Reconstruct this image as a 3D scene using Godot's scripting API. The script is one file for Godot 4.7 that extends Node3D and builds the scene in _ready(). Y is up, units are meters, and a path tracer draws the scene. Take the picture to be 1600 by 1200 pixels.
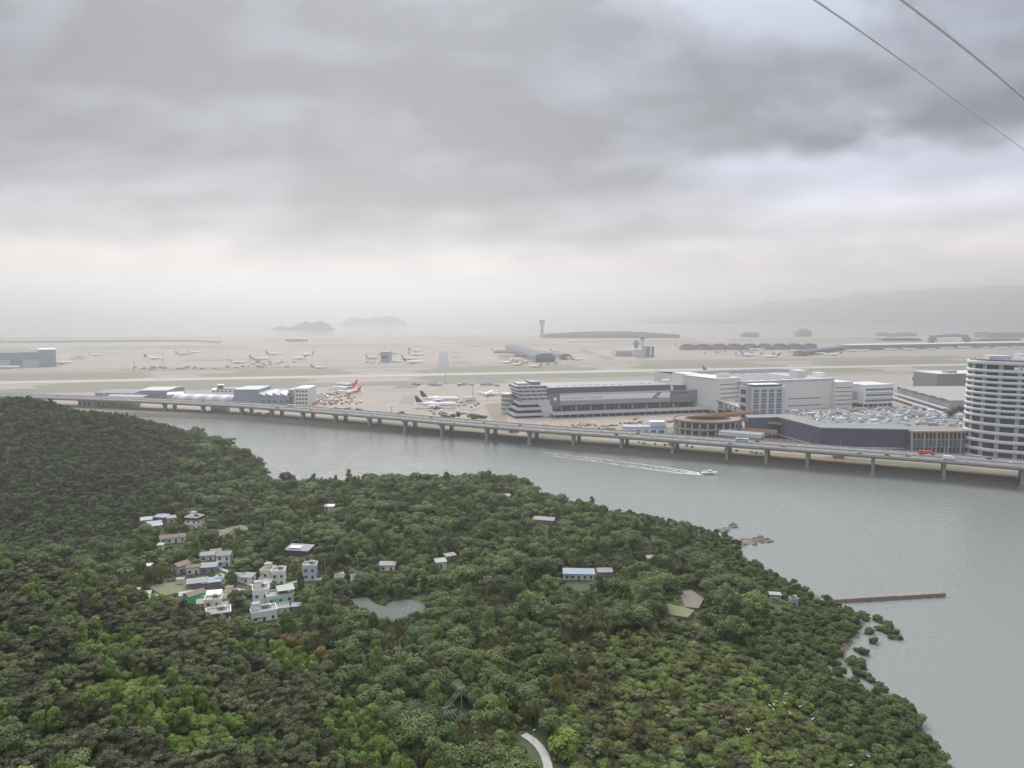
extends Node3D
# A view from a cable car: wooded shore with a hamlet, a channel crossed by a long viaduct, an airport island, hazy sea and hills.
# Metres, y up. The camera hangs 139 m above the sea and looks along -z.

const EYE := Vector3(0, 139, 0)
const PLATFORM := 5.0            # height of the reclaimed airport island above the sea
const EXPOSURE := 2.85
const RUN := 0.227               # bearing of the runways against the x axis (13 degrees)

var rng := RandomNumberGenerator.new()
var M := {}
var used := {}
var coast := PackedVector2Array()
var keep_clear: Array = []       # [x, z, radius]: places where no tree stands
var clear_cells := {}
var n_soft := FastNoiseLite.new()
var n_patch := FastNoiseLite.new()

# ---------------------------------------------------------------- mesh helper
class MB:
	var v := PackedVector3Array()
	var n := PackedVector3Array()
	var c := PackedColorArray()
	var uv := PackedVector2Array()
	func tri(a: Vector3, b: Vector3, d: Vector3) -> void:      # counter-clockwise seen from outside
		var nn := (b - a).cross(d - a).normalized()
		v.append(a); v.append(d); v.append(b)
		n.append(nn); n.append(nn); n.append(nn)
	func trin(a: Vector3, b: Vector3, d: Vector3, na: Vector3, nb: Vector3, nd: Vector3) -> void:
		v.append(a); v.append(d); v.append(b)
		n.append(na); n.append(nd); n.append(nb)
	func quad(a: Vector3, b: Vector3, d: Vector3, e: Vector3) -> void:
		tri(a, b, d); tri(a, d, e)
	func obox(t: Transform3D, s: Vector3) -> void:
		var h := s * 0.5
		var p: Array[Vector3] = []
		for i in 8:
			p.append(t * Vector3(h.x if i & 1 else -h.x, h.y if i & 2 else -h.y, h.z if i & 4 else -h.z))
		quad(p[4], p[5], p[7], p[6]); quad(p[1], p[0], p[2], p[3]); quad(p[5], p[1], p[3], p[7])
		quad(p[0], p[4], p[6], p[2]); quad(p[6], p[7], p[3], p[2]); quad(p[0], p[1], p[5], p[4])
	func box(at: Vector3, s: Vector3, yaw := 0.0) -> void:
		obox(Transform3D(Basis(Vector3.UP, yaw), at), s)
	func bar(a: Vector3, b: Vector3, w: float, h: float) -> void:   # a beam from a to b
		var f := b - a
		var side := f.cross(Vector3.UP).normalized()
		if side.length() < 0.5: side = Vector3.RIGHT
		var up := side.cross(f).normalized()
		obox(Transform3D(Basis(f.normalized(), up, side), (a + b) * 0.5), Vector3(f.length(), h, w))
	func rings(r: Array, closed := true, caps := true) -> void:   # r: arrays of equally many points, joined smoothly
		var k: int = r[0].size()
		var last: int = k if closed else k - 1
		var nor: Array = []
		for i in r.size():
			var row := PackedVector3Array()
			for j in k:
				var jp: int = (j + 1) % k if closed else mini(j + 1, k - 1)
				var jm: int = (j + k - 1) % k if closed else maxi(j - 1, 0)
				var a: Vector3 = r[i][jp] - r[i][jm]
				var b: Vector3 = r[mini(i + 1, r.size() - 1)][j] - r[maxi(i - 1, 0)][j]
				row.append(a.cross(b).normalized())
			nor.append(row)
		for i in r.size() - 1:
			for j in last:
				var q: int = (j + 1) % k
				trin(r[i][j], r[i][q], r[i + 1][q], nor[i][j], nor[i][q], nor[i + 1][q])
				trin(r[i][j], r[i + 1][q], r[i + 1][j], nor[i][j], nor[i + 1][q], nor[i + 1][j])
		if caps and closed:
			for e in [0, r.size() - 1]:
				var mid := Vector3.ZERO
				for p in r[e]: mid += p
				mid /= k
				for j in k:
					if e == 0: tri(mid, r[e][(j + 1) % k], r[e][j])
					else: tri(mid, r[e][j], r[e][(j + 1) % k])
	func tube(a: Vector3, b: Vector3, ra: float, rb: float, k := 8) -> void:
		var f := (b - a).normalized()
		var s := f.cross(Vector3.UP if absf(f.y) < 0.9 else Vector3.RIGHT).normalized()
		var u := s.cross(f)
		var r0 := PackedVector3Array(); var r1 := PackedVector3Array()
		for j in k:
			var w := TAU * j / k
			var o := s * cos(w) + u * sin(w)
			r0.append(a + o * ra); r1.append(b + o * rb)
		rings([r0, r1])
	func prism(pts: PackedVector2Array, y0: float, y1: float, bottom := false) -> void:   # pts are (x, z)
		var p := pts
		if Geometry2D.is_polygon_clockwise(p):
			p = PackedVector2Array(Array(pts)); p.reverse()
		var ix := Geometry2D.triangulate_polygon(p)
		for i in range(0, ix.size(), 3):
			var a := p[ix[i]]; var b := p[ix[i + 1]]; var d := p[ix[i + 2]]
			if (b - a).cross(d - a) > 0: var q := b; b = d; d = q
			tri(Vector3(a.x, y1, a.y), Vector3(b.x, y1, b.y), Vector3(d.x, y1, d.y))
			if bottom: tri(Vector3(a.x, y0, a.y), Vector3(d.x, y0, d.y), Vector3(b.x, y0, b.y))
		if y1 == y0: return
		for i in p.size():
			var a := p[i]; var b := p[(i + 1) % p.size()]
			quad(Vector3(b.x, y0, b.y), Vector3(a.x, y0, a.y), Vector3(a.x, y1, a.y), Vector3(b.x, y1, b.y))
	func strip(l: Array, r: Array) -> void:    # a ribbon between two lines of points, seen from above
		for i in l.size() - 1:
			quad(l[i], r[i], r[i + 1], l[i + 1])
	func mesh() -> ArrayMesh:
		var a := []
		a.resize(Mesh.ARRAY_MAX)
		a[Mesh.ARRAY_VERTEX] = v
		a[Mesh.ARRAY_NORMAL] = n
		if c.size() == v.size(): a[Mesh.ARRAY_COLOR] = c
		if uv.size() == v.size(): a[Mesh.ARRAY_TEX_UV] = uv
		var m := ArrayMesh.new()
		m.add_surface_from_arrays(Mesh.PRIMITIVE_TRIANGLES, a)
		return m

# ---------------------------------------------------------------- node helpers
func numbered(called: String) -> String:
	var k: int = used.get(called, 0)
	used[called] = k + 1
	return called if k == 0 else "%s_%03d" % [called, k]

func tag(o: Node, label := "", category := "", group := "", kind := "") -> Node:
	if label: o.set_meta("label", label)
	if category: o.set_meta("category", category)
	if group: o.set_meta("group", group)
	if kind: o.set_meta("kind", kind)
	return o

func show_mesh(called: String, m: Mesh, mat: Material, parent: Node = self) -> MeshInstance3D:
	var o := MeshInstance3D.new()
	o.mesh = m
	o.material_override = mat
	o.name = numbered(called) if parent == self else called
	parent.add_child(o, true)
	return o

func obj(called: String, b: MB, mat: Material, parent: Node = self) -> MeshInstance3D:
	return show_mesh(called, b.mesh(), mat, parent)

func ground_piece(called: String, b: MB, mat: Material, parent: Node = self) -> MeshInstance3D:
	var o := obj(called, b, mat, parent)
	if parent == self: o.set_meta("kind", "structure")
	return o

func thing(called: String, at: Vector3, yaw: float, label: String, category: String, group := "") -> Node3D:
	var o := Node3D.new()
	o.name = numbered(called)
	add_child(o)
	o.position = at
	o.rotation.y = yaw
	tag(o, label, category, group)
	return o

func copy(src: Node3D, at: Vector3, yaw: float, label := "", called := "") -> Node3D:
	var o: Node3D = src.duplicate()
	o.name = numbered(called if called else String(src.get_meta("kind_name")))
	add_child(o)
	o.position = at
	o.rotation.y = yaw
	if label: o.set_meta("label", label)
	return o

func boxpart(called: String, at: Vector3, s: Vector3, mat: Material, parent: Node, yaw := 0.0) -> MeshInstance3D:
	var b := MB.new()
	b.box(at, s, yaw)
	return obj(called, b, mat, parent)

# ---------------------------------------------------------------- materials
func lin(r: float, g: float, b: float) -> Color:
	return Color(r, g, b).linear_to_srgb()

func mat(r: float, g: float, b: float, rough := 0.8, metal := 0.0) -> StandardMaterial3D:
	var m := StandardMaterial3D.new()
	m.albedo_color = lin(r, g, b)
	m.roughness = rough
	m.metallic = metal
	return m

func noise_tex(freq: float, size: int, octaves: int, ramp: Array, seed_ := 3, normal := false, bump := 4.0) -> NoiseTexture2D:
	var f := FastNoiseLite.new()
	f.seed = seed_
	f.noise_type = FastNoiseLite.TYPE_SIMPLEX_SMOOTH
	f.frequency = freq
	f.fractal_octaves = octaves
	var t := NoiseTexture2D.new()
	t.width = size
	t.height = size
	t.seamless = true
	t.noise = f
	if normal:
		t.as_normal_map = true
		t.bump_strength = bump
	elif ramp.size():
		var gr := Gradient.new()
		gr.offsets = PackedFloat32Array(range(ramp.size()).map(func(i): return float(i) / (ramp.size() - 1)))
		gr.colors = PackedColorArray(ramp)
		t.color_ramp = gr
	return t

func weathered(r: float, g: float, b: float, rough: float, metres: float, spread := 0.18, seed_ := 5) -> StandardMaterial3D:
	# a base colour with uneven patches and grain, laid in world space
	var m := mat(1, 1, 1, rough)
	var lo := lin(r * (1 - spread), g * (1 - spread), b * (1 - spread))
	var hi := lin(r * (1 + spread), g * (1 + spread), b * (1 + spread))
	m.albedo_texture = noise_tex(0.012, 512, 6, [lo, lo.lerp(hi, 0.45), lo.lerp(hi, 0.55), hi], seed_)
	m.uv1_triplanar = true
	m.uv1_world_triplanar = true
	m.uv1_scale = Vector3.ONE / metres
	return m

func make_materials() -> void:
	M.white = mat(0.8, 0.8, 0.79, 0.6)
	M.offwhite = weathered(0.68, 0.67, 0.64, 0.8, 9.0, 0.12)
	M.plaster = weathered(0.76, 0.75, 0.72, 0.9, 5.0, 0.14, 61)
	M.roofdeck = weathered(0.3, 0.3, 0.29, 0.9, 4.0, 0.25, 62)
	M.bandwhite = weathered(0.64, 0.65, 0.66, 0.6, 12.0, 0.08, 64)
	M.court = weathered(0.09, 0.1, 0.09, 0.9, 8.0, 0.3, 65)
	M.truckwhite = mat(0.52, 0.52, 0.52, 0.6)
	M.cream = mat(0.68, 0.64, 0.54, 0.8)
	M.palegrey = mat(0.54, 0.55, 0.57, 0.6)
	M.grey = mat(0.34, 0.35, 0.38, 0.6)
	M.midgrey = mat(0.2, 0.205, 0.22, 0.6)
	M.darkgrey = mat(0.09, 0.093, 0.105, 0.6)
	M.bluegrey = mat(0.25, 0.29, 0.36, 0.55)
	M.paleblue = mat(0.5, 0.55, 0.64, 0.6)
	M.black = mat(0.025, 0.025, 0.03, 0.5)
	M.darkroof = mat(0.12, 0.125, 0.15, 0.95)
	M.shedroof = weathered(0.29, 0.28, 0.275, 0.9, 40.0, 0.15, 63)
	M.glass = mat(0.035, 0.045, 0.06, 0.08)
	M.blueglass = mat(0.07, 0.13, 0.17, 0.08)
	M.concrete = weathered(0.34, 0.335, 0.325, 0.85, 14.0, 0.2)
	M.darkconcrete = weathered(0.2, 0.2, 0.2, 0.85, 14.0, 0.22)
	M.asphalt = weathered(0.15, 0.148, 0.15, 0.9, 18.0, 0.2, 11)
	M.orange = mat(0.38, 0.23, 0.14, 0.7)
	M.red = mat(0.5, 0.07, 0.04, 0.5)
	M.tailred = mat(0.62, 0.1, 0.05, 0.45)
	M.navy = mat(0.03, 0.035, 0.08, 0.4)
	M.green = mat(0.05, 0.3, 0.16, 0.5)
	M.palegreen = mat(0.42, 0.56, 0.47, 0.7)
	M.brightgreen = mat(0.06, 0.5, 0.2, 0.6)
	M.maroon = mat(0.16, 0.035, 0.045, 0.7)
	M.brick = mat(0.3, 0.17, 0.11, 0.85)
	M.tin = weathered(0.22, 0.225, 0.235, 0.75, 6.0, 0.25)
	M.oldtin = weathered(0.2, 0.19, 0.19, 0.7, 5.0, 0.3)
	M.rooftile = weathered(0.2, 0.15, 0.12, 0.85, 4.0, 0.3)
	M.bluetin = weathered(0.21, 0.26, 0.33, 0.7, 7.0, 0.2)
	M.tarp = weathered(0.33, 0.33, 0.325, 0.8, 6.0, 0.22)
	M.yellow = mat(0.6, 0.35, 0.03, 0.5)
	M.wood = mat(0.12, 0.09, 0.065, 0.9)
	M.netting = weathered(0.085, 0.09, 0.15, 0.9, 12.0, 0.18)
	M.bark = weathered(0.11, 0.09, 0.07, 0.95, 2.0, 0.3)
	M.rock = weathered(0.17, 0.145, 0.125, 0.95, 5.0, 0.4)
	M.sand = weathered(0.17, 0.14, 0.11, 0.95, 9.0, 0.22)
	M.marking = mat(0.7, 0.7, 0.68, 0.8)

# ---------------------------------------------------------------- the build
func _ready() -> void:
	rng.seed = 20240411
	set_camera()
	set_sky()
	make_materials()
	n_soft.seed = 4; n_soft.frequency = 0.011; n_soft.fractal_octaves = 3
	n_patch.seed = 9; n_patch.frequency = 0.02; n_patch.fractal_octaves = 2
	build_sea()
	build_land()
	build_island()
	build_hills()
	build_viaduct()
	build_near_airport()
	build_far_airport()
	build_aircraft()
	build_vehicles()
	build_village()
	build_shore_things()
	build_forest()
	build_cables()

func set_camera() -> void:
	var cam := Camera3D.new()
	cam.name = "camera"
	cam.fov = 55.44
	cam.near = 0.5
	cam.far = 120000.0
	add_child(cam)
	cam.position = EYE
	cam.rotation.x = -atan(110.0 / 1142.0)
	cam.current = true

func set_sky() -> void:
	var env := Environment.new()
	env.background_mode = Environment.BG_SKY
	env.tonemap_mode = Environment.TONE_MAPPER_LINEAR
	env.tonemap_exposure = EXPOSURE
	env.sdfgi_enabled = true
	env.ssao_enabled = true
	env.ssil_enabled = true
	env.volumetric_fog_enabled = true
	env.volumetric_fog_density = 0.000185
	env.volumetric_fog_albedo = Color(0.995, 0.997, 1.0)
	env.volumetric_fog_anisotropy = 0.6
	var sky := Sky.new()
	var pm := PanoramaSkyMaterial.new()
	pm.panorama = ImageTexture.create_from_image(cloudy_sky())
	sky.sky_material = pm
	env.sky = sky
	var we := WorldEnvironment.new()
	we.name = "world"
	we.environment = env
	add_child(we)
	# the sun behind the overcast: high over the sea ahead, slightly to one side, very soft
	var sun := DirectionalLight3D.new()
	sun.name = "sun"
	sun.light_energy = 0.5
	sun.light_angular_distance = 40.0
	sun.light_color = Color(1.0, 0.985, 0.96)
	sun.shadow_enabled = true
	add_child(sun)
	sun.rotation = Vector3(deg_to_rad(-44), deg_to_rad(180 + 14), 0)

func cloudy_sky() -> Image:
	# overcast: pale and warm near the horizon, a grey deck above it, brighter towards the zenith as an overcast sky is
	var w := 1536
	var h := 768
	var big := FastNoiseLite.new()
	big.seed = 12; big.frequency = 0.55; big.fractal_octaves = 4; big.fractal_gain = 0.5
	big.domain_warp_enabled = true; big.domain_warp_amplitude = 0.9; big.domain_warp_frequency = 0.5
	var fine := FastNoiseLite.new()
	fine.seed = 31; fine.frequency = 1.6; fine.fractal_octaves = 4
	# elevation in degrees -> colour (linear, as displayed)
	var stops := [0.0, 2.0, 4.0, 6.0, 9.0, 13.0, 17.0, 22.0, 28.0, 40.0, 60.0, 90.0]
	var cols: Array[Color] = []
	for c in [[252, 243, 232], [246, 235, 226], [216, 207, 203], [154, 152, 158], [127, 130, 143], [121, 127, 143], [127, 134, 150], [148, 156, 172], [184, 191, 204], [236, 241, 249], [246, 249, 254], [248, 251, 255]]:
		cols.append(Color8(c[0], c[1], c[2]).srgb_to_linear())
	var data := PackedFloat32Array()
	data.resize(w * h * 3)
	for y in h:
		var el := 90.0 - 180.0 * (y + 0.5) / h
		var e := maxf(el, 0.0)
		var k := 0
		while k < stops.size() - 2 and e > stops[k + 1]: k += 1
		var f := clampf((e - stops[k]) / (stops[k + 1] - stops[k]), 0, 1)
		var base := cols[k].lerp(cols[k + 1], f)
		if el > 22: base = base * (1.0 + 0.45 * smoothstep(25.0, 70.0, el))
		var se := sin(deg_to_rad(e))
		var ce := cos(deg_to_rad(e))
		var strength := 0.2 + 0.54 * smoothstep(1.5, 8.0, e) - 0.2 * smoothstep(25.0, 60.0, e)
		for x in w:
			var o := (y * w + x) * 3
			if el < -1.0:
				data[o] = base.r * 0.2; data[o + 1] = base.g * 0.2; data[o + 2] = base.b * 0.2
				continue
			var az := wrapf(((x + 0.5) / w) * TAU, -PI, PI)
			var s := 1.0 / (se + 0.3)
			var px := sin(az) * ce * s
			var pz := -cos(az) * ce * s
			var q := big.get_noise_2d(px * 1.1 + 3.1, pz * 1.5) + 0.85 * fine.get_noise_2d(px * 1.7, pz * 2.4)
			# cloud lumps: dark bases with lighter rims
			var d := strength * clampf(q * 1.25 - 0.08, -0.55, 0.7)
			# the deck breaks up towards the north-east: a lighter belt under a ragged edge
			var azd := rad_to_deg(az)
			var edge := 10.0 + 0.05 * clampf(azd, -40.0, 60.0) + 2.0 * q
			var open := smoothstep(6.0, 24.0, azd) * (1.0 - smoothstep(70.0, 110.0, azd)) * (1.0 - smoothstep(edge - 0.7, edge + 1.8, e)) * smoothstep(3.0, 8.0, e)
			d += 2.1 * open
			# lighter on the right; brightness added behind the camera to light the facing walls
			var t := (1.0 + d) * (1.0 + 0.3 * clampf(azd / 35.0, -0.6, 1.0) * smoothstep(10.0, 20.0, e) * (1.0 - smoothstep(40.0, 90.0, absf(azd)))) * (1.0 + 0.3 * smoothstep(60.0, 150.0, absf(azd)) * smoothstep(4.0, 14.0, e) * (1.0 - smoothstep(60.0, 88.0, e)))
			var cool := clampf(0.5 - d, 0.0, 1.0) * 0.02 * smoothstep(5.0, 12.0, e)
			data[o] = base.r * t * (1.0 - cool) / EXPOSURE
			data[o + 1] = base.g * t / EXPOSURE
			data[o + 2] = base.b * t * (1.0 + cool) / EXPOSURE
	return Image.create_from_data(w, h, false, Image.FORMAT_RGBF, data.to_byte_array())

# ---------------------------------------------------------------- sea and land
func build_sea() -> void:
	var m := mat(0.195, 0.21, 0.2, 0.16)
	m.metallic_specular = 0.5
	m.uv1_triplanar = true
	m.uv1_world_triplanar = true
	m.uv1_scale = Vector3.ONE / 380.0
	m.normal_enabled = true
	m.normal_texture = noise_tex(0.045, 2048, 4, [], 21, true, 6.0)
	m.normal_scale = 0.24
	m.roughness_texture = noise_tex(0.006, 512, 4, [Color(0.5, 0.5, 0.5), Color(0.62, 0.62, 0.62), Color(0.9, 0.9, 0.9), Color(1, 1, 1)], 8)
	m.roughness = 0.15
	M.water = m
	var b := MB.new()
	b.quad(Vector3(-30000, 0, 3000), Vector3(30000, 0, 3000), Vector3(30000, 0, -34000), Vector3(-30000, 0, -34000))
	ground_piece("sea", b, m)

const RIDGE := [[-231, -622, 1], [-262, -622, 6], [-290, -615, 18], [-318, -605, 36], [-368, -600, 56], [-410, -580, 67], [-520, -540, 86], [-760, -480, 125]]

func height(x: float, z: float) -> float:
	var p := Vector2(x, z)
	var inside := Geometry2D.is_point_in_polygon(p, coast)
	var dist := 1e9
	for i in coast.size():
		var q := Geometry2D.get_closest_point_to_segment(p, coast[i], coast[(i + 1) % coast.size()])
		dist = minf(dist, p.distance_squared_to(q))
	dist = sqrt(dist)
	if not inside: return -minf(dist * 0.25, 6.0)
	var d := -z
	var h := 0.6 + 7.5 * smoothstep(0.0, 90.0, dist) + 2.2 * n_soft.get_noise_2d(x, z) * smoothstep(10.0, 60.0, dist)
	# the wooded hill that closes the view on one side
	var best := 0.0
	for i in RIDGE.size() - 1:
		var a := Vector2(RIDGE[i][0], RIDGE[i][1])
		var b := Vector2(RIDGE[i + 1][0], RIDGE[i + 1][1])
		var q := Geometry2D.get_closest_point_to_segment(p, a, b)
		var f := a.distance_to(q) / a.distance_to(b)
		var top := lerpf(RIDGE[i][2], RIDGE[i + 1][2], f)
		var off := p.distance_to(q)
		var reach := 60.0 + top * 2.4
		var k := clampf(1.0 - off / reach, 0, 1)
		best = maxf(best, top * k * (0.75 + 0.25 * k))
	best *= 1.0 + 0.12 * n_soft.get_noise_2d(x * 1.6 + 90, z * 1.6)
	# the nearer spur, falling from the hillside under the cable car
	var q2 := x + 0.7 * (d - 150.0)
	var spur := 0.0
	var sp := [[-400, 100.0], [-180, 64.0], [-105, 45.0], [-60, 32.0], [-40, 25.0], [-25, 17.0], [0, 10.0], [40, 4.0], [90, 0.0]]
	for i in sp.size() - 1:
		if q2 >= sp[i][0] and q2 < sp[i + 1][0]:
			spur = lerpf(sp[i][1], sp[i + 1][1], (q2 - sp[i][0]) / (sp[i + 1][0] - sp[i][0]))
	spur *= 1.0 - smoothstep(256.0, 312.0, d)
	spur *= 1.0 + 0.1 * n_soft.get_noise_2d(x * 2.0, z * 2.0 + 40)
	h = maxf(h, best) + 0.35 * minf(h, best)
	return maxf(h, spur) + 0.2 * minf(h, spur)

func build_land() -> void:
	coast = PackedVector2Array([
		Vector2(-231, -634), Vector2(-215, -622), Vector2(-206, -600), Vector2(-200, -582), Vector2(-150, -580), Vector2(-110, -592), Vector2(-80, -588), Vector2(-45, -596), Vector2(-15, -596), Vector2(4, -574), Vector2(20, -556), Vector2(34, -536), Vector2(46, -512), Vector2(74, -502),
		Vector2(100, -480), Vector2(118, -458), Vector2(134, -446), Vector2(138, -432), Vector2(132, -418), Vector2(134, -402), Vector2(139, -382), Vector2(146, -362), Vector2(152, -346), Vector2(157, -330), Vector2(158, -318), Vector2(147, -304), Vector2(139, -292),
		Vector2(129, -278), Vector2(127, -268), Vector2(134, -258), Vector2(139, -248), Vector2(138, -232), Vector2(135, -216), Vector2(133, -200), Vector2(126, -170), Vector2(110, -120), Vector2(60, -40), Vector2(-40, 40), Vector2(-300, 80), Vector2(-900, 60), Vector2(-1300, -300), Vector2(-1250, -560),
		Vector2(-900, -700), Vector2(-640, -760), Vector2(-480, -760), Vector2(-380, -740), Vector2(-300, -690)])
	var x0 := -760.0; var x1 := 190.0; var z0 := -770.0; var z1 := -60.0
	var step := 5.0
	var nx := int((x1 - x0) / step); var nz := int((z1 - z0) / step)
	var hs := PackedFloat32Array()
	hs.resize((nx + 1) * (nz + 1))
	for j in nz + 1:
		for i in nx + 1:
			hs[j * (nx + 1) + i] = height(x0 + i * step, z0 + j * step)
	var b := MB.new()
	for j in nz:
		for i in nx:
			var k := j * (nx + 1) + i
			if maxf(maxf(hs[k], hs[k + 1]), maxf(hs[k + nx + 1], hs[k + nx + 2])) < -2.5: continue
			var p00 := Vector3(x0 + i * step, hs[k], z0 + j * step)
			var p10 := Vector3(p00.x + step, hs[k + 1], p00.z)
			var p01 := Vector3(p00.x, hs[k + nx + 1], p00.z + step)
			var p11 := Vector3(p10.x, hs[k + nx + 2], p01.z)
			b.tri(p00, p01, p11); b.tri(p00, p11, p10)
	var m := weathered(0.055, 0.068, 0.028, 0.95, 9.0, 0.5, 17)
	ground_piece("hillside", b, m)

func at_airport(s: float, t: float, y: float) -> Vector3:
	# s along the runway, t away from the channel, measured from the middle of the near runway
	return Vector3(s * cos(RUN) - t * sin(RUN), y, -1650.0 - s * sin(RUN) - t * cos(RUN))

func sheet(called: String, pts: Array, lift: float, m: Material, parent: Node = self) -> MeshInstance3D:
	var b := MB.new()
	b.prism(PackedVector2Array(pts), PLATFORM + lift, PLATFORM + lift)
	return ground_piece(called, b, m, parent)

func field(called: String, s0: float, s1: float, t0: float, t1: float, lift: float, m: Material, cut := 0.0) -> void:
	var q: Array = []
	for c in [[s0, t0], [s1, t0], [s1, t1], [s0, t1]] if cut == 0.0 else [[s0 + cut, t0], [s1 - cut, t0], [s1, (t0 + t1) / 2], [s1 - cut, t1], [s0 + cut, t1], [s0, (t0 + t1) / 2]]:
		var p := at_airport(c[0], c[1], 0)
		q.append(Vector2(p.x, p.z))
	sheet(called, q, lift, m)

func build_island() -> void:
	M.apron = weathered(0.265, 0.222, 0.197, 0.9, 210.0, 0.16, 41)
	M.apron_pale = weathered(0.31, 0.263, 0.234, 0.9, 90.0, 0.14, 51)
	M.apron_dark = weathered(0.185, 0.16, 0.148, 0.9, 80.0, 0.16, 52)
	M.apron_warm = weathered(0.27, 0.217, 0.185, 0.9, 70.0, 0.15, 53)
	M.guide = mat(0.42, 0.34, 0.12, 0.8)
	M.drygrass = weathered(0.165, 0.15, 0.095, 0.95, 160.0, 0.22, 43)
	M.greengrass = weathered(0.145, 0.152, 0.088, 0.95, 120.0, 0.25, 44)
	M.taxiway = weathered(0.2, 0.18, 0.168, 0.9, 90.0, 0.14, 45)
	M.darktaxi = weathered(0.13, 0.13, 0.14, 0.9, 70.0, 0.14, 46)
	M.dirt = weathered(0.29, 0.23, 0.175, 0.95, 60.0, 0.22, 47)
	M.runway = weathered(0.32, 0.3, 0.285, 0.9, 60.0, 0.12, 48)
	M.verge = weathered(0.19, 0.17, 0.12, 0.95, 40.0, 0.3, 49)
	var shore := [Vector2(-1243.4, -1083.9), Vector2(-872.8, -1040.6), Vector2(-554.2, -987.9), Vector2(-359.6, -946.0), Vector2(-176.5, -866.9), Vector2(-32.1, -804.0), Vector2(65.3, -735.3), Vector2(153.2, -695.5), Vector2(234.7, -659.8), Vector2(313.1, -622.4), Vector2(409.2, -573.5), Vector2(508.6, -517.1)]
	var edge := PackedVector2Array(shore)
	# where the wall's sloping face reaches the platform: a little inland
	var top := PackedVector2Array()
	for i in edge.size():
		var a := edge[maxi(i - 1, 0)]; var c := edge[mini(i + 1, edge.size() - 1)]
		var nn := (c - a).normalized().orthogonal()
		if nn.y > 0: nn = -nn
		top.append(edge[i] + nn * 9.0)
	var ring := PackedVector2Array(top)
	for q in [[5200.0, 200.0], [5200.0, 1800.0], [3349.0, 2190.0], [1651.0, 2580.0], [648.0, 2810.0], [-866.0, 2900.0], [-2271.0, 3100.0], [-6500.0, 3600.0], [-6500.0, 2520.0], [-2006.0, 2450.0], [-1126.0, 2420.0], [-930.0, 2110.0], [-907.0, 1850.0], [-1313.0, 1715.0], [-1724.0, 1745.0], [-6500.0, 1800.0]]:
		var p := at_airport(q[0], q[1], 0)
		ring.append(Vector2(p.x, p.z))
	var b := MB.new()
	b.prism(ring, -3.0, PLATFORM)
	ground_piece("airport_island", b, M.apron)
	# the sea wall: armour stone laid in courses on a slope
	b = MB.new()
	var stones := rng
	for i in edge.size() - 1:
		var n := int(edge[i].distance_to(edge[i + 1]) / 9.0)
		for k in n:
			var f0 := float(k) / n; var f1 := float(k + 1) / n
			for c in 4:
				var g0 := c / 4.0; var g1 := (c + 1) / 4.0
				var a := edge[i].lerp(edge[i + 1], f0).lerp(top[i].lerp(top[i + 1], f0), g0)
				var d := edge[i].lerp(edge[i + 1], f1).lerp(top[i].lerp(top[i + 1], f1), g0)
				var e := edge[i].lerp(edge[i + 1], f1).lerp(top[i].lerp(top[i + 1], f1), g1)
				var g := edge[i].lerp(edge[i + 1], f0).lerp(top[i].lerp(top[i + 1], f0), g1)
				var y0 := -0.6 + 5.9 * g0 + stones.randf() * 0.35
				b.quad(Vector3(a.x, y0, a.y), Vector3(d.x, y0, d.y), Vector3(e.x, y0 + 1.35, e.y), Vector3(g.x, y0 + 1.35, g.y))
				b.quad(Vector3(a.x, y0 - 0.7, a.y), Vector3(d.x, y0 - 0.7, d.y), Vector3(d.x, y0, d.y), Vector3(a.x, y0, a.y))
	tag(obj("sea_wall", b, M.rock), "sloping brown stone sea wall along the channel below the viaduct", "sea wall")
	# a strip of verge and service road inside the wall
	var inner := PackedVector2Array()
	for i in top.size():
		var nn := (top[i] - edge[i]).normalized()
		inner.append(top[i] + nn * 34.0)
	var band: Array = Array(top)
	for i in range(inner.size() - 1, -1, -1): band.append(inner[i])
	sheet("verge", band, 0.05, M.verge)
	b = MB.new()
	var l: Array = []; var r: Array = []
	for i in top.size():
		var nn := (top[i] - edge[i]).normalized()
		var p := top[i] + nn * 16.0; var q := top[i] + nn * 8.5
		l.append(Vector3(p.x, PLATFORM + 0.1, p.y)); r.append(Vector3(q.x, PLATFORM + 0.1, q.y))
	b.strip(l, r)
	ground_piece("service_road", b, M.taxiway)
	# the airfield: runways, taxiways and the grass between them
	field("runway", -2600, 2400, -26, 26, 0.12, M.runway)
	field("taxiway", -2600, -60, -232, -152, 0.08, M.darktaxi)
	field("taxiway", -60, 2400, -232, -152, 0.08, M.taxiway)
	for g in [[-2600, -1000], [-940, -420], [-240, 330], [390, 900], [990, 1500], [1560, 2400]]:
		field("grass_strip", g[0], g[1], -146, -36, 0.1, M.greengrass if g[0] > 300 or g[0] == -240 else M.drygrass, 40)
	for g in [[-2600, -1320], [-1250, -760], [-690, -330], [-230, 250], [310, 760], [830, 1400], [1460, 2400]]:
		field("grass_strip", g[0], g[1], 42, 130, 0.1, M.drygrass if g[0] < 800 else M.greengrass, 40)
		field("grass_strip", g[0] + 60, g[1] - 30, 150, 212, 0.1, M.drygrass if g[0] < 300 else M.greengrass, 30)
	field("taxiway", -2600, 2400, 240, 268, 0.08, M.taxiway)
	field("taxiway", -2600, 2400, 330, 352, 0.08, M.taxiway)
	field("grass_strip", -900, -420, 280, 320, 0.1, M.drygrass, 20)
	field("grass_strip", 420, 1500, 280, 322, 0.1, M.drygrass, 20)
	field("runway", -2600, 2600, 1514, 1566, 0.12, M.runway)
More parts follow.
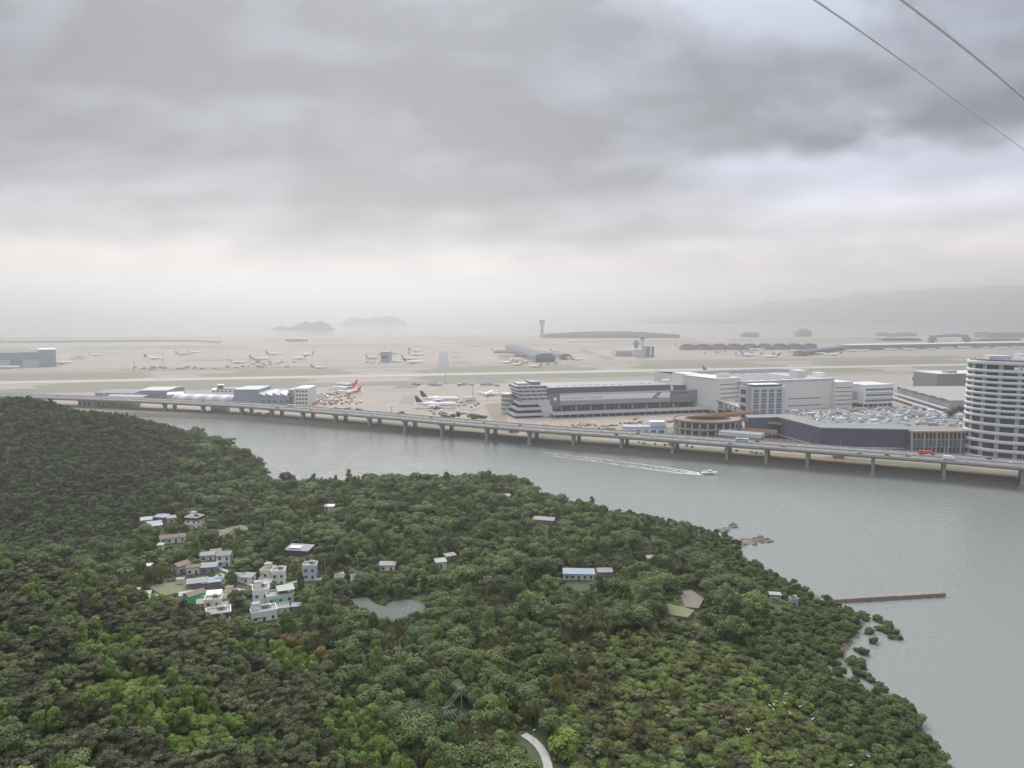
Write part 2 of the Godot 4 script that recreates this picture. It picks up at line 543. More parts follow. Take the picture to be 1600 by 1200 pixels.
	for g in [[-2600, -1500], [-1400, -700], [-600, 0], [90, 620], [720, 1400], [1500, 2600]]:
		field("grass_strip", g[0], g[1], 1400, 1495, 0.1, M.drygrass, 50)
		field("grass_strip", g[0] - 60, g[1] - 60, 1585, 1690, 0.1, M.drygrass, 50)
		if g[0] > -600: field("grass_strip", g[0] + 40, g[1], 1780, 1900, 0.1, M.greengrass if g[0] > 600 else M.drygrass, 50)
	for g in [[-800, -300], [-200, 500], [600, 1300]]:
		field("grass_strip", g[0], g[1], 2130, 2230, 0.1, M.drygrass, 60)
		field("dirt_field", g[0] + 100, g[1] + 60, 2300, 2400, 0.1, M.dirt, 60)
		field("grass_strip", g[0], g[1] - 60, 2450, 2540, 0.1, M.drygrass, 60)
	field("runway", -6000, 300, 2630, 2680, 0.12, M.runway)
	field("grass_strip", -5000, -1000, 2700, 2860, 0.1, M.drygrass, 60)
	# asphalt shoulders and guide lines beside the pavements
	for t in [-34.0, 34.0, -150.0, 136.0, 146.0, 220.0, 236.0, 272.0, 326.0, 356.0, 430.0, 560.0, 640.0, 770.0, 900.0, 1040.0, 1180.0, 1300.0, 1390.0, 1500.0, 1580.0, 1720.0]:
		field("shoulder", -2600 if t < 1600.0 else -700, 2400, t - 3.5, t + 3.5, 0.13, M.darktaxi if t < 300 else M.taxiway)
	for t in [-192.0, 254.0, 341.0, 480.0, 1000.0]:
		field("guide_line", -2600, 2400, t - 0.6, t + 0.6, 0.17, M.guide)
	# slabs poured at different times
	var pr := RandomNumberGenerator.new()
	pr.seed = 12
	for k in 60:
		var s0 := pr.randf_range(-1500, 2000)
		var t0 := pr.randf_range(380, 1350)
		if k % 6 == 0: field("grass_strip", s0 - 200, s0 + 150, t0 + 30, t0 + 52, 0.12, M.drygrass, 16)
		field("apron_slab", s0, s0 + pr.randf_range(60, 320), t0, t0 + pr.randf_range(20, 120), 0.04 + 0.0006 * k, [M.apron_pale, M.apron_dark, M.apron_warm][k % 3])
	for k in 34:
		var a := Vector2(-208.4, -983.5).lerp(Vector2(0.0, -1016.7), pr.randf())
		var c := Vector2(-278.5, -1318.5).lerp(Vector2(-12.0, -1366.1), pr.randf())
		var m := a.lerp(c, pr.randf())
		var w := pr.randf_range(8, 38); var d := pr.randf_range(4, 16)
		sheet("apron_slab", [m + Vector2(-w, 0.2 * w), m + Vector2(w, -0.2 * w), m + Vector2(w + 0.2 * d, d - 0.2 * w), m + Vector2(-w + 0.2 * d, d + 0.2 * w)], 0.02 + 0.0008 * k, [M.apron_pale, M.apron_dark, M.apron_warm][k % 3])
	# cross taxiways that show dark between the stands
	sheet("taxiway", [Vector2(-181.0, -1762.4), Vector2(-150.1, -1762.4), Vector2(-230.5, -2604.9), Vector2(-257.8, -2604.9)], 0.14, M.darktaxi)
	sheet("taxiway", [Vector2(-484.9, -1742.2), Vector2(-463.5, -1742.2), Vector2(-527.1, -2162.4), Vector2(-546.0, -2132.2)], 0.14, M.taxiway)
	for e in [[-192.0, -2519.0, 24.0], [-168.3, -2258.4, 20.0], [-139.9, -1992.9, 27.0], [-147.8, -3015.5, 30.0]]:
		var q: Array = []
		for k in 20:
			q.append(Vector2(e[0] + cos(TAU * k / 20) * e[2], e[1] + sin(TAU * k / 20) * e[2] * 1.9))
		sheet("grass_circle", q, 0.1, M.drygrass)
	sheet("grass_strip", [Vector2(245.2, -2745.1), Vector2(278.7, -2696.7), Vector2(288.5, -2438.6), Vector2(262.9, -2400.3), Vector2(242.3, -2561.2)], 0.1, M.drygrass)
	sheet("grass_strip", [Vector2(265.2, -2327.2), Vector2(301.4, -2292.3), Vector2(308.5, -2132.2), Vector2(271.1, -2132.2)], 0.1, M.drygrass)
	sheet("grass_strip", [Vector2(392.6, -2561.2), Vector2(419.3, -2519.0), Vector2(398.2, -2162.4), Vector2(377.7, -2132.2)], 0.1, M.drygrass)
	# white edge lines along the near runway
	for t in [-24.0, 24.0]:
		field("runway_edge_line", -2600, 2400, t - 1.2, t + 1.2, 0.15, M.marking)
	for s in range(-1200, 1500, 60):
		field("runway_centre_mark", s, s + 30, -0.9, 0.9, 0.15, M.marking)
	# dug earth and grass plots between the freight terminal and the viaduct
	sheet("dirt_field", [Vector2(11.6, -874.7), Vector2(82.7, -890.3), Vector2(163.2, -923.1), Vector2(233.9, -952.4), Vector2(221.8, -879.9), Vector2(181.5, -854.8), Vector2(74.0, -835.7), Vector2(21.7, -817.5)], 0.1, M.dirt)
	sheet("grass_plot", [Vector2(8.9, -835.7), Vector2(121.0, -854.8), Vector2(121.9, -800.0), Vector2(27.8, -783.2)], 0.16, M.greengrass)
	sheet("grass_plot", [Vector2(181.5, -854.8), Vector2(199.3, -859.7), Vector2(191.1, -817.5), Vector2(173.3, -808.6)], 0.16, M.greengrass)
	sheet("grass_plot", [Vector2(-39.8, -1074.8), Vector2(-7.8, -1106.3), Vector2(0.0, -952.4), Vector2(0.0, -854.8), Vector2(-15.1, -854.8), Vector2(-29.4, -952.4)], 0.1, M.verge)
	sheet("service_road", [Vector2(-13.1, -1059.6), Vector2(-5.6, -1059.6), Vector2(9.1, -854.8), Vector2(18.4, -800.0), Vector2(5.6, -795.7), Vector2(-4.7, -885.0)], 0.14, M.apron)
	sheet("grass_plot", [Vector2(-626.4, -1059.6), Vector2(-500.3, -1030.7), Vector2(-416.3, -1003.2), Vector2(-408.2, -983.5), Vector2(-601.3, -1016.7)], 0.12, M.drygrass)
	sheet("grass_plot", [Vector2(295.8, -679.7), Vector2(386.3, -638.8), Vector2(402.2, -628.0), Vector2(387.8, -622.7), Vector2(290.6, -667.5)], 0.14, M.greengrass)
	sheet("dirt_field", [Vector2(207.6, -708.8), Vector2(270.4, -676.6), Vector2(350.7, -636.0), Vector2(343.5, -622.7), Vector2(264.5, -661.5), Vector2(200.7, -695.6)], 0.16, M.dirt)
	# worn tarmac on the freight apron
	sheet("taxiway", [Vector2(-214.2, -1391.2), Vector2(-171.3, -1391.2), Vector2(-174.9, -1307.2), Vector2(-216.3, -1307.2)], 0.1, M.darktaxi)
	sheet("taxiway", [Vector2(-178.8, -1193.7), Vector2(-155.7, -1193.7), Vector2(-144.1, -1074.8), Vector2(-168.7, -1074.8)], 0.1, M.taxiway)

# ---------------------------------------------------------------- far hills and islands
func ridge_mesh(pts: Array, half: float, seed_: int, rough: float) -> MB:
	# pts: crest points; the flanks fall to the sea on both sides with gullies
	var f := FastNoiseLite.new()
	f.seed = seed_; f.frequency = 1.0; f.fractal_octaves = 4
	var line: Array = []
	for i in pts.size() - 1:
		for k in 8: line.append(pts[i].lerp(pts[i + 1], k / 8.0))
	line.append(pts[-1])
	var rows: Array = []
	for i in line.size():
		var p: Vector3 = line[i]
		var row := PackedVector3Array()
		for k in 13:
			var w := (k - 6) / 6.0
			var y := p.y * pow(maxf(1.0 - absf(w), 0.0), 1.15)
			y *= 1.0 + rough * f.get_noise_2d(p.x / half * 1.4, w * 2.2)
			row.append(Vector3(p.x + half * 0.12 * f.get_noise_2d(p.x / half + 40, w), y - (3.0 if absf(w) == 1.0 else 0.0), p.z + w * half))
		rows.append(row)
	var b := MB.new()
	b.rings(rows, false, false)
	return b

func build_hills() -> void:
	M.hill = weathered(0.075, 0.085, 0.06, 0.95, 700.0, 0.35, 71)
	var h := obj("far_hill", ridge_mesh([Vector3(3082.2, 64.8, -11400.0), Vector3(3477.2, 158.8, -11400.0), Vector3(3969.3, 297.0, -11400.0), Vector3(4550.9, 397.9, -11500.1), Vector3(4882.2, 368.0, -11500.1), Vector3(5351.0, 464.5, -11400.0), Vector3(5943.0, 513.7, -11400.0), Vector3(6262.6, 464.5, -11400.0), Vector3(6676.9, 500.6, -11300.0), Vector3(7200.5, 516.7, -11200.0), Vector3(8172.2, 536.0, -11200.0), Vector3(9731.3, 507.1, -11200.0), Vector3(11685.3, 429.8, -11200.0)], 1500, 5, 0.2), M.hill)
	tag(h, "large hazy blue-grey hill beyond the sea, rising behind the terminals", "hill", "", "structure")
	h = obj("far_hill", ridge_mesh([Vector3(2354.8, 57.0, -13500.0), Vector3(3060.2, 103.9, -13500.0), Vector3(3764.2, 185.8, -13500.0), Vector3(4524.6, 314.5, -13500.0), Vector3(5406.5, 302.8, -13500.0), Vector3(7054.2, 256.0, -13500.0)], 900, 8, 0.2), M.hill)
	tag(h, "faint paler hill behind the large hazy hill", "hill", "", "structure")
	h = obj("far_hill", ridge_mesh([Vector3(-11564.5, 35.7, -17000.0), Vector3(-10739.2, 198.0, -17000.0), Vector3(-10216.4, 271.6, -17000.0), Vector3(-9776.3, 198.0, -17000.0), Vector3(-8895.8, 35.7, -17000.0)], 1500, 14, 0.3), M.hill)
	tag(h, "faintest hazy hill low on the sea horizon", "hill", "", "structure")
	h = obj("island", ridge_mesh([Vector3(-2046.8, 7.6, -6300.0), Vector3(-1980.0, 35.0, -6300.0), Vector3(-1914.3, 24.0, -6300.0), Vector3(-1836.4, 56.9, -6300.0), Vector3(-1758.8, 78.8, -6300.0), Vector3(-1704.1, 67.9, -6300.0), Vector3(-1648.9, 78.8, -6300.0), Vector3(-1583.6, 51.4, -6300.0), Vector3(-1540.6, 7.6, -6300.0)], 210, 23, 0.35), M.hill)
	tag(h, "small dark double-humped island in the sea beyond the airport", "island", "", "structure")
	h = obj("island", ridge_mesh([Vector3(-2196.6, 35.9, -9500.0), Vector3(-2029.5, 97.8, -9500.0), Vector3(-1864.2, 81.3, -9500.0), Vector3(-1722.9, 106.0, -9500.0), Vector3(-1606.7, 122.5, -9500.0), Vector3(-1474.4, 106.0, -9500.0), Vector3(-1376.0, 35.9, -9500.0)], 320, 29, 0.3), M.hill)
	tag(h, "longer paler island behind the double-humped one", "island", "", "structure")
	# low reclaimed shore with works at the foot of the large hill
	var b := MB.new()
	var l := [Vector3(1995.8, 53.0, -11000.0), Vector3(9246.2, 56.2, -10600.0)]
	b.bar(Vector3(l[0].x, 6, l[0].z), Vector3(l[1].x, 6, l[1].z), 260, 18)
	tag(obj("far_shore", b, M.sand), "pale low strip of shore along the foot of the hazy hill", "shore", "", "structure")
	var r := RandomNumberGenerator.new()
	r.seed = 5
	for k in 26:
		var p: Vector3 = l[0].lerp(l[1], r.randf_range(0.0, 0.75))
		var t := thing("waterfront_shed", Vector3(p.x, 14, p.z + r.randf_range(40, 110)), r.randf_range(-0.3, 0.3), "pale shed on the far shore under the hazy hill", "shed", "sheds on the far shore")
		var w := r.randf_range(30, 130)
		boxpart("wall", Vector3(0, 9, 0), Vector3(w, 18, 40), M.offwhite, t)
		boxpart("roof", Vector3(0, 18.6, 0), Vector3(w + 2, 1.2, 42), M.palegrey, t)
	for u in [[2670.5, 329.6, -11000], [2918.0, 386.6, -11000]]:
		var t := thing("chimney_stack", Vector3(u[0], 14, u[2]), 0, "tall thin chimney on the far shore, %s of the two" % ("shorter" if u[0] < 2750 else "taller"), "chimney")
		b = MB.new()
		b.tube(Vector3.ZERO, Vector3(0, u[1] - 14, 0), 4.5, 3, 10)
		obj("shaft", b, M.grey, t)
		b = MB.new()
		b.tube(Vector3(0, u[1] - 20, 0), Vector3(0, u[1] - 13, 0), 4, 4, 10)
		obj("rim", b, M.darkgrey, t)

# ---------------------------------------------------------------- the viaduct
var deck: Array = []             # points along the near edge of the carriageway
const DECK := 17.0

func build_viaduct() -> void:
	var near: Array = [Vector3(-1073.7, 17.0, -1150.4), Vector3(-875.5, 17.0, -1104.3), Vector3(-732.6, 17.0, -1065.8), Vector3(-601.4, 17.0, -1033.7), Vector3(-485.0, 17.0, -999.9), Vector3(-422.9, 17.0, -978.5), Vector3(-363.5, 17.0, -958.0), Vector3(-316.1, 17.0, -935.2), Vector3(-269.3, 17.0, -913.4), Vector3(-222.3, 17.0, -889.6), Vector3(-175.6, 17.0, -864.4), Vector3(-128.9, 17.0, -837.9), Vector3(-83.1, 17.0, -810.6), Vector3(-31.2, 17.0, -782.7), Vector3(14.8, 17.0, -758.8), Vector3(60.1, 17.0, -738.2), Vector3(107.0, 17.0, -718.7), Vector3(152.7, 17.0, -694.9), Vector3(199.2, 17.0, -672.5), Vector3(231.1, 17.0, -657.9), Vector3(262.8, 17.0, -642.3), Vector3(310.5, 17.0, -618.8), Vector3(358.4, 17.0, -595.7), Vector3(405.2, 17.0, -569.3), Vector3(451.8, 17.0, -539.7), Vector3(499.3, 17.0, -509.1)]
	deck = near
	var pts: Array = []
	var away: Array = []
	for i in near.size():
		var a: Vector3 = near[maxi(i - 1, 0)]; var c: Vector3 = near[mini(i + 1, near.size() - 1)]
		var nn: Vector3 = (c - a).cross(Vector3.UP).normalized()
		if nn.z > 0: nn = -nn
		away.append(nn)
		pts.append(near[i])
	var v := thing("viaduct", Vector3.ZERO, 0, "long grey concrete road viaduct on paired piers along the channel", "viaduct")
	var girder := weathered(0.36, 0.355, 0.345, 0.85, 17.0, 0.15, 81)
	var pier := weathered(0.33, 0.33, 0.325, 0.85, 9.0, 0.18, 82)
	for i in pts.size() - 1:
		var p: Vector3 = pts[i]; var q: Vector3 = pts[i + 1]
		for k in 2:                        # two carriageways side by side
			var o0: float = 0.0 + k * 18.4
			var o1: float = 17.6 + k * 18.4
			var b := MB.new()
			var pn: Vector3 = away[i]; var qn: Vector3 = away[i + 1]
			var y := Vector3.UP
			# slab edge, then the box girder hanging below it
			var prof := [[o0, 0.0], [o0, -0.5], [o0 + 4.2, -0.9], [o0 + 5.4, -2.9], [o1 - 5.4, -2.9], [o1 - 4.2, -0.9], [o1, -0.5], [o1, 0.0]]
			for m in prof.size():
				var s: Array = prof[m]; var e: Array = prof[(m + 1) % prof.size()]
				b.quad(p + pn * s[0] + y * s[1], p + pn * e[0] + y * e[1], q + qn * e[0] + y * e[1], q + qn * s[0] + y * s[1])
			obj("deck_span", b, girder, v)
			b = MB.new()
			var up := Vector3.UP * 0.03
			b.quad(p + pn * (o0 + 0.5) + up, q + qn * (o0 + 0.5) + up, q + qn * (o1 - 0.5) + up, p + pn * (o1 - 0.5) + up)
			obj("carriageway", b, M.asphalt, v)
			for s in [o0 + 0.2, o1 - 0.2]:
				b = MB.new()
				b.bar(p + pn * s + y * 0.55, q + qn * s + y * 0.55, 0.32, 1.1)
				obj("parapet", b, girder, v)
			b = MB.new()
			for s in [o0 + 1.1, o1 - 1.1]:
				b.bar(p + pn * s + y * 0.035, q + qn * s + y * 0.035, 0.28, 0.02)
			var n := int(p.distance_to(q) / 11.0)
			for m in n:
				for s in [o0 + 5.6, o0 + 9.2, o0 + 12.8]:
					var f0 := float(m) / n; var f1 := (m + 0.42) / n
					b.bar(p.lerp(q, f0) + pn * s + y * 0.04, p.lerp(q, f1) + pn * s + y * 0.04, 0.2, 0.02)
			tag(obj("lane_marking", b, M.marking, v), "", "", "", "stuff")
		if i == 0: continue
		for k in 2:
			var yaw: float = atan2(-away[i].z, away[i].x)
			var at: Vector3 = p + away[i] * (8.8 + k * 18.4)
			var foot := -4.0 if i > 5 else 2.0
			var b := MB.new()
			b.box(Vector3(at.x, (foot + 14.1) / 2 - 0.9, at.z), Vector3(5.2, 12.3 - foot, 2.6), yaw)
			b.box(Vector3(at.x, 13.3, at.z), Vector3(8.2, 1.6, 3.0), yaw)
			obj("pier", b, pier, v)
			if i > 5:
				b = MB.new()
				b.box(Vector3(at.x, 0.2, at.z), Vector3(7.4, 1.6, 5.4), yaw)
				obj("pile_cap", b, pier, v)
	# gantries and lamp posts on the deck
	for i in range(2, pts.size() - 1):
		for f in [0.0, 0.5]:
			var p: Vector3 = pts[i].lerp(pts[i + 1], f) + away[i] * 18.0
			var b := MB.new()
			b.tube(p, p + Vector3.UP * 9.0, 0.11, 0.07, 6)
			b.bar(p + Vector3.UP * 9.0 - away[i] * 2.2, p + Vector3.UP * 9.0 + away[i] * 2.2, 0.12, 0.1)
			obj("lamp_post", b, M.palegrey, v)

# ---------------------------------------------------------------- buildings on the near side of the airfield
# B: [x, z, yaw, width, height, depth] of a building; x, z is the foot of its front face's middle, local -z leads away from the channel
func building(called: String, s: Array, label: String, category := "building", group := "") -> Node3D:
	return thing(called, Vector3(s[0], PLATFORM, s[1]), s[2], label, category, group)

func slab(called: String, x0: float, x1: float, y0: float, y1: float, front: float, back: float, m: Material, parent: Node) -> MeshInstance3D:
	return boxpart(called, Vector3((x0 + x1) / 2, (y0 + y1) / 2, (front + back) / 2), Vector3(absf(x1 - x0), y1 - y0, absf(front - back)), m, parent)

func bands(called: String, x0: float, x1: float, ys: Array, tall: float, front: float, m: Material, parent: Node) -> void:
	for y in ys:
		slab(called, x0, x1, y, y + tall, front + 0.14, front - 0.5, m, parent)

func lettering(text: String, tall: float, m: Material, parent: Node, at: Vector3, wide: float) -> void:
	var t := TextMesh.new()
	var f := SystemFont.new()
	f.font_names = PackedStringArray(["Droid Sans"])
	t.font = f
	t.text = text
	t.font_size = 32
	t.pixel_size = tall / 24.0
	t.depth = 0.1
	var o := show_mesh("lettering", t, m, parent)
	o.position = at
	var w := t.get_aabb().size.x
	if w > 0.1: o.scale.x = wide / w

func freight_terminal() -> void:
	# the long grey freight terminal with a white band, office wing at one end and truck ramps
	var s := [132.6, -974.5, 0.258, 173.4, 35.0, 70.0]
	var w: float = s[3]; var k := w / 188.0
	var t := building("freight_terminal", s, "long grey freight terminal with a white sign band and dark roof edge", "terminal")
	var left := -w / 2; var right := w / 2
	var h := 40.0 * k
	slab("wall", left + 16 * k, right, 15.0 * k, h - 8 * k, 0, -66, M.grey, t)
	slab("end_wall", left, left + 16 * k, 10 * k, h, -0.6, -68, M.midgrey, t)
	slab("roof", left, right + 1, h - 8 * k, h - 0.4, 0.6, -70, M.darkgrey, t)
	slab("roof_deck", left + 1, right, h - 0.4, h + 0.4, -1, -69, M.midgrey, t)
	for j in 14: slab("roof_vent", left + (20 + j * 12) * k, left + (23 + j * 12) * k, h + 0.4, h + 1.6, -18, -24, M.palegrey, t)
	slab("fascia", left + 16 * k, right, h - 11.5 * k, h - 8 * k, 0.45, -1, M.palegrey, t)
	var sign_ := slab("sign_band", left + 16 * k, right, h - 18.5 * k, h - 11.5 * k, 0.7, -1, M.white, t)
	lettering("ASIA AIRFREIGHT TERMINAL", 3.6 * k, M.grey, sign_, Vector3(left + 50 * k, h - 15 * k, 0.78), 62 * k)
	# the bird emblem: three swept strokes
	var b := MB.new()
	var ex := right - 22 * k; var ey := h - 15.5 * k
	for e in [[-5.0, -2.6, 2.2, 3.6, 1.5], [-0.4, -4.4, 5.4, 4.2, 1.7], [0.0, 3.6, 8.4, 4.9, 1.0], [-6.0, -3.4, -1.0, -0.6, 1.9]]:
		b.bar(Vector3(ex + e[0] * k, ey + e[1] * k, 0.85), Vector3(ex + e[2] * k, ey + e[3] * k, 0.85), 0.2, e[4] * k)
	obj("emblem", b, M.navy, sign_)
	b = MB.new()
	b.tube(Vector3(left + 9 * k, h - 16 * k, -0.5), Vector3(left + 9 * k, h - 16 * k, 0.1), 2.4 * k, 2.4 * k, 14)
	obj("round_emblem", b, M.white, t)
	for j in 3: slab("wall_rail", left + 16 * k, right, (16.0 + j * 2.3) * k, (16.6 + j * 2.3) * k, 0.5, -0.5, M.palegrey, t)
	for j in 27:
		slab("wall_rib", left + (16 + j * 6.5) * k, left + (16.35 + j * 6.5) * k, 20.5 * k, h - 18.6 * k, 0.16, -0.4, M.midgrey, t)
	# recessed truck dock below, then the elevated ramp in front of it
	slab("dock", left, right + 38 * k, 0, 15 * k, -9, -66, M.darkgrey, t)
	slab("dock_canopy", left, right + 38 * k, 14.2 * k, 15.0 * k, 1.0, -10, M.midgrey, t)
	slab("ramp_deck", left - 2 * k, right + 56 * k, 4.2, 5.0, 22, -9, M.concrete, t)
	slab("ramp_wall", left - 2 * k, right + 56 * k, 4.0, 8.0, 22.3, 21.7, M.palegrey, t)
	for j in 22:
		slab("ramp_column", left + (j * 11.5) * k, left + (j * 11.5 + 1.1) * k, 0, 4.2, 21.6, 20.2, M.grey, t)
	slab("undercroft", left, right + 50 * k, 0, 4.1, 16, -9, M.black, t)
	for j in 26:
		slab("dock_door", left + (20 + j * 7.4) * k, left + (24.6 + j * 7.4) * k, 5.1, 10.5, -8.8, -9.4, M.midgrey if j % 3 else M.palegrey, t)
	# the block that closes the far end
	slab("end_block", right + 1, right + 52 * k, 15.0 * k, h - 9 * k, -5, -60, M.midgrey, t)
	slab("end_block_top", right + 8 * k, right + 32 * k, h - 9 * k, h - 1.5 * k, -8, -58, M.darkgrey, t)
	for j in 6:
		slab("window", right + (8 + j * 4.4) * k, right + (11 + j * 4.4) * k, h - 14 * k, h - 11.8 * k, -4.86, -5.5, M.black, t)
	slab("white_slats", right + 1.2, right + 8 * k, h - 9 * k, h - 3 * k, -5, -30, M.white, t)
	# the stepped office wing
	for f in 4:
		var y := 21.0 * k + f * 5.2 * k
		var x0 := left - (38 + f * 2.2) * k
		slab("office_floor", x0, left - 0.4, y, y + 5.2 * k, -2 - f * 2, -52, M.darkgrey, t)
		slab("white_band", x0 - 0.4, left - 0.4, y, y + 2.6 * k, -1.2 - f * 2, -52.5, M.palegrey, t)
		for j in 4:
			slab("window_pier", x0 + (6 + j * 9) * k, x0 + (7 + j * 9) * k, y + 2.6 * k, y + 5.2 * k, -1.6 - f * 2, -3 - f * 2, M.palegrey, t)
	slab("office_roof", left - 46 * k, left - 1, 41.8 * k, 42.6 * k, -9, -52, M.midgrey, t)
	slab("roof_plant", left - 40 * k, left - 24 * k, 42.6 * k, 45.5 * k, -20, -44, M.grey, t)
	slab("roof_plant", left - 20 * k, left - 6 * k, 42.6 * k, 47.0 * k, -22, -50, M.midgrey, t)
	# the spiral of truck ramps round the office wing
	for f in 3:
		var y := f * 7.4 * k + 0.5
		var x0 := left - (53 - f * 5.0) * k
		var x1 := left + (4.0 - f * 2.0) * k
		slab("ramp_storey", x0, x1, y, y + 5.6 * k, 9 - f * 4, -46, M.black, t)
		slab("ramp_parapet", x0 - 0.6, x1, y + 2.2 * k, y + 6.2 * k, 10 - f * 4, 9.2 - f * 4, M.palegrey, t)
		slab("ramp_parapet", x0 - 0.8, x0, y + 2.2 * k, y + 6.2 * k, 9.9 - f * 4, -46, M.palegrey, t)
		slab("ramp_floor", x0, x1, y + 2.0 * k, y + 2.9 * k, 9.6 - f * 4, -46, M.grey, t)
		slab("stair_block", x1 - 16 * k, x1 + 0.3, y, y + 7.2 * k, 10.3 - f * 4, 2 - f * 4, M.palegrey, t)
	b = MB.new()
	b.tube(Vector3(left - 47 * k, 0, -44), Vector3(left - 47 * k, 29 * k, -44), 11 * k, 11 * k, 22)
	obj("ramp_drum", b, M.palegrey, t)
	for f in 4:
		b = MB.new()
		b.tube(Vector3(left - 47 * k, (5 + f * 6.4) * k, -44), Vector3(left - 47 * k, (8.2 + f * 6.4) * k, -44), 11.25 * k, 11.25 * k, 22)
		obj("drum_band", b, M.midgrey, t)

func cargo_complex() -> void:
	# the huge off-white cargo terminal with louvred blocks
	var s := [418.0, -1023.8, 0.322, 88.0, 40.8, 110.0]
	var w: float = s[3]; var k := w / 80.0
	var t := building("cargo_terminal", s, "huge off-white cargo terminal with blank walls and grey roof", "terminal")
	var h: float = s[4]
	slab("wall", -w / 2 - 62 * k, w / 2, 0, h, 0, -110, M.offwhite, t)
	slab("roof", -w / 2 - 63 * k, w / 2 + 1, h, h + 1.2, 1, -112, M.grey, t)
	for y in [4.5, 13.5]: slab("vent_strip", -w / 2 + 8 * k, w / 2 - 20 * k, y * k, y * k + 1.1, 0.15, -0.6, M.darkgrey, t)
	for x in range(9): slab("wall_joint", -w / 2 + x * 9 * k, -w / 2 + x * 9 * k + 0.25, 0, h, 0.06, -0.4, M.palegrey, t)
	slab("roof_plant", w / 2 - 34 * k, w / 2 - 18 * k, h + 1.2, h + 10 * k, -34, -50, M.offwhite, t)
	slab("roof_plant", w / 2 - 4 * k, w / 2 + 2 * k, h + 1.2, h + 7 * k, -20, -40, M.white, t)
	for x in range(6): slab("skylight", -w / 2 - 50 * k + x * 17 * k, -w / 2 - 42 * k + x * 17 * k, h + 1.2, h + 1.9, -14, -100, M.midgrey, t)
	# louvred annexe
	s = [471.9, -1034.2, 0.242, 29.6, 36.2, 60.0]
	t = building("louvred_block", s, "off-white block with thin dark louvre lines beside the cargo terminal")
	w = s[3]; h = s[4]
	slab("wall", -w / 2, w / 2, 0, h, 0, -60, M.offwhite, t)
	bands("louvre", -w / 2 + 1, w / 2 - 1, [5.0, 11.0, 17.0, 23.0, 29.0], 1.0, 0, M.darkgrey, t)
	slab("roof", -w / 2 - 0.5, w / 2 + 0.5, h, h + 1, 0.5, -60, M.palegrey, t)
	slab("link_bridge", w / 2, w / 2 + 18, 6, 9.5, -6, -16, M.offwhite, t)
	slab("link_wall", w / 2, w / 2 + 18, 9.5, h * 0.62, -9, -16, M.grey, t)
	slab("link_wall", w / 2, w / 2 + 18, h * 0.62, h * 0.92, -9, -16, M.offwhite, t)
	s = [527.6, -1045.0, 0.284, 51.7, 31.5, 45.0]
	t = building("striped_office", s, "white office block with broad dark window stripes by the truck yard")
	w = s[3]; h = s[4]
	slab("wall", -w / 2, w / 2, 5, h, 0, -45, M.white, t)
	bands("window_band", -w / 2 + 2.5, w / 2 - 0.6, [8.0, 16.0, 24.0], 3.2, 0, M.midgrey, t)
	bands("window_band", -w / 2 + 2.5, w / 2 - 0.6, [12.3, 20.3], 1.1, 0, M.grey, t)
	slab("undercroft", -w / 2 + 1, w / 2 - 1, 0, 5, -2, -44, M.darkgrey, t)
	for j in 7: slab("column", -w / 2 + j * (w - 1.2) / 6, -w / 2 + j * (w - 1.2) / 6 + 1.2, 0, 5, -0.2, -1.4, M.palegrey, t)
	slab("roof", -w / 2 - 0.5, w / 2 + 0.5, h, h + 1, 0.5, -45, M.palegrey, t)
	# stepped white blocks on the other side of the glass tower
	s = [295.6, -986.8, 0.502, 40.3, 45.9, 70.0]
	t = building("louvred_block", s, "white louvred block behind the elevated access road")
	w = s[3]; h = s[4]
	slab("wall", -w / 2, w / 2, 0, h, 0, -70, M.offwhite, t)
	bands("louvre", -w / 2 + 1, w / 2 - 4, [14.0, 20.0, 26.0, 32.0, 38.0], 1.1, 0, M.darkgrey, t)
	slab("roof", -w / 2 - 0.5, w / 2 + 0.5, h, h + 1, 0.5, -70, M.palegrey, t)
	for j in 4: slab("roof_plant", -w / 2 + 8 + j * 6, -w / 2 + 11 + j * 6, h + 1, h + 7, -8, -14, M.offwhite, t)
	s = [300.2, -1166.2, 0.375, 49.1, 37.1, 40.0]
	t = building("plain_block", s, "blank off-white stepped block at the end of the cargo buildings")
	w = s[3]; h = s[4]
	slab("wall", -w / 2, w / 2 * 0.2, 0, h, 0, -40, M.offwhite, t)
	slab("step", w / 2 * 0.2, w / 2, 0, h * 0.8, 4, -40, M.offwhite, t)
	slab("roof", -w / 2 - 0.5, w / 2 * 0.2 + 0.5, h, h + 1, 0.5, -40, M.palegrey, t)
	slab("roof", w / 2 * 0.2 + 0.6, w / 2 + 0.5, h * 0.8, h * 0.8 + 1, 4.5, -40, M.palegrey, t)
	for j in 4: slab("wall_joint", -w / 2 + 5 + j * 7.0, -w / 2 + 5.3 + j * 7.0, 0, h, 0.06, -0.4, M.palegrey, t)
	# long dark hangar roof behind
	s = [453.6, -1361.3, 0.350, 249.2, 23.4, 150.0]
	t = building("cargo_hall", s, "long low cargo hall with a dark pitched roof behind the white blocks", "hall")
	w = s[3]; h = s[4]
	slab("wall", -w / 2, w / 2, 0, h - 5, 0, -150, M.palegrey, t)
	var b := MB.new()
	for e in [-1, 1]:
		b.quad(Vector3(e * -w / 2, h - 5 if e == 1 else h - 5, 1), Vector3(e * w / 2, h - 5, 1), Vector3(e * w / 2, h, -75), Vector3(e * -w / 2, h, -75))
	b.quad(Vector3(w / 2, h - 5, -151), Vector3(-w / 2, h - 5, -151), Vector3(-w / 2, h, -75), Vector3(w / 2, h, -75))
	obj("roof", b, M.midgrey, t)
	for j in 13: slab("roof_rib", -w / 2 + j * w / 13, -w / 2 + j * w / 13 + 2.0, h - 4.2, h - 3.4, -8, -20, M.palegrey, t)

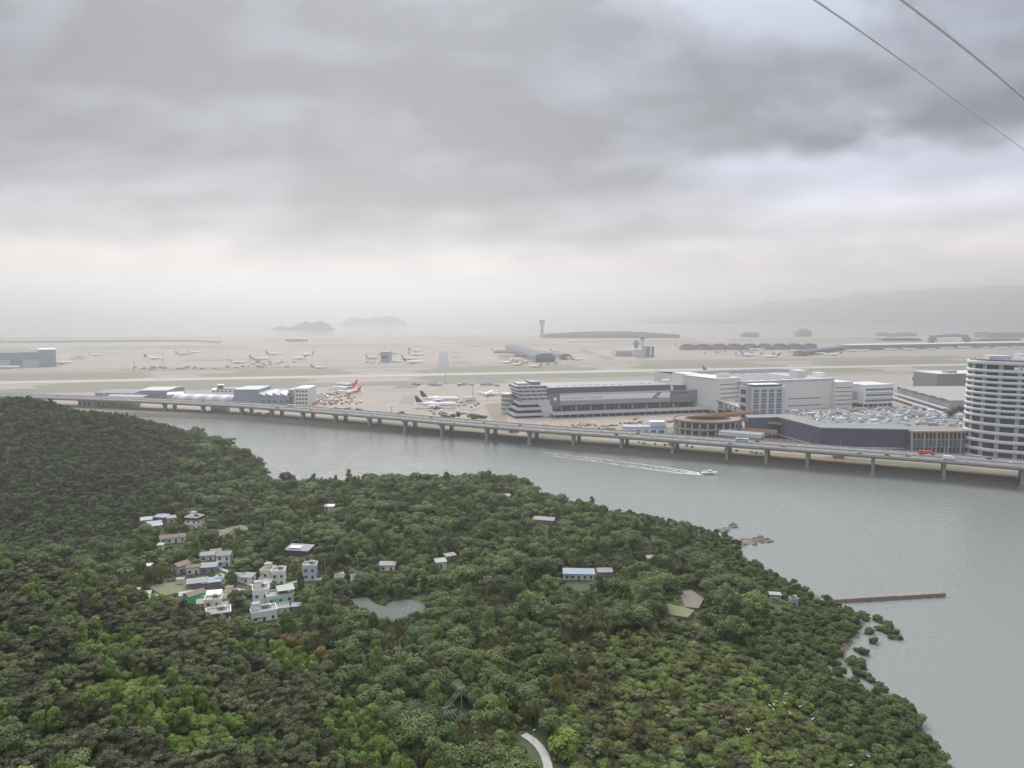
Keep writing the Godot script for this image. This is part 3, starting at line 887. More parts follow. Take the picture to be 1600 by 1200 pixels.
func glass_office() -> void:
	var s := [315.6, -901.0, 0.207, 52.7, 44.0, 18.0]
	var w: float = s[3]; var h: float = s[4]
	var t := building("glass_office", s, "pale office block with four tall blue glass bays beside the circular ramp")
	slab("wall", -w / 2, w / 2, 0, h, 0, -18, M.palegrey, t)
	slab("corner", -w / 2, -w / 2 + 6, 0, h + 0.6, 0.4, -18.4, M.grey, t)
	slab("roof", -w / 2 + 3, w / 2 - 4, h, h + 2.2, -2, -17, M.darkgrey, t)
	slab("roof_canopy", -w / 2 + 8, w / 2 - 9, h + 2.2, h + 3.0, 1.2, -14, M.white, t)
	for j in 4:
		var x0 := -w / 2 + 9.0 + j * (w - 11) / 4
		var x1 := x0 + (w - 11) / 4 - 3.2
		var bay := slab("glass_bay", x0, x1, 3, h - 3.2, 0.12, -0.8, M.blueglass, t)
		for f in 11:
			slab("spandrel", x0, x1, 3 + (f + 0.6) * (h - 6.2) / 11, 3 + (f + 0.6) * (h - 6.2) / 11 + 1.1, 0.24, -0.2, M.paleblue if f % 2 else M.bluegrey, bay)
		for g in 3: slab("mullion", x0 + (g + 0.5) * (x1 - x0) / 3, x0 + (g + 0.5) * (x1 - x0) / 3 + 0.25, 3, h - 3.2, 0.3, -0.2, M.palegrey, bay)
	for j in 4: slab("side_window", -w / 2 - 0.12, -w / 2 + 0.6, 4 + j * 10, 10 + j * 10, -3, -15, M.glass, t)

func round_tower() -> void:
	# an oval tower of white storey bands, partly out of the frame
	var cx := 480.0; var cz := -676.0
	var t := thing("round_tower", Vector3(cx, PLATFORM, cz), -0.2, "oval office tower ringed by white storey bands at the frame's edge", "tower")
	var rx := 50.0; var rz := 33.0
	var scale_ := 672.0 / 1142.0
	var ell := func(grow: float, y: float) -> PackedVector3Array:
		var row := PackedVector3Array()
		for j in 64:
			var a := -TAU * j / 64
			row.append(Vector3(cos(a) * (rx + grow), y, sin(a) * (rz + grow)))
		return row
	var b := MB.new()
	b.rings([ell.call(0.0, 0.0), ell.call(0.0, 90.5)])
	obj("glazing", b, M.glass, t)
	var tops := [[565.0, 570.3], [577.7, 582.2], [586.9, 591.4], [595.9, 600.0], [604.6, 608.8], [613.2, 617.2], [622.0, 626.0], [630.8, 634.8], [639.4, 643.4], [648.2, 652.4], [660.9, 665.6], [674.2, 679.0], [687.2, 692.2], [701.0, 706.0], [714.0, 719.0]]
	for q in tops:
		var y1: float = (719.5 - q[0]) * scale_
		var y0: float = (719.5 - q[1]) * scale_
		b = MB.new()
		b.rings([ell.call(0.05, y0), ell.call(1.5, y0), ell.call(1.5, y1), ell.call(0.05, y1)], true, false)
		obj("storey_band", b, M.bandwhite, t)
	for j in 20:
		var a := TAU * (j + 0.35) / 20
		var p := Vector3(cos(a) * (rx + 0.25), 0, sin(a) * (rz + 0.25))
		b = MB.new()
		b.box(Vector3(p.x, 45.0, p.z), Vector3(0.9, 90, 3.4), -atan2(sin(a) / rz, cos(a) / rx))
		obj("pilaster", b, M.grey, t)
	b = MB.new()
	b.rings([ell.call(-6.0, 90.5), ell.call(-6.0, 92.0)])
	obj("roof_deck", b, M.midgrey, t)
	for e in [[-30, 6, 18, 3.5, 12], [4, -4, 26, 4.5, 14], [-8, 18, 12, 3.0, 9]]:
		boxpart("roof_plant", Vector3(e[0], 92.0 + e[3] / 2, e[1]), Vector3(e[2], e[3], e[4]), M.palegrey, t)
	# white panels set round the top storey
	for a in [1.9, 2.05, 1.3, 1.0]:
		boxpart("wall_panel", Vector3(cos(a) * (rx + 0.4), 85.0, sin(a) * (rz + 0.4)), Vector3(9 if a < 1.95 else 4, 2.6, 0.5), M.white, t, -a + PI / 2)

func building_site() -> void:
	# a half-built block wrapped in dark blue netting, and the grey frame next to it
	var t := thing("netted_block", Vector3.ZERO, 0, "half-built block wrapped in dark blue netting behind the viaduct", "building")
	var a := Vector2(259.6, -722.6); var b_ := Vector2(299.5, -702.0); var c := Vector2(380.3, -692.0)
	a = Vector2(285.3, -775.0)
	var a2 := Vector2(250.8, -770.0)
	var y := 23.5
	var b := MB.new()
	b.prism(PackedVector2Array([a2, a, b_, c, c + Vector2(12, -34), b_ + Vector2(18, -34), a + Vector2(24, -24), a2 + Vector2(4, -22)]), PLATFORM, PLATFORM + y)
	obj("netting_wall", b, M.netting, t)
	b = MB.new()
	b.prism(PackedVector2Array([a2, a, b_, c, c + Vector2(12, -34), b_ + Vector2(18, -34), a + Vector2(24, -24), a2 + Vector2(4, -22)]), PLATFORM + y + 0.05, PLATFORM + y + 0.3)
	obj("roof_slab", b, M.darkconcrete, t)
	b = MB.new()
	b.bar(Vector3(b_.x, PLATFORM + y + 0.5, b_.y), Vector3(c.x, PLATFORM + y + 0.5, c.y), 1.4, 1.2)
	obj("green_edge", b, M.palegreen, t)
	var wire := mat(0.12, 0.125, 0.19, 0.9)
	for seg in [[a2, a], [a, b_], [b_, c]]:
		var p: Vector2 = seg[0]; var q: Vector2 = seg[1]
		var out := (q - p).normalized().orthogonal()
		if out.y < 0: out = -out
		for j in 8:
			b = MB.new()
			var yy := PLATFORM + 2.5 + j * 2.75
			b.bar(Vector3(p.x + out.x * 0.15, yy, p.y + out.y * 0.15), Vector3(q.x + out.x * 0.15, yy, q.y + out.y * 0.15), 0.2, 0.32 if j != 1 else 0.9)
			obj("scaffold_rail", b, wire if j != 1 else M.palegrey, t)
		var n := int(p.distance_to(q) / 6.5)
		for j in n:
			var m := p.lerp(q, (j + 0.5) / n)
			b = MB.new()
			b.box(Vector3(m.x + out.x * 0.12, PLATFORM + y / 2, m.y + out.y * 0.12), Vector3(0.3, y, 0.3), 0)
			obj("scaffold_pole", b, wire, t)
	# the grey concrete frame
	var s := [405.4, -682.8, -0.000, 55.2, 26.3, 36.0]
	s[4] = 24.0
	var g := building("concrete_frame", s, "unfinished grey concrete building with columns and an orange top edge beside the netted block")
	var w: float = s[3]
	slab("core", -w / 2, w / 2, 0, 22, -3, -36, M.darkgrey, g)
	for f in 4: slab("floor_slab", -w / 2, w / 2, 1 + f * 7.0, 1.9 + f * 7.0, 0, -4, M.concrete, g)
	for j in 15:
		slab("column", -w / 2 + j * (w - 1.4) / 14, -w / 2 + j * (w - 1.4) / 14 + 1.4, 0, 22, 0.2, -1.6, M.midgrey if j % 3 else M.grey, g)
	for j in 14:
		slab("infill", -w / 2 + 1.6 + j * (w - 1.4) / 14, -w / 2 + 4.2 + j * (w - 1.4) / 14, 8.5 if j % 4 else 2.0, 14.8, -1.4, -2.4, M.midgrey, g)
	slab("orange_edge", -w / 2, w / 2, 22, 23.6, 0.5, -2, M.orange, g)
	slab("roof", -w / 2, w / 2, 22.2, 22.9, -2, -36, M.darkconcrete, g)

func circular_ramp() -> void:
	# the drum of ramps with orange edges
	var cx := 214.0; var cz := -792.0
	var t := thing("circular_ramp", Vector3(cx, PLATFORM, cz), 0.2, "round multi-level car ramp with orange parapets under construction", "ramp")
	var rx := 38.0; var rz := 30.0
	var ring := func(grow: float, y: float, n := 48) -> PackedVector3Array:
		var row := PackedVector3Array()
		for j in n:
			var a := -TAU * j / n
			row.append(Vector3(cos(a) * (rx + grow), y, sin(a) * (rz + grow)))
		return row
	for f in 3:
		var y := 2.5 + f * 8.2
		var b := MB.new()
		b.rings([ring.call(-13.0, y), ring.call(0.0, y), ring.call(0.0, y + 0.9), ring.call(-13.0, y + 0.9), ring.call(-13.0, y)], true, false)
		obj("ramp_deck", b, M.darkconcrete, t)
		b = MB.new()
		b.rings([ring.call(-0.3, y + 0.9), ring.call(0.35, y - 0.2), ring.call(0.35, y + 1.9), ring.call(-0.3, y + 1.9), ring.call(-0.3, y + 0.9)], true, false)
		obj("orange_parapet", b, M.orange if f != 1 else M.concrete, t)
		b = MB.new()
		b.rings([ring.call(-12.7, y + 0.9), ring.call(-12.7, y + 2.1), ring.call(-13.2, y + 2.1)], true, false)
		obj("inner_parapet", b, M.orange if f == 2 else M.palegrey, t)
		if f < 2:
			for j in 26:
				var a := TAU * j / 26
				b = MB.new()
				b.box(Vector3(cos(a) * (rx - 2), y + 4.6, sin(a) * (rz - 2)), Vector3(1.3, 7.4, 1.3))
				obj("column", b, M.palegrey, t)
			b = MB.new()
			b.rings([ring.call(-8.0, y + 0.9), ring.call(-8.0, y + 8.2)], true, false)
			obj("inner_wall", b, M.midgrey, t)
	# straight approach ramps beside the drum
	var r := thing("approach_ramp", Vector3(cx, PLATFORM, cz), 0, "straight approach ramps with orange sides joining the round ramp", "ramp")
	for e in [[34, 19.5, 6, 78, 16.0, 20, 9.0], [30, 11.0, 24, 62, 10.5, 38, 11.0], [26, 3.5, 36, 92, 2.5, 62, 9.0], [10, 19.5, -24, 62, 24.0, -16, 9.0]]:
		var p := Vector3(e[0], e[1], e[2]); var q := Vector3(e[3], e[4], e[5])
		var b := MB.new()
		b.bar(p, q, e[6], 0.9)
		obj("ramp_deck", b, M.concrete, r)
		var side: Vector3 = (q - p).cross(Vector3.UP).normalized() * (e[6] / 2)
		for k in [-1.0, 1.0]:
			b = MB.new()
			b.bar(p + side * k + Vector3.UP * 0.9, q + side * k + Vector3.UP * 0.9, 0.4, 2.2)
			obj("orange_parapet", b, M.orange, r)
		for j in 4:
			var m := p.lerp(q, (j + 0.5) / 4.0)
			b = MB.new()
			b.box(Vector3(m.x, m.y / 2, m.z), Vector3(1.4, m.y, 1.4))
			obj("column", b, M.grey, r)
	# low white-and-glass hall in front of the drum
	var s := [230.6, -733.4, -0.538, 42.2, 9.9, 20.0]
	var h := building("ramp_hall", s, "low hall with white bands at the foot of the round ramp", "hall")
	var w: float = s[3]
	slab("wall", -w / 2, w / 2, 0, 13, 0, -18, M.midgrey, h)
	for f in 2: slab("white_band", -w / 2 - 0.3, w / 2 + 0.3, 3 + f * 6.5, 6 + f * 6.5, 0.3, -18.3, M.palegrey, h)
	for j in 9: slab("window", -w / 2 + 2 + j * w / 9, -w / 2 + 4.4 + j * w / 9, 6.4, 9.0, 0.1, -0.5, M.blueglass, h)

func small_buildings() -> void:
	var s := [147.7, -800.0, -0.000, 47.5, 11.5, 20.0]
	var w: float = s[3]
	var t := building("site_office", s, "small pale blue building with open bays next to the viaduct")
	slab("wall", -w / 2, w / 2, 0, 8.5, 0, -18, M.paleblue, t)
	for j in 5: slab("bay_opening", -w / 2 + 4 + j * w / 5.6, -w / 2 + 4 + (j + 0.72) * w / 5.6, 1, 5.4, 0.1, -0.6, M.darkgrey if j != 2 else M.bluegrey, t)
	for j in 6: slab("pillar", -w / 2 + 2.6 + j * w / 5.6, -w / 2 + 4 + j * w / 5.6, 0, 6.4, 0.7, -0.2, M.white, t)
	slab("roof", -w / 2 - 0.4, w / 2 + 0.4, 8.5, 9.2, 0.4, -18.4, M.bluegrey, t)
	slab("upper_floor", w / 2 - 18, w / 2 - 1, 9.2, 14.5, -2, -16, M.paleblue, t)
	# elevated access road running down to the glass office
	var r := thing("access_bridge", Vector3.ZERO, 0, "sloping elevated access road between the freight terminal and white blocks", "bridge")
	var p := Vector3(263.1, 28.0, -1082.8); var q := Vector3(292.8, 20.0, -921.6)
	var b := MB.new()
	b.bar(p, q, 12, 1.6)
	obj("deck", b, M.concrete, r)
	var side: Vector3 = (q - p).cross(Vector3.UP).normalized() * 6
	for k in [-1.0, 1.0]:
		b = MB.new()
		b.bar(p + side * k + Vector3.UP * 1.3, q + side * k + Vector3.UP * 1.3, 0.5, 1.6)
		obj("parapet", b, M.offwhite, r)
	for j in 13:
		var m := p.lerp(q, (j + 0.5) / 13.0)
		b = MB.new()
		b.box(Vector3(m.x, (m.y + PLATFORM) / 2, m.z), Vector3(1.8, m.y - PLATFORM, 1.8), 0.4)
		obj("column", b, M.grey, r)
	b = MB.new()
	b.bar(p - Vector3.UP * 11, q - Vector3.UP * 11, 11, 1.4)
	obj("lower_deck", b, M.concrete, r)
	# wavy-roofed cargo shed and the dark block behind it
	t = thing("wavy_shed", Vector3.ZERO, 0, "long cargo shed with a pale wavy roof behind the truck yard", "shed")
	var a := Vector2(616.6, -1171.7); var c := Vector2(589.4, -980.3); var d := Vector2(701.7, -995.1); var e := Vector2(759.3, -1182.1)
	var rows: Array = []
	for i in 49:
		var f := i / 48.0
		var row := PackedVector3Array()
		for j in 9:
			var m := a.lerp(c, f).lerp(e.lerp(d, f), j / 8.0)
			row.append(Vector3(m.x, 22.0 + 1.3 * absf(sin(f * PI * 6.0)), m.y))
		rows.append(row)
	b = MB.new()
	b.rings(rows, false, false)
	obj("roof", b, M.shedroof, t)
	b = MB.new()
	b.prism(PackedVector2Array([a.lerp(e, 0.03), c.lerp(d, 0.03), c.lerp(d, 0.98), a.lerp(e, 0.98)]), PLATFORM, 21.6)
	obj("wall", b, M.grey, t)
	for i in 22:
		var m := a.lerp(c, (i + 0.5) / 22.0)
		b = MB.new()
		b.box(Vector3(m.x, 12, m.y), Vector3(1.2, 14, 1.2), 0.3)
		obj("column", b, M.palegrey, t)
	for i in 2:
		var o := Vector2(-7 - i * 12, 9 + i * 12)
		b = MB.new()
		b.bar(Vector3(a.x + o.x, 13 - i * 4, a.y + o.y), Vector3(c.x + o.x, 12 - i * 4, c.y + o.y), 8, 1.2)
		obj("loading_ramp", b, M.concrete, t)
	s = [801.3, -1242.8, 0.125, 164.2, 31.8, 60.0]
	t = building("dark_block", s, "plain dark grey block with a lighter roof edge behind the round tower")
	w = s[3]; var h: float = s[4]
	slab("wall", -w / 2, w / 2, 0, h, 0, -60, M.midgrey, t)
	slab("roof", -w / 2, w / 2, h, h + 1.2, 0.6, -60.6, M.palegrey, t)
	for j in 5: slab("wall_joint", -w / 2, w / 2, 4.0 + j * h / 5.5, 4.3 + j * h / 5.5, 0.1, -0.4, M.darkgrey, t)
	slab("roof_plant", -w / 2 + 26, -w / 2 + 44, h + 1.2, h + 5, -10, -24, M.grey, t)

func maintenance_hangars() -> void:
	# blue-grey hangar with a white end block
	var s := [-360.9, -1059.6, -0.000, 89.7, 22.6, 60.0]
	var w: float = s[3]
	var t := building("maintenance_hangar", s, "blue-grey stepped hangar with sawtooth roof and a white office end", "hangar")
	slab("wall", -w / 2, -w / 2 + w * 0.4, 0, 23, 0, -55, M.bluegrey, t)
	slab("wall", -w / 2 + w * 0.4, w / 2, 0, 15.5, 3, -55, M.bluegrey, t)
	slab("roof", -w / 2 - 0.5, -w / 2 + w * 0.4 + 0.5, 23, 24, 0.6, -56, M.grey, t)
	for j in 5:
		var x := -w / 2 + w * 0.4 + j * w * 0.12
		var b := MB.new()
		b.tri(Vector3(x, 15.5, 3.4), Vector3(x + w * 0.11, 15.5, 3.4), Vector3(x, 19.5, 3.4))
		b.quad(Vector3(x + w * 0.11, 15.5, 3.4), Vector3(x + w * 0.11, 15.5, -50), Vector3(x, 19.5, -50), Vector3(x, 19.5, 3.4))
		b.quad(Vector3(x, 15.5, -50), Vector3(x, 15.5, 3.4), Vector3(x, 19.5, 3.4), Vector3(x, 19.5, -50))
		obj("sawtooth_roof", b, M.palegrey if j % 2 else M.grey, t)
	slab("office_end", w / 2, w / 2 + 20, 0, 26, 4, -40, M.offwhite, t)
	slab("stair_tower", w / 2 - 9, w / 2, 0, 24, 3.4, -30, M.grey, t)
	for f in 4:
		for j in 4: slab("window", w / 2 + 2 + j * 4.4, w / 2 + 4.8 + j * 4.4, 3.5 + f * 5.6, 5.8 + f * 5.6, 4.1, 3.2, M.glass, t)
	slab("door", w / 2 - 8, w / 2 - 3, 0, 13, 3.6, 3, M.darkgrey, t)
	for j in 6: slab("window", -w / 2 + w * 0.46 + j * 9, -w / 2 + w * 0.46 + j * 9 + 4, 5, 8, 3.1, 2.5, M.darkgrey, t)
	for j in 9: slab("wall_rib", -w / 2 + 2 + j * 5, -w / 2 + 2.3 + j * 5, 0, 23, 0.1, -0.4, M.paleblue, t)
	# row of low hangars and sheds further along
	var i := 0
	for e in [[[-646.7, -1179.8, -0.136, 68.0, 7.8, 60.0], "low shed with a long dark flat roof near the hillside", M.palegrey, M.darkgrey], [[-607.2, -1135.4, -0.138, 62.2, 6.5, 30.0], "low open shed with a grey roof in front of the dark-roofed one", M.grey, M.midgrey], [[-570.6, -1157.2, -0.000, 43.9, 14.4, 60.0], "grey hangar with a shallow pale roof among the low sheds", M.bluegrey, M.grey], [[-530.4, -1144.0, 0.405, 22.0, 9.6, 40.0], "small white hangar next to the grey hangar", M.offwhite, M.palegrey]]:
		var q: Array = e[0]
		var g := building("hangar", q, e[1], "hangar", "low hangars by the channel")
		var ww: float = q[3]; var h: float = q[4]
		slab("wall", -ww / 2, ww / 2, 0, h - 2, 0, -q[5], e[2], g)
		var b := MB.new()
		for k in 2:
			var sx := -1.0 if k else 1.0
			b.quad(Vector3(-sx * (ww / 2 + 1), h - 2, 1 if k == 0 else -q[5] - 1), Vector3(sx * (ww / 2 + 1), h - 2, 1 if k == 0 else -q[5] - 1), Vector3(sx * (ww / 2 + 1), h, -q[5] / 2), Vector3(-sx * (ww / 2 + 1), h, -q[5] / 2))
		b.tri(Vector3(ww / 2 + 1, h - 2, 1), Vector3(ww / 2 + 1, h - 2, -q[5] - 1), Vector3(ww / 2 + 1, h, -q[5] / 2))
		b.tri(Vector3(-ww / 2 - 1, h - 2, -q[5] - 1), Vector3(-ww / 2 - 1, h - 2, 1), Vector3(-ww / 2 - 1, h, -q[5] / 2))
		obj("roof", b, e[3], g)
		for j in 4: slab("door", -ww / 2 + 2 + j * ww / 4, -ww / 2 + (j + 0.8) * ww / 4, 0, h * 0.55, 0.1, -0.4, M.midgrey, g)
	# vaulted tent hangar
	s = [-473.0, -1106.3, -0.162, 100.8, 10.8, 34.0]
	w = s[3]
	t = building("vaulted_hangar", s, "long white vaulted hangar with ribbed roof behind the viaduct", "hangar")
	for j in 9:
		var x0 := -w / 2 + j * w / 9; var x1 := x0 + w / 9 - 0.4
		var r0 := PackedVector3Array(); var r1 := PackedVector3Array()
		for k in 11:
			var a := PI * k / 10
			r0.append(Vector3(x0, 2 + sin(a) * 8, -15 + cos(a) * 15)); r1.append(Vector3(x1, 2 + sin(a) * 8, -15 + cos(a) * 15))
		var b := MB.new()
		b.rings([r0, r1], false, false)
		obj("vault_panel", b, M.palegrey if j % 2 else M.grey, t)
	slab("wall", -w / 2, w / 2, 0, 2.2, 0, -30, M.palegrey, t)
	# little control building with a cab on the roof
	s = [-476.7, -1208.0, 0.221, 44.1, 14.4, 24.0]
	w = s[3]
	t = building("apron_office", s, "white office with a small lookout cab near the low hangars", "office")
	slab("wall", -w / 2, w / 2, 0, 9, 0, -22, M.white, t)
	slab("roof", -w / 2 + 8, w / 2 + 2, 9, 10, 1, -23, M.midgrey, t)
	slab("cab", -w / 2 + 10, -w / 2 + 18, 10, 15, -4, -14, M.glass, t)
	slab("cab_roof", -w / 2 + 9, -w / 2 + 19, 15, 16, -3, -15, M.white, t)
	for j in 6: slab("window", -w / 2 + 2 + j * 6.5, -w / 2 + 6 + j * 6.5, 4.5, 6.5, 0.1, -0.5, M.darkgrey, t)
	# small blocks under the deck
	for e in [[[-614.9, -1055.9, -0.193, 38.5, 8.0, 18.0], "low dark-roofed building under the viaduct near the hillside"], [[-580.2, -1048.6, -0.255, 29.0, 9.8, 16.0], "white flat-roofed building under the viaduct with tall windows"], [[-554.1, -1041.4, -0.291, 25.1, 6.0, 14.0], "small grey annexe under the viaduct"], [[-402.6, -993.3, -0.291, 22.9, 5.7, 10.0], "small sea-front hut under the viaduct"]]:
		var q: Array = e[0]
		var g := building("roadside_building", q, e[1], "building", "small buildings under the viaduct")
		var ww: float = q[3]; var h: float = q[4]
		slab("wall", -ww / 2, ww / 2, 0, h - 1.2, 0, -q[5], M.palegrey, g)
		slab("roof", -ww / 2 - 1, ww / 2 + 1, h - 1.2, h, 1, -q[5] - 1, M.darkgrey if g.name == "roadside_building" else M.white, g)
		for j in 5: slab("window", -ww / 2 + 1 + j * ww / 5, -ww / 2 + (j + 0.7) * ww / 5, 1.5, h - 2.5, 0.1, -0.5, M.darkgrey, g)
	# freight sheds beside the parked pair of white jets
	s = [-62.2, -1094.3, 0.461, 17.8, 8.3, 14.0]
	w = s[3]
	t = building("apron_hut", s, "small white apron building below the floodlight mast")
	slab("wall", -w / 2, w / 2, 0, 8, 0, -12, M.white, t)
	slab("roof", -w / 2 - 0.4, w / 2 + 0.4, 8, 8.6, 0.4, -12.4, M.grey, t)
	for j in 4: slab("window", -w / 2 + 1.5 + j * 3.6, -w / 2 + 3.6 + j * 3.6, 2, 5, 0.1, -0.5, M.darkgrey, t)
	s = [-235.0, -983.6, -0.732, 19.2, 6.1, 12.0]
	t = building("apron_hut", s, "small dark-roofed hut on the freight apron behind the viaduct")
	w = s[3]
	slab("wall", -w / 2, w / 2, 0, 5.5, 0, -12, M.offwhite, t)
	slab("roof", -w / 2 - 0.6, w / 2 + 0.6, 5.5, 7, 0.6, -12.6, M.darkgrey, t)

func floodlight_mast(x: float, z: float, tall: float, label: String) -> void:
	var t := thing("floodlight_mast", Vector3(x, PLATFORM, z), 0, label, "mast", "floodlight masts on the aprons")
	var b := MB.new()
	b.tube(Vector3.ZERO, Vector3(0, tall, 0), 0.6, 0.35, 8)
	obj("pole", b, M.grey, t)
	b = MB.new()
	b.tube(Vector3(0, tall, 0), Vector3(0, tall + 1.2, 0), 2.2, 2.2, 12)
	obj("lamp_ring", b, M.palegrey, t)

func site_clutter() -> void:
	# stacks of building material on the dug ground before the freight terminal
	var r := RandomNumberGenerator.new()
	r.seed = 31
	var mats := [M.cream, M.brick, M.palegrey, M.bluegrey, M.darkgrey, M.orange]
	var words := ["cream", "brown", "pale grey", "blue-grey", "dark", "orange"]
	for k in 64:
		var p := Vector2(31.8, -854.8).lerp(Vector2(207.5, -895.6), r.randf()) + Vector2(0, r.randf_range(-8, 14))
		var ci := r.randi() % 6
		var t := thing("material_stack", Vector3(p.x, PLATFORM + 0.1, p.y), r.randf() * 3.0, "%s stack of building material on the dug ground" % words[ci], "stack", "stacks on the dug ground: " + words[ci])
		var w := r.randf_range(2.0, 6.0); var h := r.randf_range(0.8, 2.6)
		boxpart("pile", Vector3(0, h / 2, 0), Vector3(w, h, 2.2), mats[ci], t)
		boxpart("cover", Vector3(0.2, h + 0.15, 0.1), Vector3(w * 0.7, 0.3, 1.8), mats[(ci + 2) % 6], t)
	for e in [[155.7, -917.5, "yellow excavator on the dug ground near the terminal ramp"], [80.8, -869.7, "yellow excavator among the material stacks"]]:
		var t := thing("excavator", Vector3(e[0], PLATFORM + 0.1, e[1]), 0.6, e[2], "excavator")
		boxpart("tracks", Vector3(0, 0.5, 0), Vector3(4.0, 1.0, 2.8), M.black, t)
		boxpart("house", Vector3(-0.4, 1.8, 0), Vector3(3.0, 1.5, 2.4), M.yellow, t)
		boxpart("cab", Vector3(0.8, 2.6, 0.7), Vector3(1.3, 1.6, 1.0), M.glass, t)
		var b := MB.new()
		b.bar(Vector3(1.0, 2.0, 0), Vector3(4.2, 5.0, 0), 0.5, 0.6)
		b.bar(Vector3(4.2, 5.0, 0), Vector3(6.4, 2.0, 0), 0.4, 0.5)
		obj("boom", b, M.yellow, t)
		boxpart("bucket", Vector3(6.5, 1.5, 0), Vector3(1.0, 1.0, 1.2), M.darkgrey, t)

func build_near_airport() -> void:
	site_clutter()
	freight_terminal()
	cargo_complex()
	glass_office()
	round_tower()
	building_site()
	circular_ramp()
	small_buildings()
	maintenance_hangars()
	floodlight_mast(-59.1, -1098.2, 31.1, "tall floodlight mast beside the pair of white jets")
	floodlight_mast(-127.3, -1391.2, 17.2, "thin floodlight mast at the edge of the freight apron")
	floodlight_mast(-156.2, -940.5, 13.4, "floodlight mast on the freight apron next to the viaduct")
	floodlight_mast(-884.0, -1847.9, 45.4, "lattice mast on the distant apron near the yellow jet")
	floodlight_mast(-882.5, -1703.2, 30.0, "mast on the distant apron near the grey-tailed jet")
	floodlight_mast(-695.0, -1783.0, 31.3, "mast on the distant apron near the red-tailed jets")

# ---------------------------------------------------------------- terminals and towers across the airfield
func vault(called: String, a: Vector3, c: Vector3, wide: float, rise: float, base: float, m: Material, parent: Node) -> void:
	# a barrel roof from a to c, a and c on the ground line of its axis
	var f := (c - a).normalized()
	var s := f.cross(Vector3.UP).normalized()
	var r0 := PackedVector3Array(); var r1 := PackedVector3Array()
	for k in 13:
		var w := PI * k / 12
		var o := s * cos(w) * wide / 2 + Vector3.UP * (base + sin(w) * rise)
		r0.append(a + o); r1.append(c + o)
	var b := MB.new()
	b.rings([r1, r0], false, false)
	for e in [[r0, a], [r1, c]]:
		for k in 12: b.tri(e[1] + Vector3.UP * base, e[0][k], e[0][k + 1])
	obj(called, b, m, parent)

func flat(p: Vector3) -> Vector3:
	return Vector3(p.x, PLATFORM, p.z)

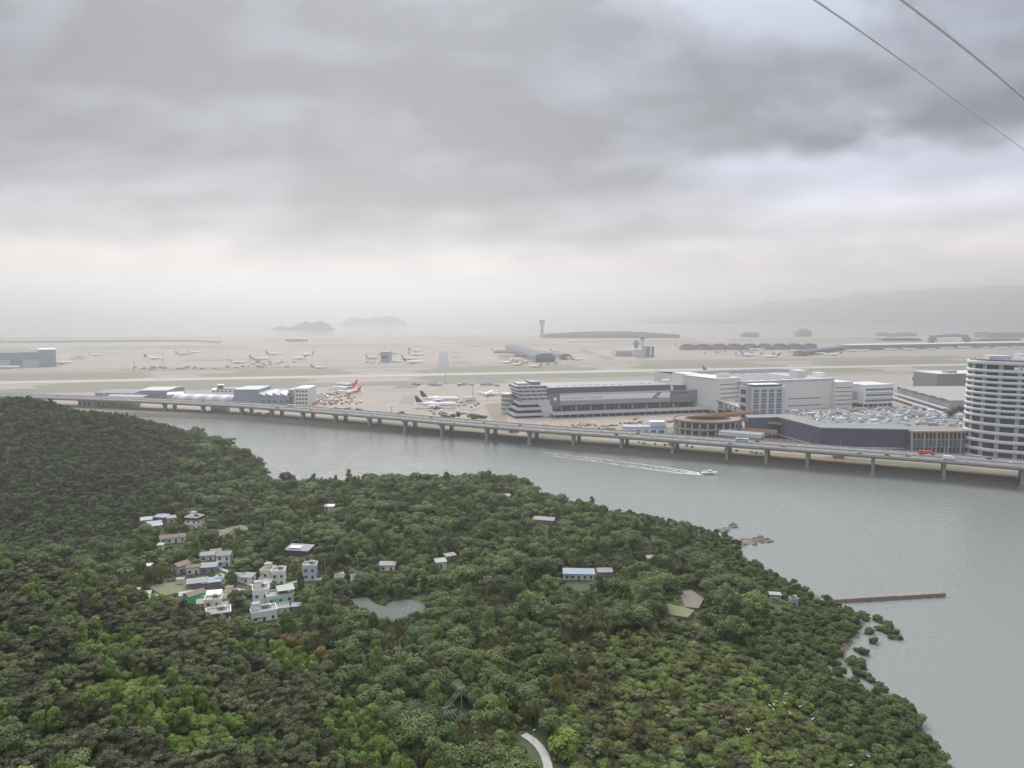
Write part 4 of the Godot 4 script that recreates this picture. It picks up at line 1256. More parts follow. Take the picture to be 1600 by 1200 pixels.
func build_far_airport() -> void:
	# midfield concourse
	var t := thing("midfield_concourse", Vector3.ZERO, 0, "dark grey vaulted midfield concourse ringed by red-tailed jets", "concourse")
	var p := Vector3(92.1, 5.0, -2019.3); var q := Vector3(4.6, 5.0, -2650.0)
	vault("main_roof", p, q, 62, 13, 12, M.darkroof, t)
	vault("cross_roof", Vector3(-49.0, 5.0, -2327.2), Vector3(70.3, 5.0, -2292.3), 46, 9, 10, M.darkroof, t)
	vault("cross_roof", Vector3(93.8, 5.0, -2327.2), Vector3(157.1, 5.0, -2132.2), 40, 8, 9, M.darkroof, t)
	var b := MB.new()
	b.bar(Vector3(p.x, 11, p.z), Vector3(q.x, 11, q.z), 54, 12)
	obj("glazed_wall", b, M.glass, t)
	var i := 0
	for e in [[-22.4, -2132.2, 0.2], [10.6, -2019.3, 0.2], [38.0, -1967.2, 0.2], [127.3, -2074.2, -0.3], [130.3, -2478.2, 0.1]]:
		boxpart("jet_bridge", Vector3(e[0], 10, e[1]), Vector3(30, 4, 4), M.palegrey, t, e[2] + i * 0.4)
		i += 1
	for k in 9:
		var m := p.lerp(q, (k + 0.5) / 9.0)
		boxpart("skylight", Vector3(m.x, PLATFORM + 25.1, m.z), Vector3(14, 0.6, 5), M.palegrey, t)
	# satellite building among the remote stands
	var s := [-352.5, -2019.3, -0.000, 21.3, 26.6, 60.0]
	t = building("satellite_building", s, "small dark boxy building among the crowded remote stands")
	var w: float = s[3]; var h: float = s[4]
	slab("wall", -w / 2, w / 2, 0, h, 0, -60, M.bluegrey, t)
	slab("roof", -w / 2 - 1, w / 2 + 1, h, h + 1.5, 1, -61, M.darkgrey, t)
	slab("window_band", -w / 2 + 1, w / 2 - 1, h * 0.45, h * 0.65, 0.15, -0.5, M.glass, t)
	# control tower with its office block
	s = [407.8, -2258.4, -0.000, 63.4, 33.6, 40.0]
	w = s[3]; h = s[4]
	t = building("control_tower", s, "grey control tower with flared cab above an office block", "tower")
	slab("office", w * 0.1, w / 2, 0, h, 0, -40, M.bluegrey, t)
	slab("office", -w / 2, w * 0.1, 0, h * 0.72, -6, -40, M.palegrey, t)
	for f in 5: slab("window_band", w * 0.12, w / 2 - 1, 3 + f * 6.0, 5.6 + f * 6.0, 0.2, -0.5, M.glass, t)
	slab("white_fin", w * 0.3, w * 0.36, 0, h + 4, 0.5, -6, M.white, t)
	b = MB.new()
	b.tube(Vector3(-2, 0, -18), Vector3(-2, 55.4, -18), 5.5, 4.6, 14)
	obj("shaft", b, M.palegrey, t)
	b = MB.new()
	var top: float = 53.4
	b.tube(Vector3(-2, top, -18), Vector3(-2, top + 9, -18), 6.5, 9.5, 14)
	obj("cab", b, M.bluegrey, t)
	b = MB.new()
	b.tube(Vector3(-2, top + 9, -18), Vector3(-2, top + 12, -18), 9.8, 8.4, 14)
	obj("cab_roof", b, M.grey, t)
	b = MB.new()
	b.tube(Vector3(-2, top + 12, -18), Vector3(-2, top + 20, -18), 0.5, 0.2, 6)
	obj("antenna", b, M.grey, t)
	t = thing("radar_tower", Vector3(395.7, 5.0, -2327.2), 0, "squat tower with a mushroom top left of the control tower", "tower")
	b = MB.new()
	b.tube(Vector3.ZERO, Vector3(0, 34, 0), 7, 6, 12)
	obj("shaft", b, M.grey, t)
	b = MB.new()
	b.tube(Vector3(0, 34, 0), Vector3(0, 46, 0), 11, 8, 14)
	b.tube(Vector3(0, 46, 0), Vector3(0, 52, 0), 7, 3, 14)
	obj("dome", b, M.midgrey, t)
	s = [351.6, -2292.3, -0.000, 52.2, 18.1, 30.0]
	w = s[3]; h = s[4]
	t = building("airfield_office", s, "low pale office beside the control tower")
	slab("wall", -w / 2, w / 2, 0, h, 0, -30, M.palegrey, t)
	slab("roof", -w / 2 - 1, w / 2 + 1, h, h + 1.2, 1, -31, M.grey, t)
	for f in 2: slab("window_band", -w / 2 + 2, w / 2 - 2, 3 + f * 6.0, 5.5 + f * 6.0, 0.2, -0.5, M.glass, t)
	# the newer tower far out
	t = thing("control_tower", Vector3(173.3, 5.0, -4218.5), 0, "tall slender control tower standing far out by the sea", "tower")
	var ht: float = 97.4
	b = MB.new()
	var prof: Array = []
	for e in [[0.0, 15.0], [0.3, 9.0], [0.5, 7.5], [0.64, 8.5], [0.7, 14.0], [0.86, 15.5], [0.87, 13.0], [0.93, 13.5], [1.0, 15.0]]:
		var row := PackedVector3Array()
		for j in 14: row.append(Vector3(cos(-TAU * j / 14) * e[1], e[0] * ht, sin(-TAU * j / 14) * e[1]))
		prof.append(row)
	b.rings(prof)
	obj("shaft", b, M.grey, t)
	b = MB.new()
	b.tube(Vector3(0, 0.87 * ht, 0), Vector3(0, 0.925 * ht, 0), 13.8, 14.0, 14)
	obj("cab_glazing", b, M.glass, t)
	# the long far concourse with a shallow curved roof
	s = [550.9, -4051.5, -0.000, 754.6, 31.8, 120.0]
	w = s[3]
	t = building("far_concourse", s, "long low grey concourse with a curved roof beyond the control towers", "concourse")
	slab("wall", -w / 2, w / 2, 0, 17, 0, -110, M.midgrey, t)
	b = MB.new()
	var r0 := PackedVector3Array(); var r1 := PackedVector3Array()
	for k in 25:
		var x := -w / 2 - 8 + (w + 16) * k / 24.0
		var y := 18.0 + 17.0 * pow(sin(PI * clampf(k / 24.0 * 1.02, 0, 1)), 0.8)
		r0.append(Vector3(x, y, 4)); r1.append(Vector3(x, y, -114))
	b.rings([r0, r1], false, false)
	obj("roof", b, M.darkroof, t)
	for k in 24:
		var x := -w / 2 + w * k / 24.0
		slab("bay_wall", x + 1, x + w / 24 - 1, 17, 18 + 15.5 * pow(sin(PI * (k + 0.5) / 24.0), 0.8), 2, -110, M.bluegrey if k % 2 else M.grey, t)
	# the main terminal's rows of vaulted roofs
	t = thing("main_terminal", Vector3.ZERO, 0, "main passenger terminal with a row of dark scalloped roof vaults", "terminal")
	for k in 9:
		var x := 1062.0 + k * 24.0
		var c: Vector3 = Vector3(618.8, 5.0, -2696.7).lerp(Vector3(1149.1, 5.0, -2745.1), (k + 0.5) / 9.0)
		vault("roof_vault", Vector3(c.x, PLATFORM, c.z), Vector3(c.x + 30, PLATFORM, c.z - 90), 52, 9, 13, M.darkroof, t)
		boxpart("glazed_wall", Vector3(c.x, PLATFORM + 6.5, c.z - 10), Vector3(47, 13, 30), M.midgrey, t, RUN)
	for k in 11:
		var c: Vector3 = Vector3(894.1, 5.0, -2292.3).lerp(Vector3(1254.9, 5.0, -2745.1), (k + 0.5) / 11.0)
		vault("roof_vault", Vector3(c.x, PLATFORM, c.z), Vector3(c.x + 40, PLATFORM, c.z - 60), 34, 6, 11, M.darkroof, t)
		boxpart("glazed_wall", Vector3(c.x, PLATFORM + 5.5, c.z - 6), Vector3(30, 11, 20), M.midgrey, t, RUN)
	b = MB.new()
	var l0 := Vector3(1223.4, 5.0, -2696.7); var l1 := Vector3(2217.3, 5.0, -3015.5)
	b.bar(l0 + Vector3.UP * 9, l1 + Vector3.UP * 9, 60, 18)
	obj("long_wall", b, M.midgrey, t)
	b = MB.new()
	b.bar(l0 + Vector3.UP * 19, l1 + Vector3.UP * 19, 68, 2)
	obj("long_roof", b, M.palegrey, t)
	for k in 6:
		var c: Vector3 = Vector3(1575.1, 5.0, -3076.0).lerp(Vector3(1701.6, 5.0, -3076.0), k / 5.0)
		vault("roof_vault", Vector3(c.x, PLATFORM, c.z), Vector3(c.x + 10, PLATFORM, c.z - 80), 44, 11, 20, M.darkroof, t)
	for k in 9:
		var c: Vector3 = Vector3(2064.2, 5.0, -3204.8).lerp(Vector3(2262.8, 5.0, -3273.2), k / 8.0)
		vault("roof_vault", Vector3(c.x, PLATFORM, c.z), Vector3(c.x + 10, PLATFORM, c.z - 80), 30, 9, 14, M.darkroof, t)
	# footbridge high over the taxiway
	t = thing("sky_bridge", Vector3.ZERO, 0, "tall footbridge on two legs spanning a taxiway at the terminal", "bridge")
	var g0 := Vector3(1763.5, 5.0, -3076.0); var g1 := Vector3(1950.6, 5.0, -3139.1)
	var hh: float = 43.0
	b = MB.new()
	for k in 10:
		var f0 := k / 10.0; var f1 := (k + 1) / 10.0
		b.bar(g0.lerp(g1, f0) + Vector3.UP * (hh - 6 + 5 * sin(PI * f0)), g0.lerp(g1, f1) + Vector3.UP * (hh - 6 + 5 * sin(PI * f1)), 20, 12)
	obj("span", b, M.bluegrey, t)
	for e in [0.1, 0.9]:
		var f := g0.lerp(g1, e)
		for k in [-1.0, 1.0]:
			b = MB.new()
			b.bar(f + Vector3(k * 16, 0, 0), f + Vector3(0, hh - 10, 0), 5, 5)
			obj("leg", b, M.palegrey, t)
		b = MB.new()
		b.box(f + Vector3((e - 0.5) * 40, hh * 0.4, 0), Vector3(20, hh * 0.8, 18))
		obj("lift_tower", b, M.midgrey, t)
	s = [2849.5, -4106.4, 0.260, 427.8, 30.4, 120.0]
	w = s[3]; h = s[4]
	t = building("far_terminal", s, "long dark roofed terminal farthest back by the sea", "terminal")
	slab("wall", -w / 2, w / 2, 0, h - 6, 0, -100, M.grey, t)
	vault("roof", Vector3(-w / 2, 0, -50), Vector3(w / 2, 0, -50), 110, 8, h - 8, M.darkroof, t)
	# far-left maintenance hangar
	s = [-1263.9, -1805.1, 0.569, 158.8, 38.0, 90.0]
	w = s[3]; h = s[4]
	t = building("wide_hangar", s, "very wide blue-grey aircraft hangar across the airfield", "hangar")
	slab("wall", -w / 2, w / 2, 0, h, 0, -90, M.palegrey, t)
	slab("roof_fascia", -w / 2 - 2, w / 2, h * 0.55, h, 2, -92, M.bluegrey, t)
	slab("end_block", w / 2, w / 2 + 36, 0, h * 1.1, 6, -80, M.bluegrey, t)
	slab("end_roof", w / 2 - 1, w / 2 + 37, h * 1.1, h * 1.15, 7, -81, M.palegrey, t)
	for j in 5: slab("hangar_door", -w / 2 + 6 + j * w / 5.2, -w / 2 + 4 + (j + 0.9) * w / 5.2, 0, h * 0.5, 0.3, -1, M.bluegrey if j == 3 else M.palegrey, t)
	for j in 6: slab("panel_joint", w / 2 + 5 + j * 5, w / 2 + 5.6 + j * 5, 2, h * 1.05, 6.2, 5, M.paleblue, t)
	# small things on the far edge
	for e in [[[1357.1, -4161.4, -0.000, 94.6, 29.0, 40.0], "low hazy building on the far shore of the airport"], [[1707.1, -4277.3, -0.000, 86.0, 44.8, 50.0], "hazy greenish block standing on the far airport shore"], [[2242.4, -4399.9, -0.000, 84.6, 23.0, 40.0], "pale hazy shed on the far shore nearer the sky bridge"], [[2331.7, -4338.6, 0.553, 233.2, 24.6, 40.0], "longer hazy shed on the far shore behind the sky bridge"], [[-1038.7, -3497.3, -0.000, 88.7, 15.3, 60.0], "hazy green-grey depot across the field near the lagoon"], [[-1269.9, -2147.3, 1.237, 32.0, 10.4, 20.0], "small white hut on the apron by the wide hangar"]]:
		var k: Array = e[0]
		var g := building("hazy_building", k, e[1], "building")
		slab("wall", -k[3] / 2, k[3] / 2, 0, k[4] * 0.8, 0, -k[5], M.grey if g.name != "hazy_building_005" else M.white, g)
		slab("roof", -k[3] / 2 - 1, k[3] / 2 + 1, k[4] * 0.8, k[4] * 0.86, 1, -k[5] - 1, M.palegrey, g)
		slab("upper_block", -k[3] / 4, k[3] / 4, k[4] * 0.86, k[4], -3, -k[5] + 4, M.bluegrey, g)

# ---------------------------------------------------------------- aircraft
func jet(at: Vector3, yaw: float, long: float, fin: Material, rear: Material, label: String, engines := 2, group := "", body: Material = null) -> Node3D:
	# nose towards local +x; modelled 60 m long, then scaled
	var t := thing("airliner", at, yaw, label, "airliner", group)
	t.scale = Vector3.ONE * long / 60.0
	if body == null: body = M.white
	if not jet_mesh.has("body"): make_jet_meshes()
	show_mesh("fuselage", jet_mesh.body, body, t)
	show_mesh("tail_cone", jet_mesh.rear, rear if rear else body, t)
	for k in [-1, 1]:
		show_mesh("wing", jet_mesh["wing%d" % k], M.palegrey, t)
		show_mesh("tailplane", jet_mesh["plane%d" % k], body, t)
		show_mesh("engine", jet_mesh["engine%d" % k], M.palegrey, t)
		if engines == 4: show_mesh("engine", jet_mesh["outer%d" % k], M.palegrey, t)
		show_mesh("main_gear", jet_mesh["gear%d" % k], M.darkgrey, t)
	show_mesh("fin", jet_mesh.fin, fin, t)
	show_mesh("nose_gear", jet_mesh.nosegear, M.darkgrey, t)
	show_mesh("cockpit_window", jet_mesh.cockpit, M.black, t)
	return t

var jet_mesh := {}

func make_jet_meshes() -> void:
	var ring := func(x: float, y: float, r: float, ry: float) -> PackedVector3Array:
		var row := PackedVector3Array()
		for j in 16: row.append(Vector3(x, y + sin(TAU * j / 16) * ry, cos(TAU * j / 16) * r))
		return row
	var b := MB.new()
	b.rings([ring.call(30.0, 4.6, 0.3, 0.3), ring.call(29.2, 4.8, 1.1, 1.1), ring.call(27.5, 5.0, 2.0, 2.0), ring.call(24.5, 5.2, 2.8, 2.8), ring.call(20.0, 5.3, 3.0, 3.0), ring.call(-10.0, 5.3, 3.0, 3.0), ring.call(-12.0, 5.35, 2.95, 2.95)])
	jet_mesh.body = b.mesh()
	b = MB.new()
	b.rings([ring.call(-12.0, 5.35, 2.95, 2.95), ring.call(-18.0, 5.8, 2.5, 2.45), ring.call(-24.0, 6.4, 1.6, 1.7), ring.call(-29.5, 7.0, 0.4, 0.5)])
	jet_mesh.rear = b.mesh()
	var plank := func(pts: Array, thick: float) -> ArrayMesh:    # pts: root front, tip front, tip back, root back
		var m := MB.new()
		var up := Vector3.UP * thick
		var c: Vector3 = pts[0]
		m.quad(pts[0] + up, pts[3] + up, pts[2] + up * 0.4, pts[1] + up * 0.4)
		m.quad(pts[0] - up, pts[1] - up * 0.4, pts[2] - up * 0.4, pts[3] - up)
		m.quad(pts[0] - up, pts[0] + up, pts[1] + up * 0.4, pts[1] - up * 0.4)
		m.quad(pts[3] + up, pts[3] - up, pts[2] - up * 0.4, pts[2] + up * 0.4)
		m.quad(pts[1] - up * 0.4, pts[1] + up * 0.4, pts[2] + up * 0.4, pts[2] - up * 0.4)
		return m.mesh()
	for k in [-1, 1]:
		jet_mesh["wing%d" % k] = plank.call([Vector3(7, 4.2, k * 2.4), Vector3(-9.5, 6.2, k * 29.0), Vector3(-12, 6.2, k * 29.0), Vector3(-6, 4.2, k * 2.4)], 0.45)
		jet_mesh["plane%d" % k] = plank.call([Vector3(-21.5, 6.6, k * 1.2), Vector3(-27.5, 7.4, k * 10.0), Vector3(-29.5, 7.4, k * 10.0), Vector3(-27.0, 6.6, k * 1.0)], 0.22)
		b = MB.new()
		b.tube(Vector3(6.5, 2.6, k * 9.5), Vector3(1.0, 2.8, k * 9.5), 1.6, 1.1, 12)
		b.box(Vector3(2.2, 4.0, k * 9.5), Vector3(4, 1.4, 0.4))
		jet_mesh["engine%d" % k] = b.mesh()
		b = MB.new()
		b.tube(Vector3(-0.5, 3.2, k * 19.0), Vector3(-5.5, 3.4, k * 19.0), 1.5, 1.0, 12)
		b.box(Vector3(-4.0, 4.6, k * 19.0), Vector3(3.6, 1.4, 0.4))
		jet_mesh["outer%d" % k] = b.mesh()
		b = MB.new()
		b.tube(Vector3(-2, 4.2, k * 3.6), Vector3(-2, 0.7, k * 3.6), 0.25, 0.25, 6)
		for e in [-1.1, 1.1]: b.tube(Vector3(-2 + e, 0.7, k * 3.6 - 0.7), Vector3(-2 + e, 0.7, k * 3.6 + 0.7), 0.7, 0.7, 10)
		jet_mesh["gear%d" % k] = b.mesh()
	b = MB.new()
	var o := [[-17.0, 7.2], [-26.5, 17.0], [-30.0, 17.0], [-27.5, 7.4]]
	for k in [-1, 1]:
		var z = 0.3 * k
		if k == 1: b.quad(Vector3(o[3][0], o[3][1], z), Vector3(o[0][0], o[0][1], z), Vector3(o[1][0], o[1][1], z * 0.5), Vector3(o[2][0], o[2][1], z * 0.5))
		else: b.quad(Vector3(o[0][0], o[0][1], z), Vector3(o[3][0], o[3][1], z), Vector3(o[2][0], o[2][1], z * 0.5), Vector3(o[1][0], o[1][1], z * 0.5))
	b.quad(Vector3(o[0][0], o[0][1], 0.3), Vector3(o[0][0], o[0][1], -0.3), Vector3(o[1][0], o[1][1], -0.15), Vector3(o[1][0], o[1][1], 0.15))
	b.quad(Vector3(o[1][0], o[1][1], 0.15), Vector3(o[1][0], o[1][1], -0.15), Vector3(o[2][0], o[2][1], -0.15), Vector3(o[2][0], o[2][1], 0.15))
	jet_mesh.fin = b.mesh()
	b = MB.new()
	b.tube(Vector3(24, 3.0, 0), Vector3(24, 0.6, 0), 0.2, 0.2, 6)
	b.tube(Vector3(24, 0.55, -0.4), Vector3(24, 0.55, 0.4), 0.55, 0.55, 10)
	jet_mesh.nosegear = b.mesh()
	b = MB.new()
	for k in [-1.0, 1.0]: b.obox(Transform3D(Basis(Vector3.UP, -k * 0.7) * Basis(Vector3(0, 0, 1), 0.7), Vector3(28.1, 6.35, k * 0.8)), Vector3(0.25, 0.7, 1.5))
	jet_mesh.cockpit = b.mesh()

func build_aircraft() -> void:
	jet(Vector3(-107.7, 5.0, -1034.2), 0.04, 62, M.navy, null, "white jet with a dark blue tail, nearer of the pair on the freight apron", 4)
	jet(Vector3(-108.9, 5.0, -1102.2), 0.03, 62, M.navy, null, "white jet with a dark blue tail, behind its twin on the freight apron")
	jet(Vector3(-307.4, 5.0, -1353.9), PI - 0.1, 44, M.tailred, M.tailred, "white jet with a red tail, farthest of the three parked together")
	jet(Vector3(-297.5, 5.0, -1285.0), PI - 0.1, 46, M.tailred, M.tailred, "white jet with a red tail, middle one of the three parked together")
	jet(Vector3(-274.6, 5.0, -1222.7), PI - 0.1, 44, M.tailred, M.tailred, "white jet with a red tail, nearest of the three parked together")
	jet(Vector3(452.0, 5.0, -1612.9), 0.12, 64, M.darkgrey, null, "white jet with a dark tail rolling along the runway behind the white blocks")
	jet(Vector3(776.5, 5.0, -1366.1), 0.1, 55, M.navy, null, "white jet with a dark tail near the plain dark block")
	jet(Vector3(316.2, 5.0, -1404.0), 2.9, 56, M.yellow, null, "white jet with a yellow tail behind the freight terminal roof")
	jet(Vector3(-36.8, 5.0, -1193.7), -PI / 2 - 0.25, 52, M.white, null, "all-white jet facing the channel on the freight apron", 4)
	var n := 0
	for e in [
		[-1197.9, -1942.1, 0.5, 52, "white", "white jet parked beside the wide hangar"], [-1230.4, -1783.0, 0.3, 50, "white", "white jet parked in front of the wide hangar doors"], [-1307.0, -1942.1, 0.6, 46, "white", "smaller white jet close to the wide hangar doors"],
		[-1045.2, -2132.2, 0.05, 60, "navy", "white jet with a blue tail on the distant apron, left of the yellow one"], [-1064.5, -2363.2, 0.1, 50, "yellow", "yellow jet on the distant apron"], [-1077.0, -2478.2, 0.2, 46, "white", "white jet behind the yellow jet"],
		[-728.4, -2102.8, 0.15, 58, "red", "red-tailed white jet on the distant apron"], [-770.4, -2363.2, 0.15, 56, "red", "red-tailed white jet behind the other one on the distant apron"], [-620.7, -2132.2, 2.6, 58, "green", "white jet with a green tail on the distant apron"], [-650.7, -2327.2, 2.6, 56, "green", "white jet with a green tail behind its twin"],
		[-472.7, -1783.0, 0.1, 40, "red", "small red jet taxiing across the airfield"],
		[-336.6, -2561.2, 0.3, 56, "navy", "white jet at the remote stands, farthest of three"], [-306.0, -2327.2, 0.3, 56, "grey", "white jet at the remote stands, middle of three"], [-265.8, -1967.2, 0.3, 56, "navy", "white jet at the remote stands, nearest of three"],
		[-13.8, -1967.2, 2.7, 40, "red", "red-tailed jet at the near corner of the midfield concourse"], [13.3, -1893.9, 2.7, 40, "red", "red-tailed jet at the near side of the midfield concourse"], [-49.4, -2561.2, 0.4, 52, "grey", "grey-tailed jet at the far corner of the midfield concourse"], [150.6, -2604.9, 0.3, 40, "red", "red-tailed jet behind the midfield concourse"],
		[161.5, -2193.5, 0.3, 50, "red", "red-tailed jet at the end of the midfield concourse"], [188.1, -2102.8, 0.4, 46, "red", "red-tailed jet past the end of the midfield concourse"], [338.6, -2327.2, 0.2, 48, "white", "white jet parked below the airfield office"],
		[-738.7, -1967.2, 0.4, 48, "white", "white jet left of the red-tailed jets on the distant apron"], [-318.8, -2019.3, 2.6, 46, "white", "white jet just right of the boxy satellite building"], [-419.2, -2193.5, 0.5, 46, "grey", "grey-tailed jet left of the boxy satellite building"], [-299.2, -2132.2, 0.3, 50, "green", "green-tailed jet at the remote stands"], [57.7, -1825.8, 2.7, 40, "red", "red-tailed jet in front of the midfield concourse's arched end"], [-1325.8, -2327.2, 0.2, 48, "white", "white jet alone between the wide hangar and the blue-tailed jet"],
		[284.2, -3419.3, 0.2, 60, "white", "white jet on the far runway below the long far concourse"], [670.6, -2901.2, 0.2, 60, "white", "white jet at the near end of the main terminal vaults"],
	]:
		var fins := {"white": M.palegrey, "navy": M.navy, "yellow": M.yellow, "red": M.tailred, "green": M.green, "grey": M.midgrey}
		jet(Vector3(e[0], PLATFORM, e[1]), e[2], e[3], fins[e[4]], fins[e[4]] if e[4] in ["red", "yellow"] else null, e[5], 2, "", M.yellow if e[4] == "yellow" else null)
	for p in [[778.3, -2795.2], [831.8, -2745.1], [886.6, -2650.0], [730.2, -2327.2], [788.2, -2225.5], [747.4, -2292.3], [1013.9, -2400.3], [1023.9, -2327.2], [1198.1, -2561.2], [1259.5, -2604.9], [1378.7, -2650.0], [1443.7, -2650.0], [1549.3, -2696.7], [1639.5, -2745.1], [1728.0, -2795.2], [1811.3, -2795.2], [1874.9, -2795.2], [1938.5, -2795.2], [987.2, -2561.2]]:
		jet(Vector3(p[0], PLATFORM, p[1]), [0.4, 2.7, -0.4][n % 3], 50 + 4 * (n % 3), [M.midgrey, M.navy, M.green][n % 3], null, "distant white jet parked along the main terminal", 2, "jets at the main terminal")
		n += 1

# ---------------------------------------------------------------- vehicles
func wheels(t: Node3D, xs: Array, half: float, r: float) -> void:
	# a few pixels across at most: one part for the running gear
	var b := MB.new()
	for x in xs:
		for k in [-1.0, 1.0]:
			b.tube(Vector3(x, r, k * half - 0.13), Vector3(x, r, k * half + 0.13), r, r, 8)
	obj("running_gear", b, M.black, t)

func make_truck(cargo: Material, cab: Material, long: float) -> Node3D:
	var t := Node3D.new()
	boxpart("cargo_box", Vector3(-1.1, 2.35, 0), Vector3(long, 2.7, 2.45), cargo, t)
	var b := MB.new()
	b.prism(PackedVector2Array([Vector2(0, 0), Vector2(1.9, 0), Vector2(2.1, 1.1), Vector2(1.5, 2.1), Vector2(0, 2.1)]), -1.12, 1.12, true)
	var o := obj("cab", b, cab, t)
	o.rotation.x = -PI / 2
	o.position = Vector3(long / 2 - 1.0, 0.65, 0)
	boxpart("windscreen", Vector3(long / 2 + 0.82, 2.0, 0), Vector3(0.3, 0.75, 2.0), M.black, t)
	boxpart("chassis", Vector3(-0.3, 0.78, 0), Vector3(long + 1.6, 0.35, 1.5), M.black, t)
	wheels(t, [-long / 2 + 0.3, long / 2 - 0.1], 1.05, 0.5)
	return t

func make_car(paint: Material) -> Node3D:
	var t := Node3D.new()
	var b := MB.new()
	b.prism(PackedVector2Array([Vector2(-2.2, 0), Vector2(2.2, 0), Vector2(2.25, 0.45), Vector2(1.1, 0.68), Vector2(-2.1, 0.72), Vector2(-2.25, 0.4)]), -0.88, 0.88, true)
	var o := obj("body", b, paint, t)
	o.rotation.x = -PI / 2
	o.position.y = 0.3
	b = MB.new()
	b.prism(PackedVector2Array([Vector2(-1.8, 0.68), Vector2(1.0, 0.66), Vector2(0.3, 1.2), Vector2(-1.3, 1.22)]), -0.78, 0.78, true)
	o = obj("cabin", b, M.glass, t)
	o.rotation.x = -PI / 2
	o.position.y = 0.3
	boxpart("roof_panel", Vector3(-0.5, 1.53, 0), Vector3(1.5, 0.05, 1.5), paint, t)
	wheels(t, [-1.35, 1.35], 0.8, 0.32)
	return t

func make_bus(paint: Material, band: Material) -> Node3D:
	var t := Node3D.new()
	boxpart("body", Vector3(0, 1.75, 0), Vector3(12, 2.7, 2.5), paint, t)
	boxpart("window_band", Vector3(0, 2.2, 0), Vector3(11.4, 0.9, 2.54), M.glass, t)
	boxpart("stripe", Vector3(0, 0.9, 0), Vector3(11.9, 0.6, 2.53), band, t)
	boxpart("roof_unit", Vector3(-1, 3.25, 0), Vector3(4, 0.3, 1.8), M.palegrey, t)
	wheels(t, [-3.6, 3.8], 1.15, 0.5)
	return t

func put(src: Node3D, called: String, at: Vector3, yaw: float, label: String, category: String, group := "") -> Node3D:
	var o: Node3D = src.duplicate()
	o.name = numbered(called)
	add_child(o)
	o.position = at
	o.rotation.y = yaw
	tag(o, label, category, group)
	return o

func on_deck(i: int, f: float, lane: float) -> Array:
	var p: Vector3 = deck[i].lerp(deck[i + 1], f)
	var along: Vector3 = (deck[i + 1] - deck[i]).normalized()
	var away := along.cross(Vector3.UP)
	if away.z > 0: away = -away
	return [p + away * lane + Vector3.UP * 0.06, atan2(-along.z, along.x)]

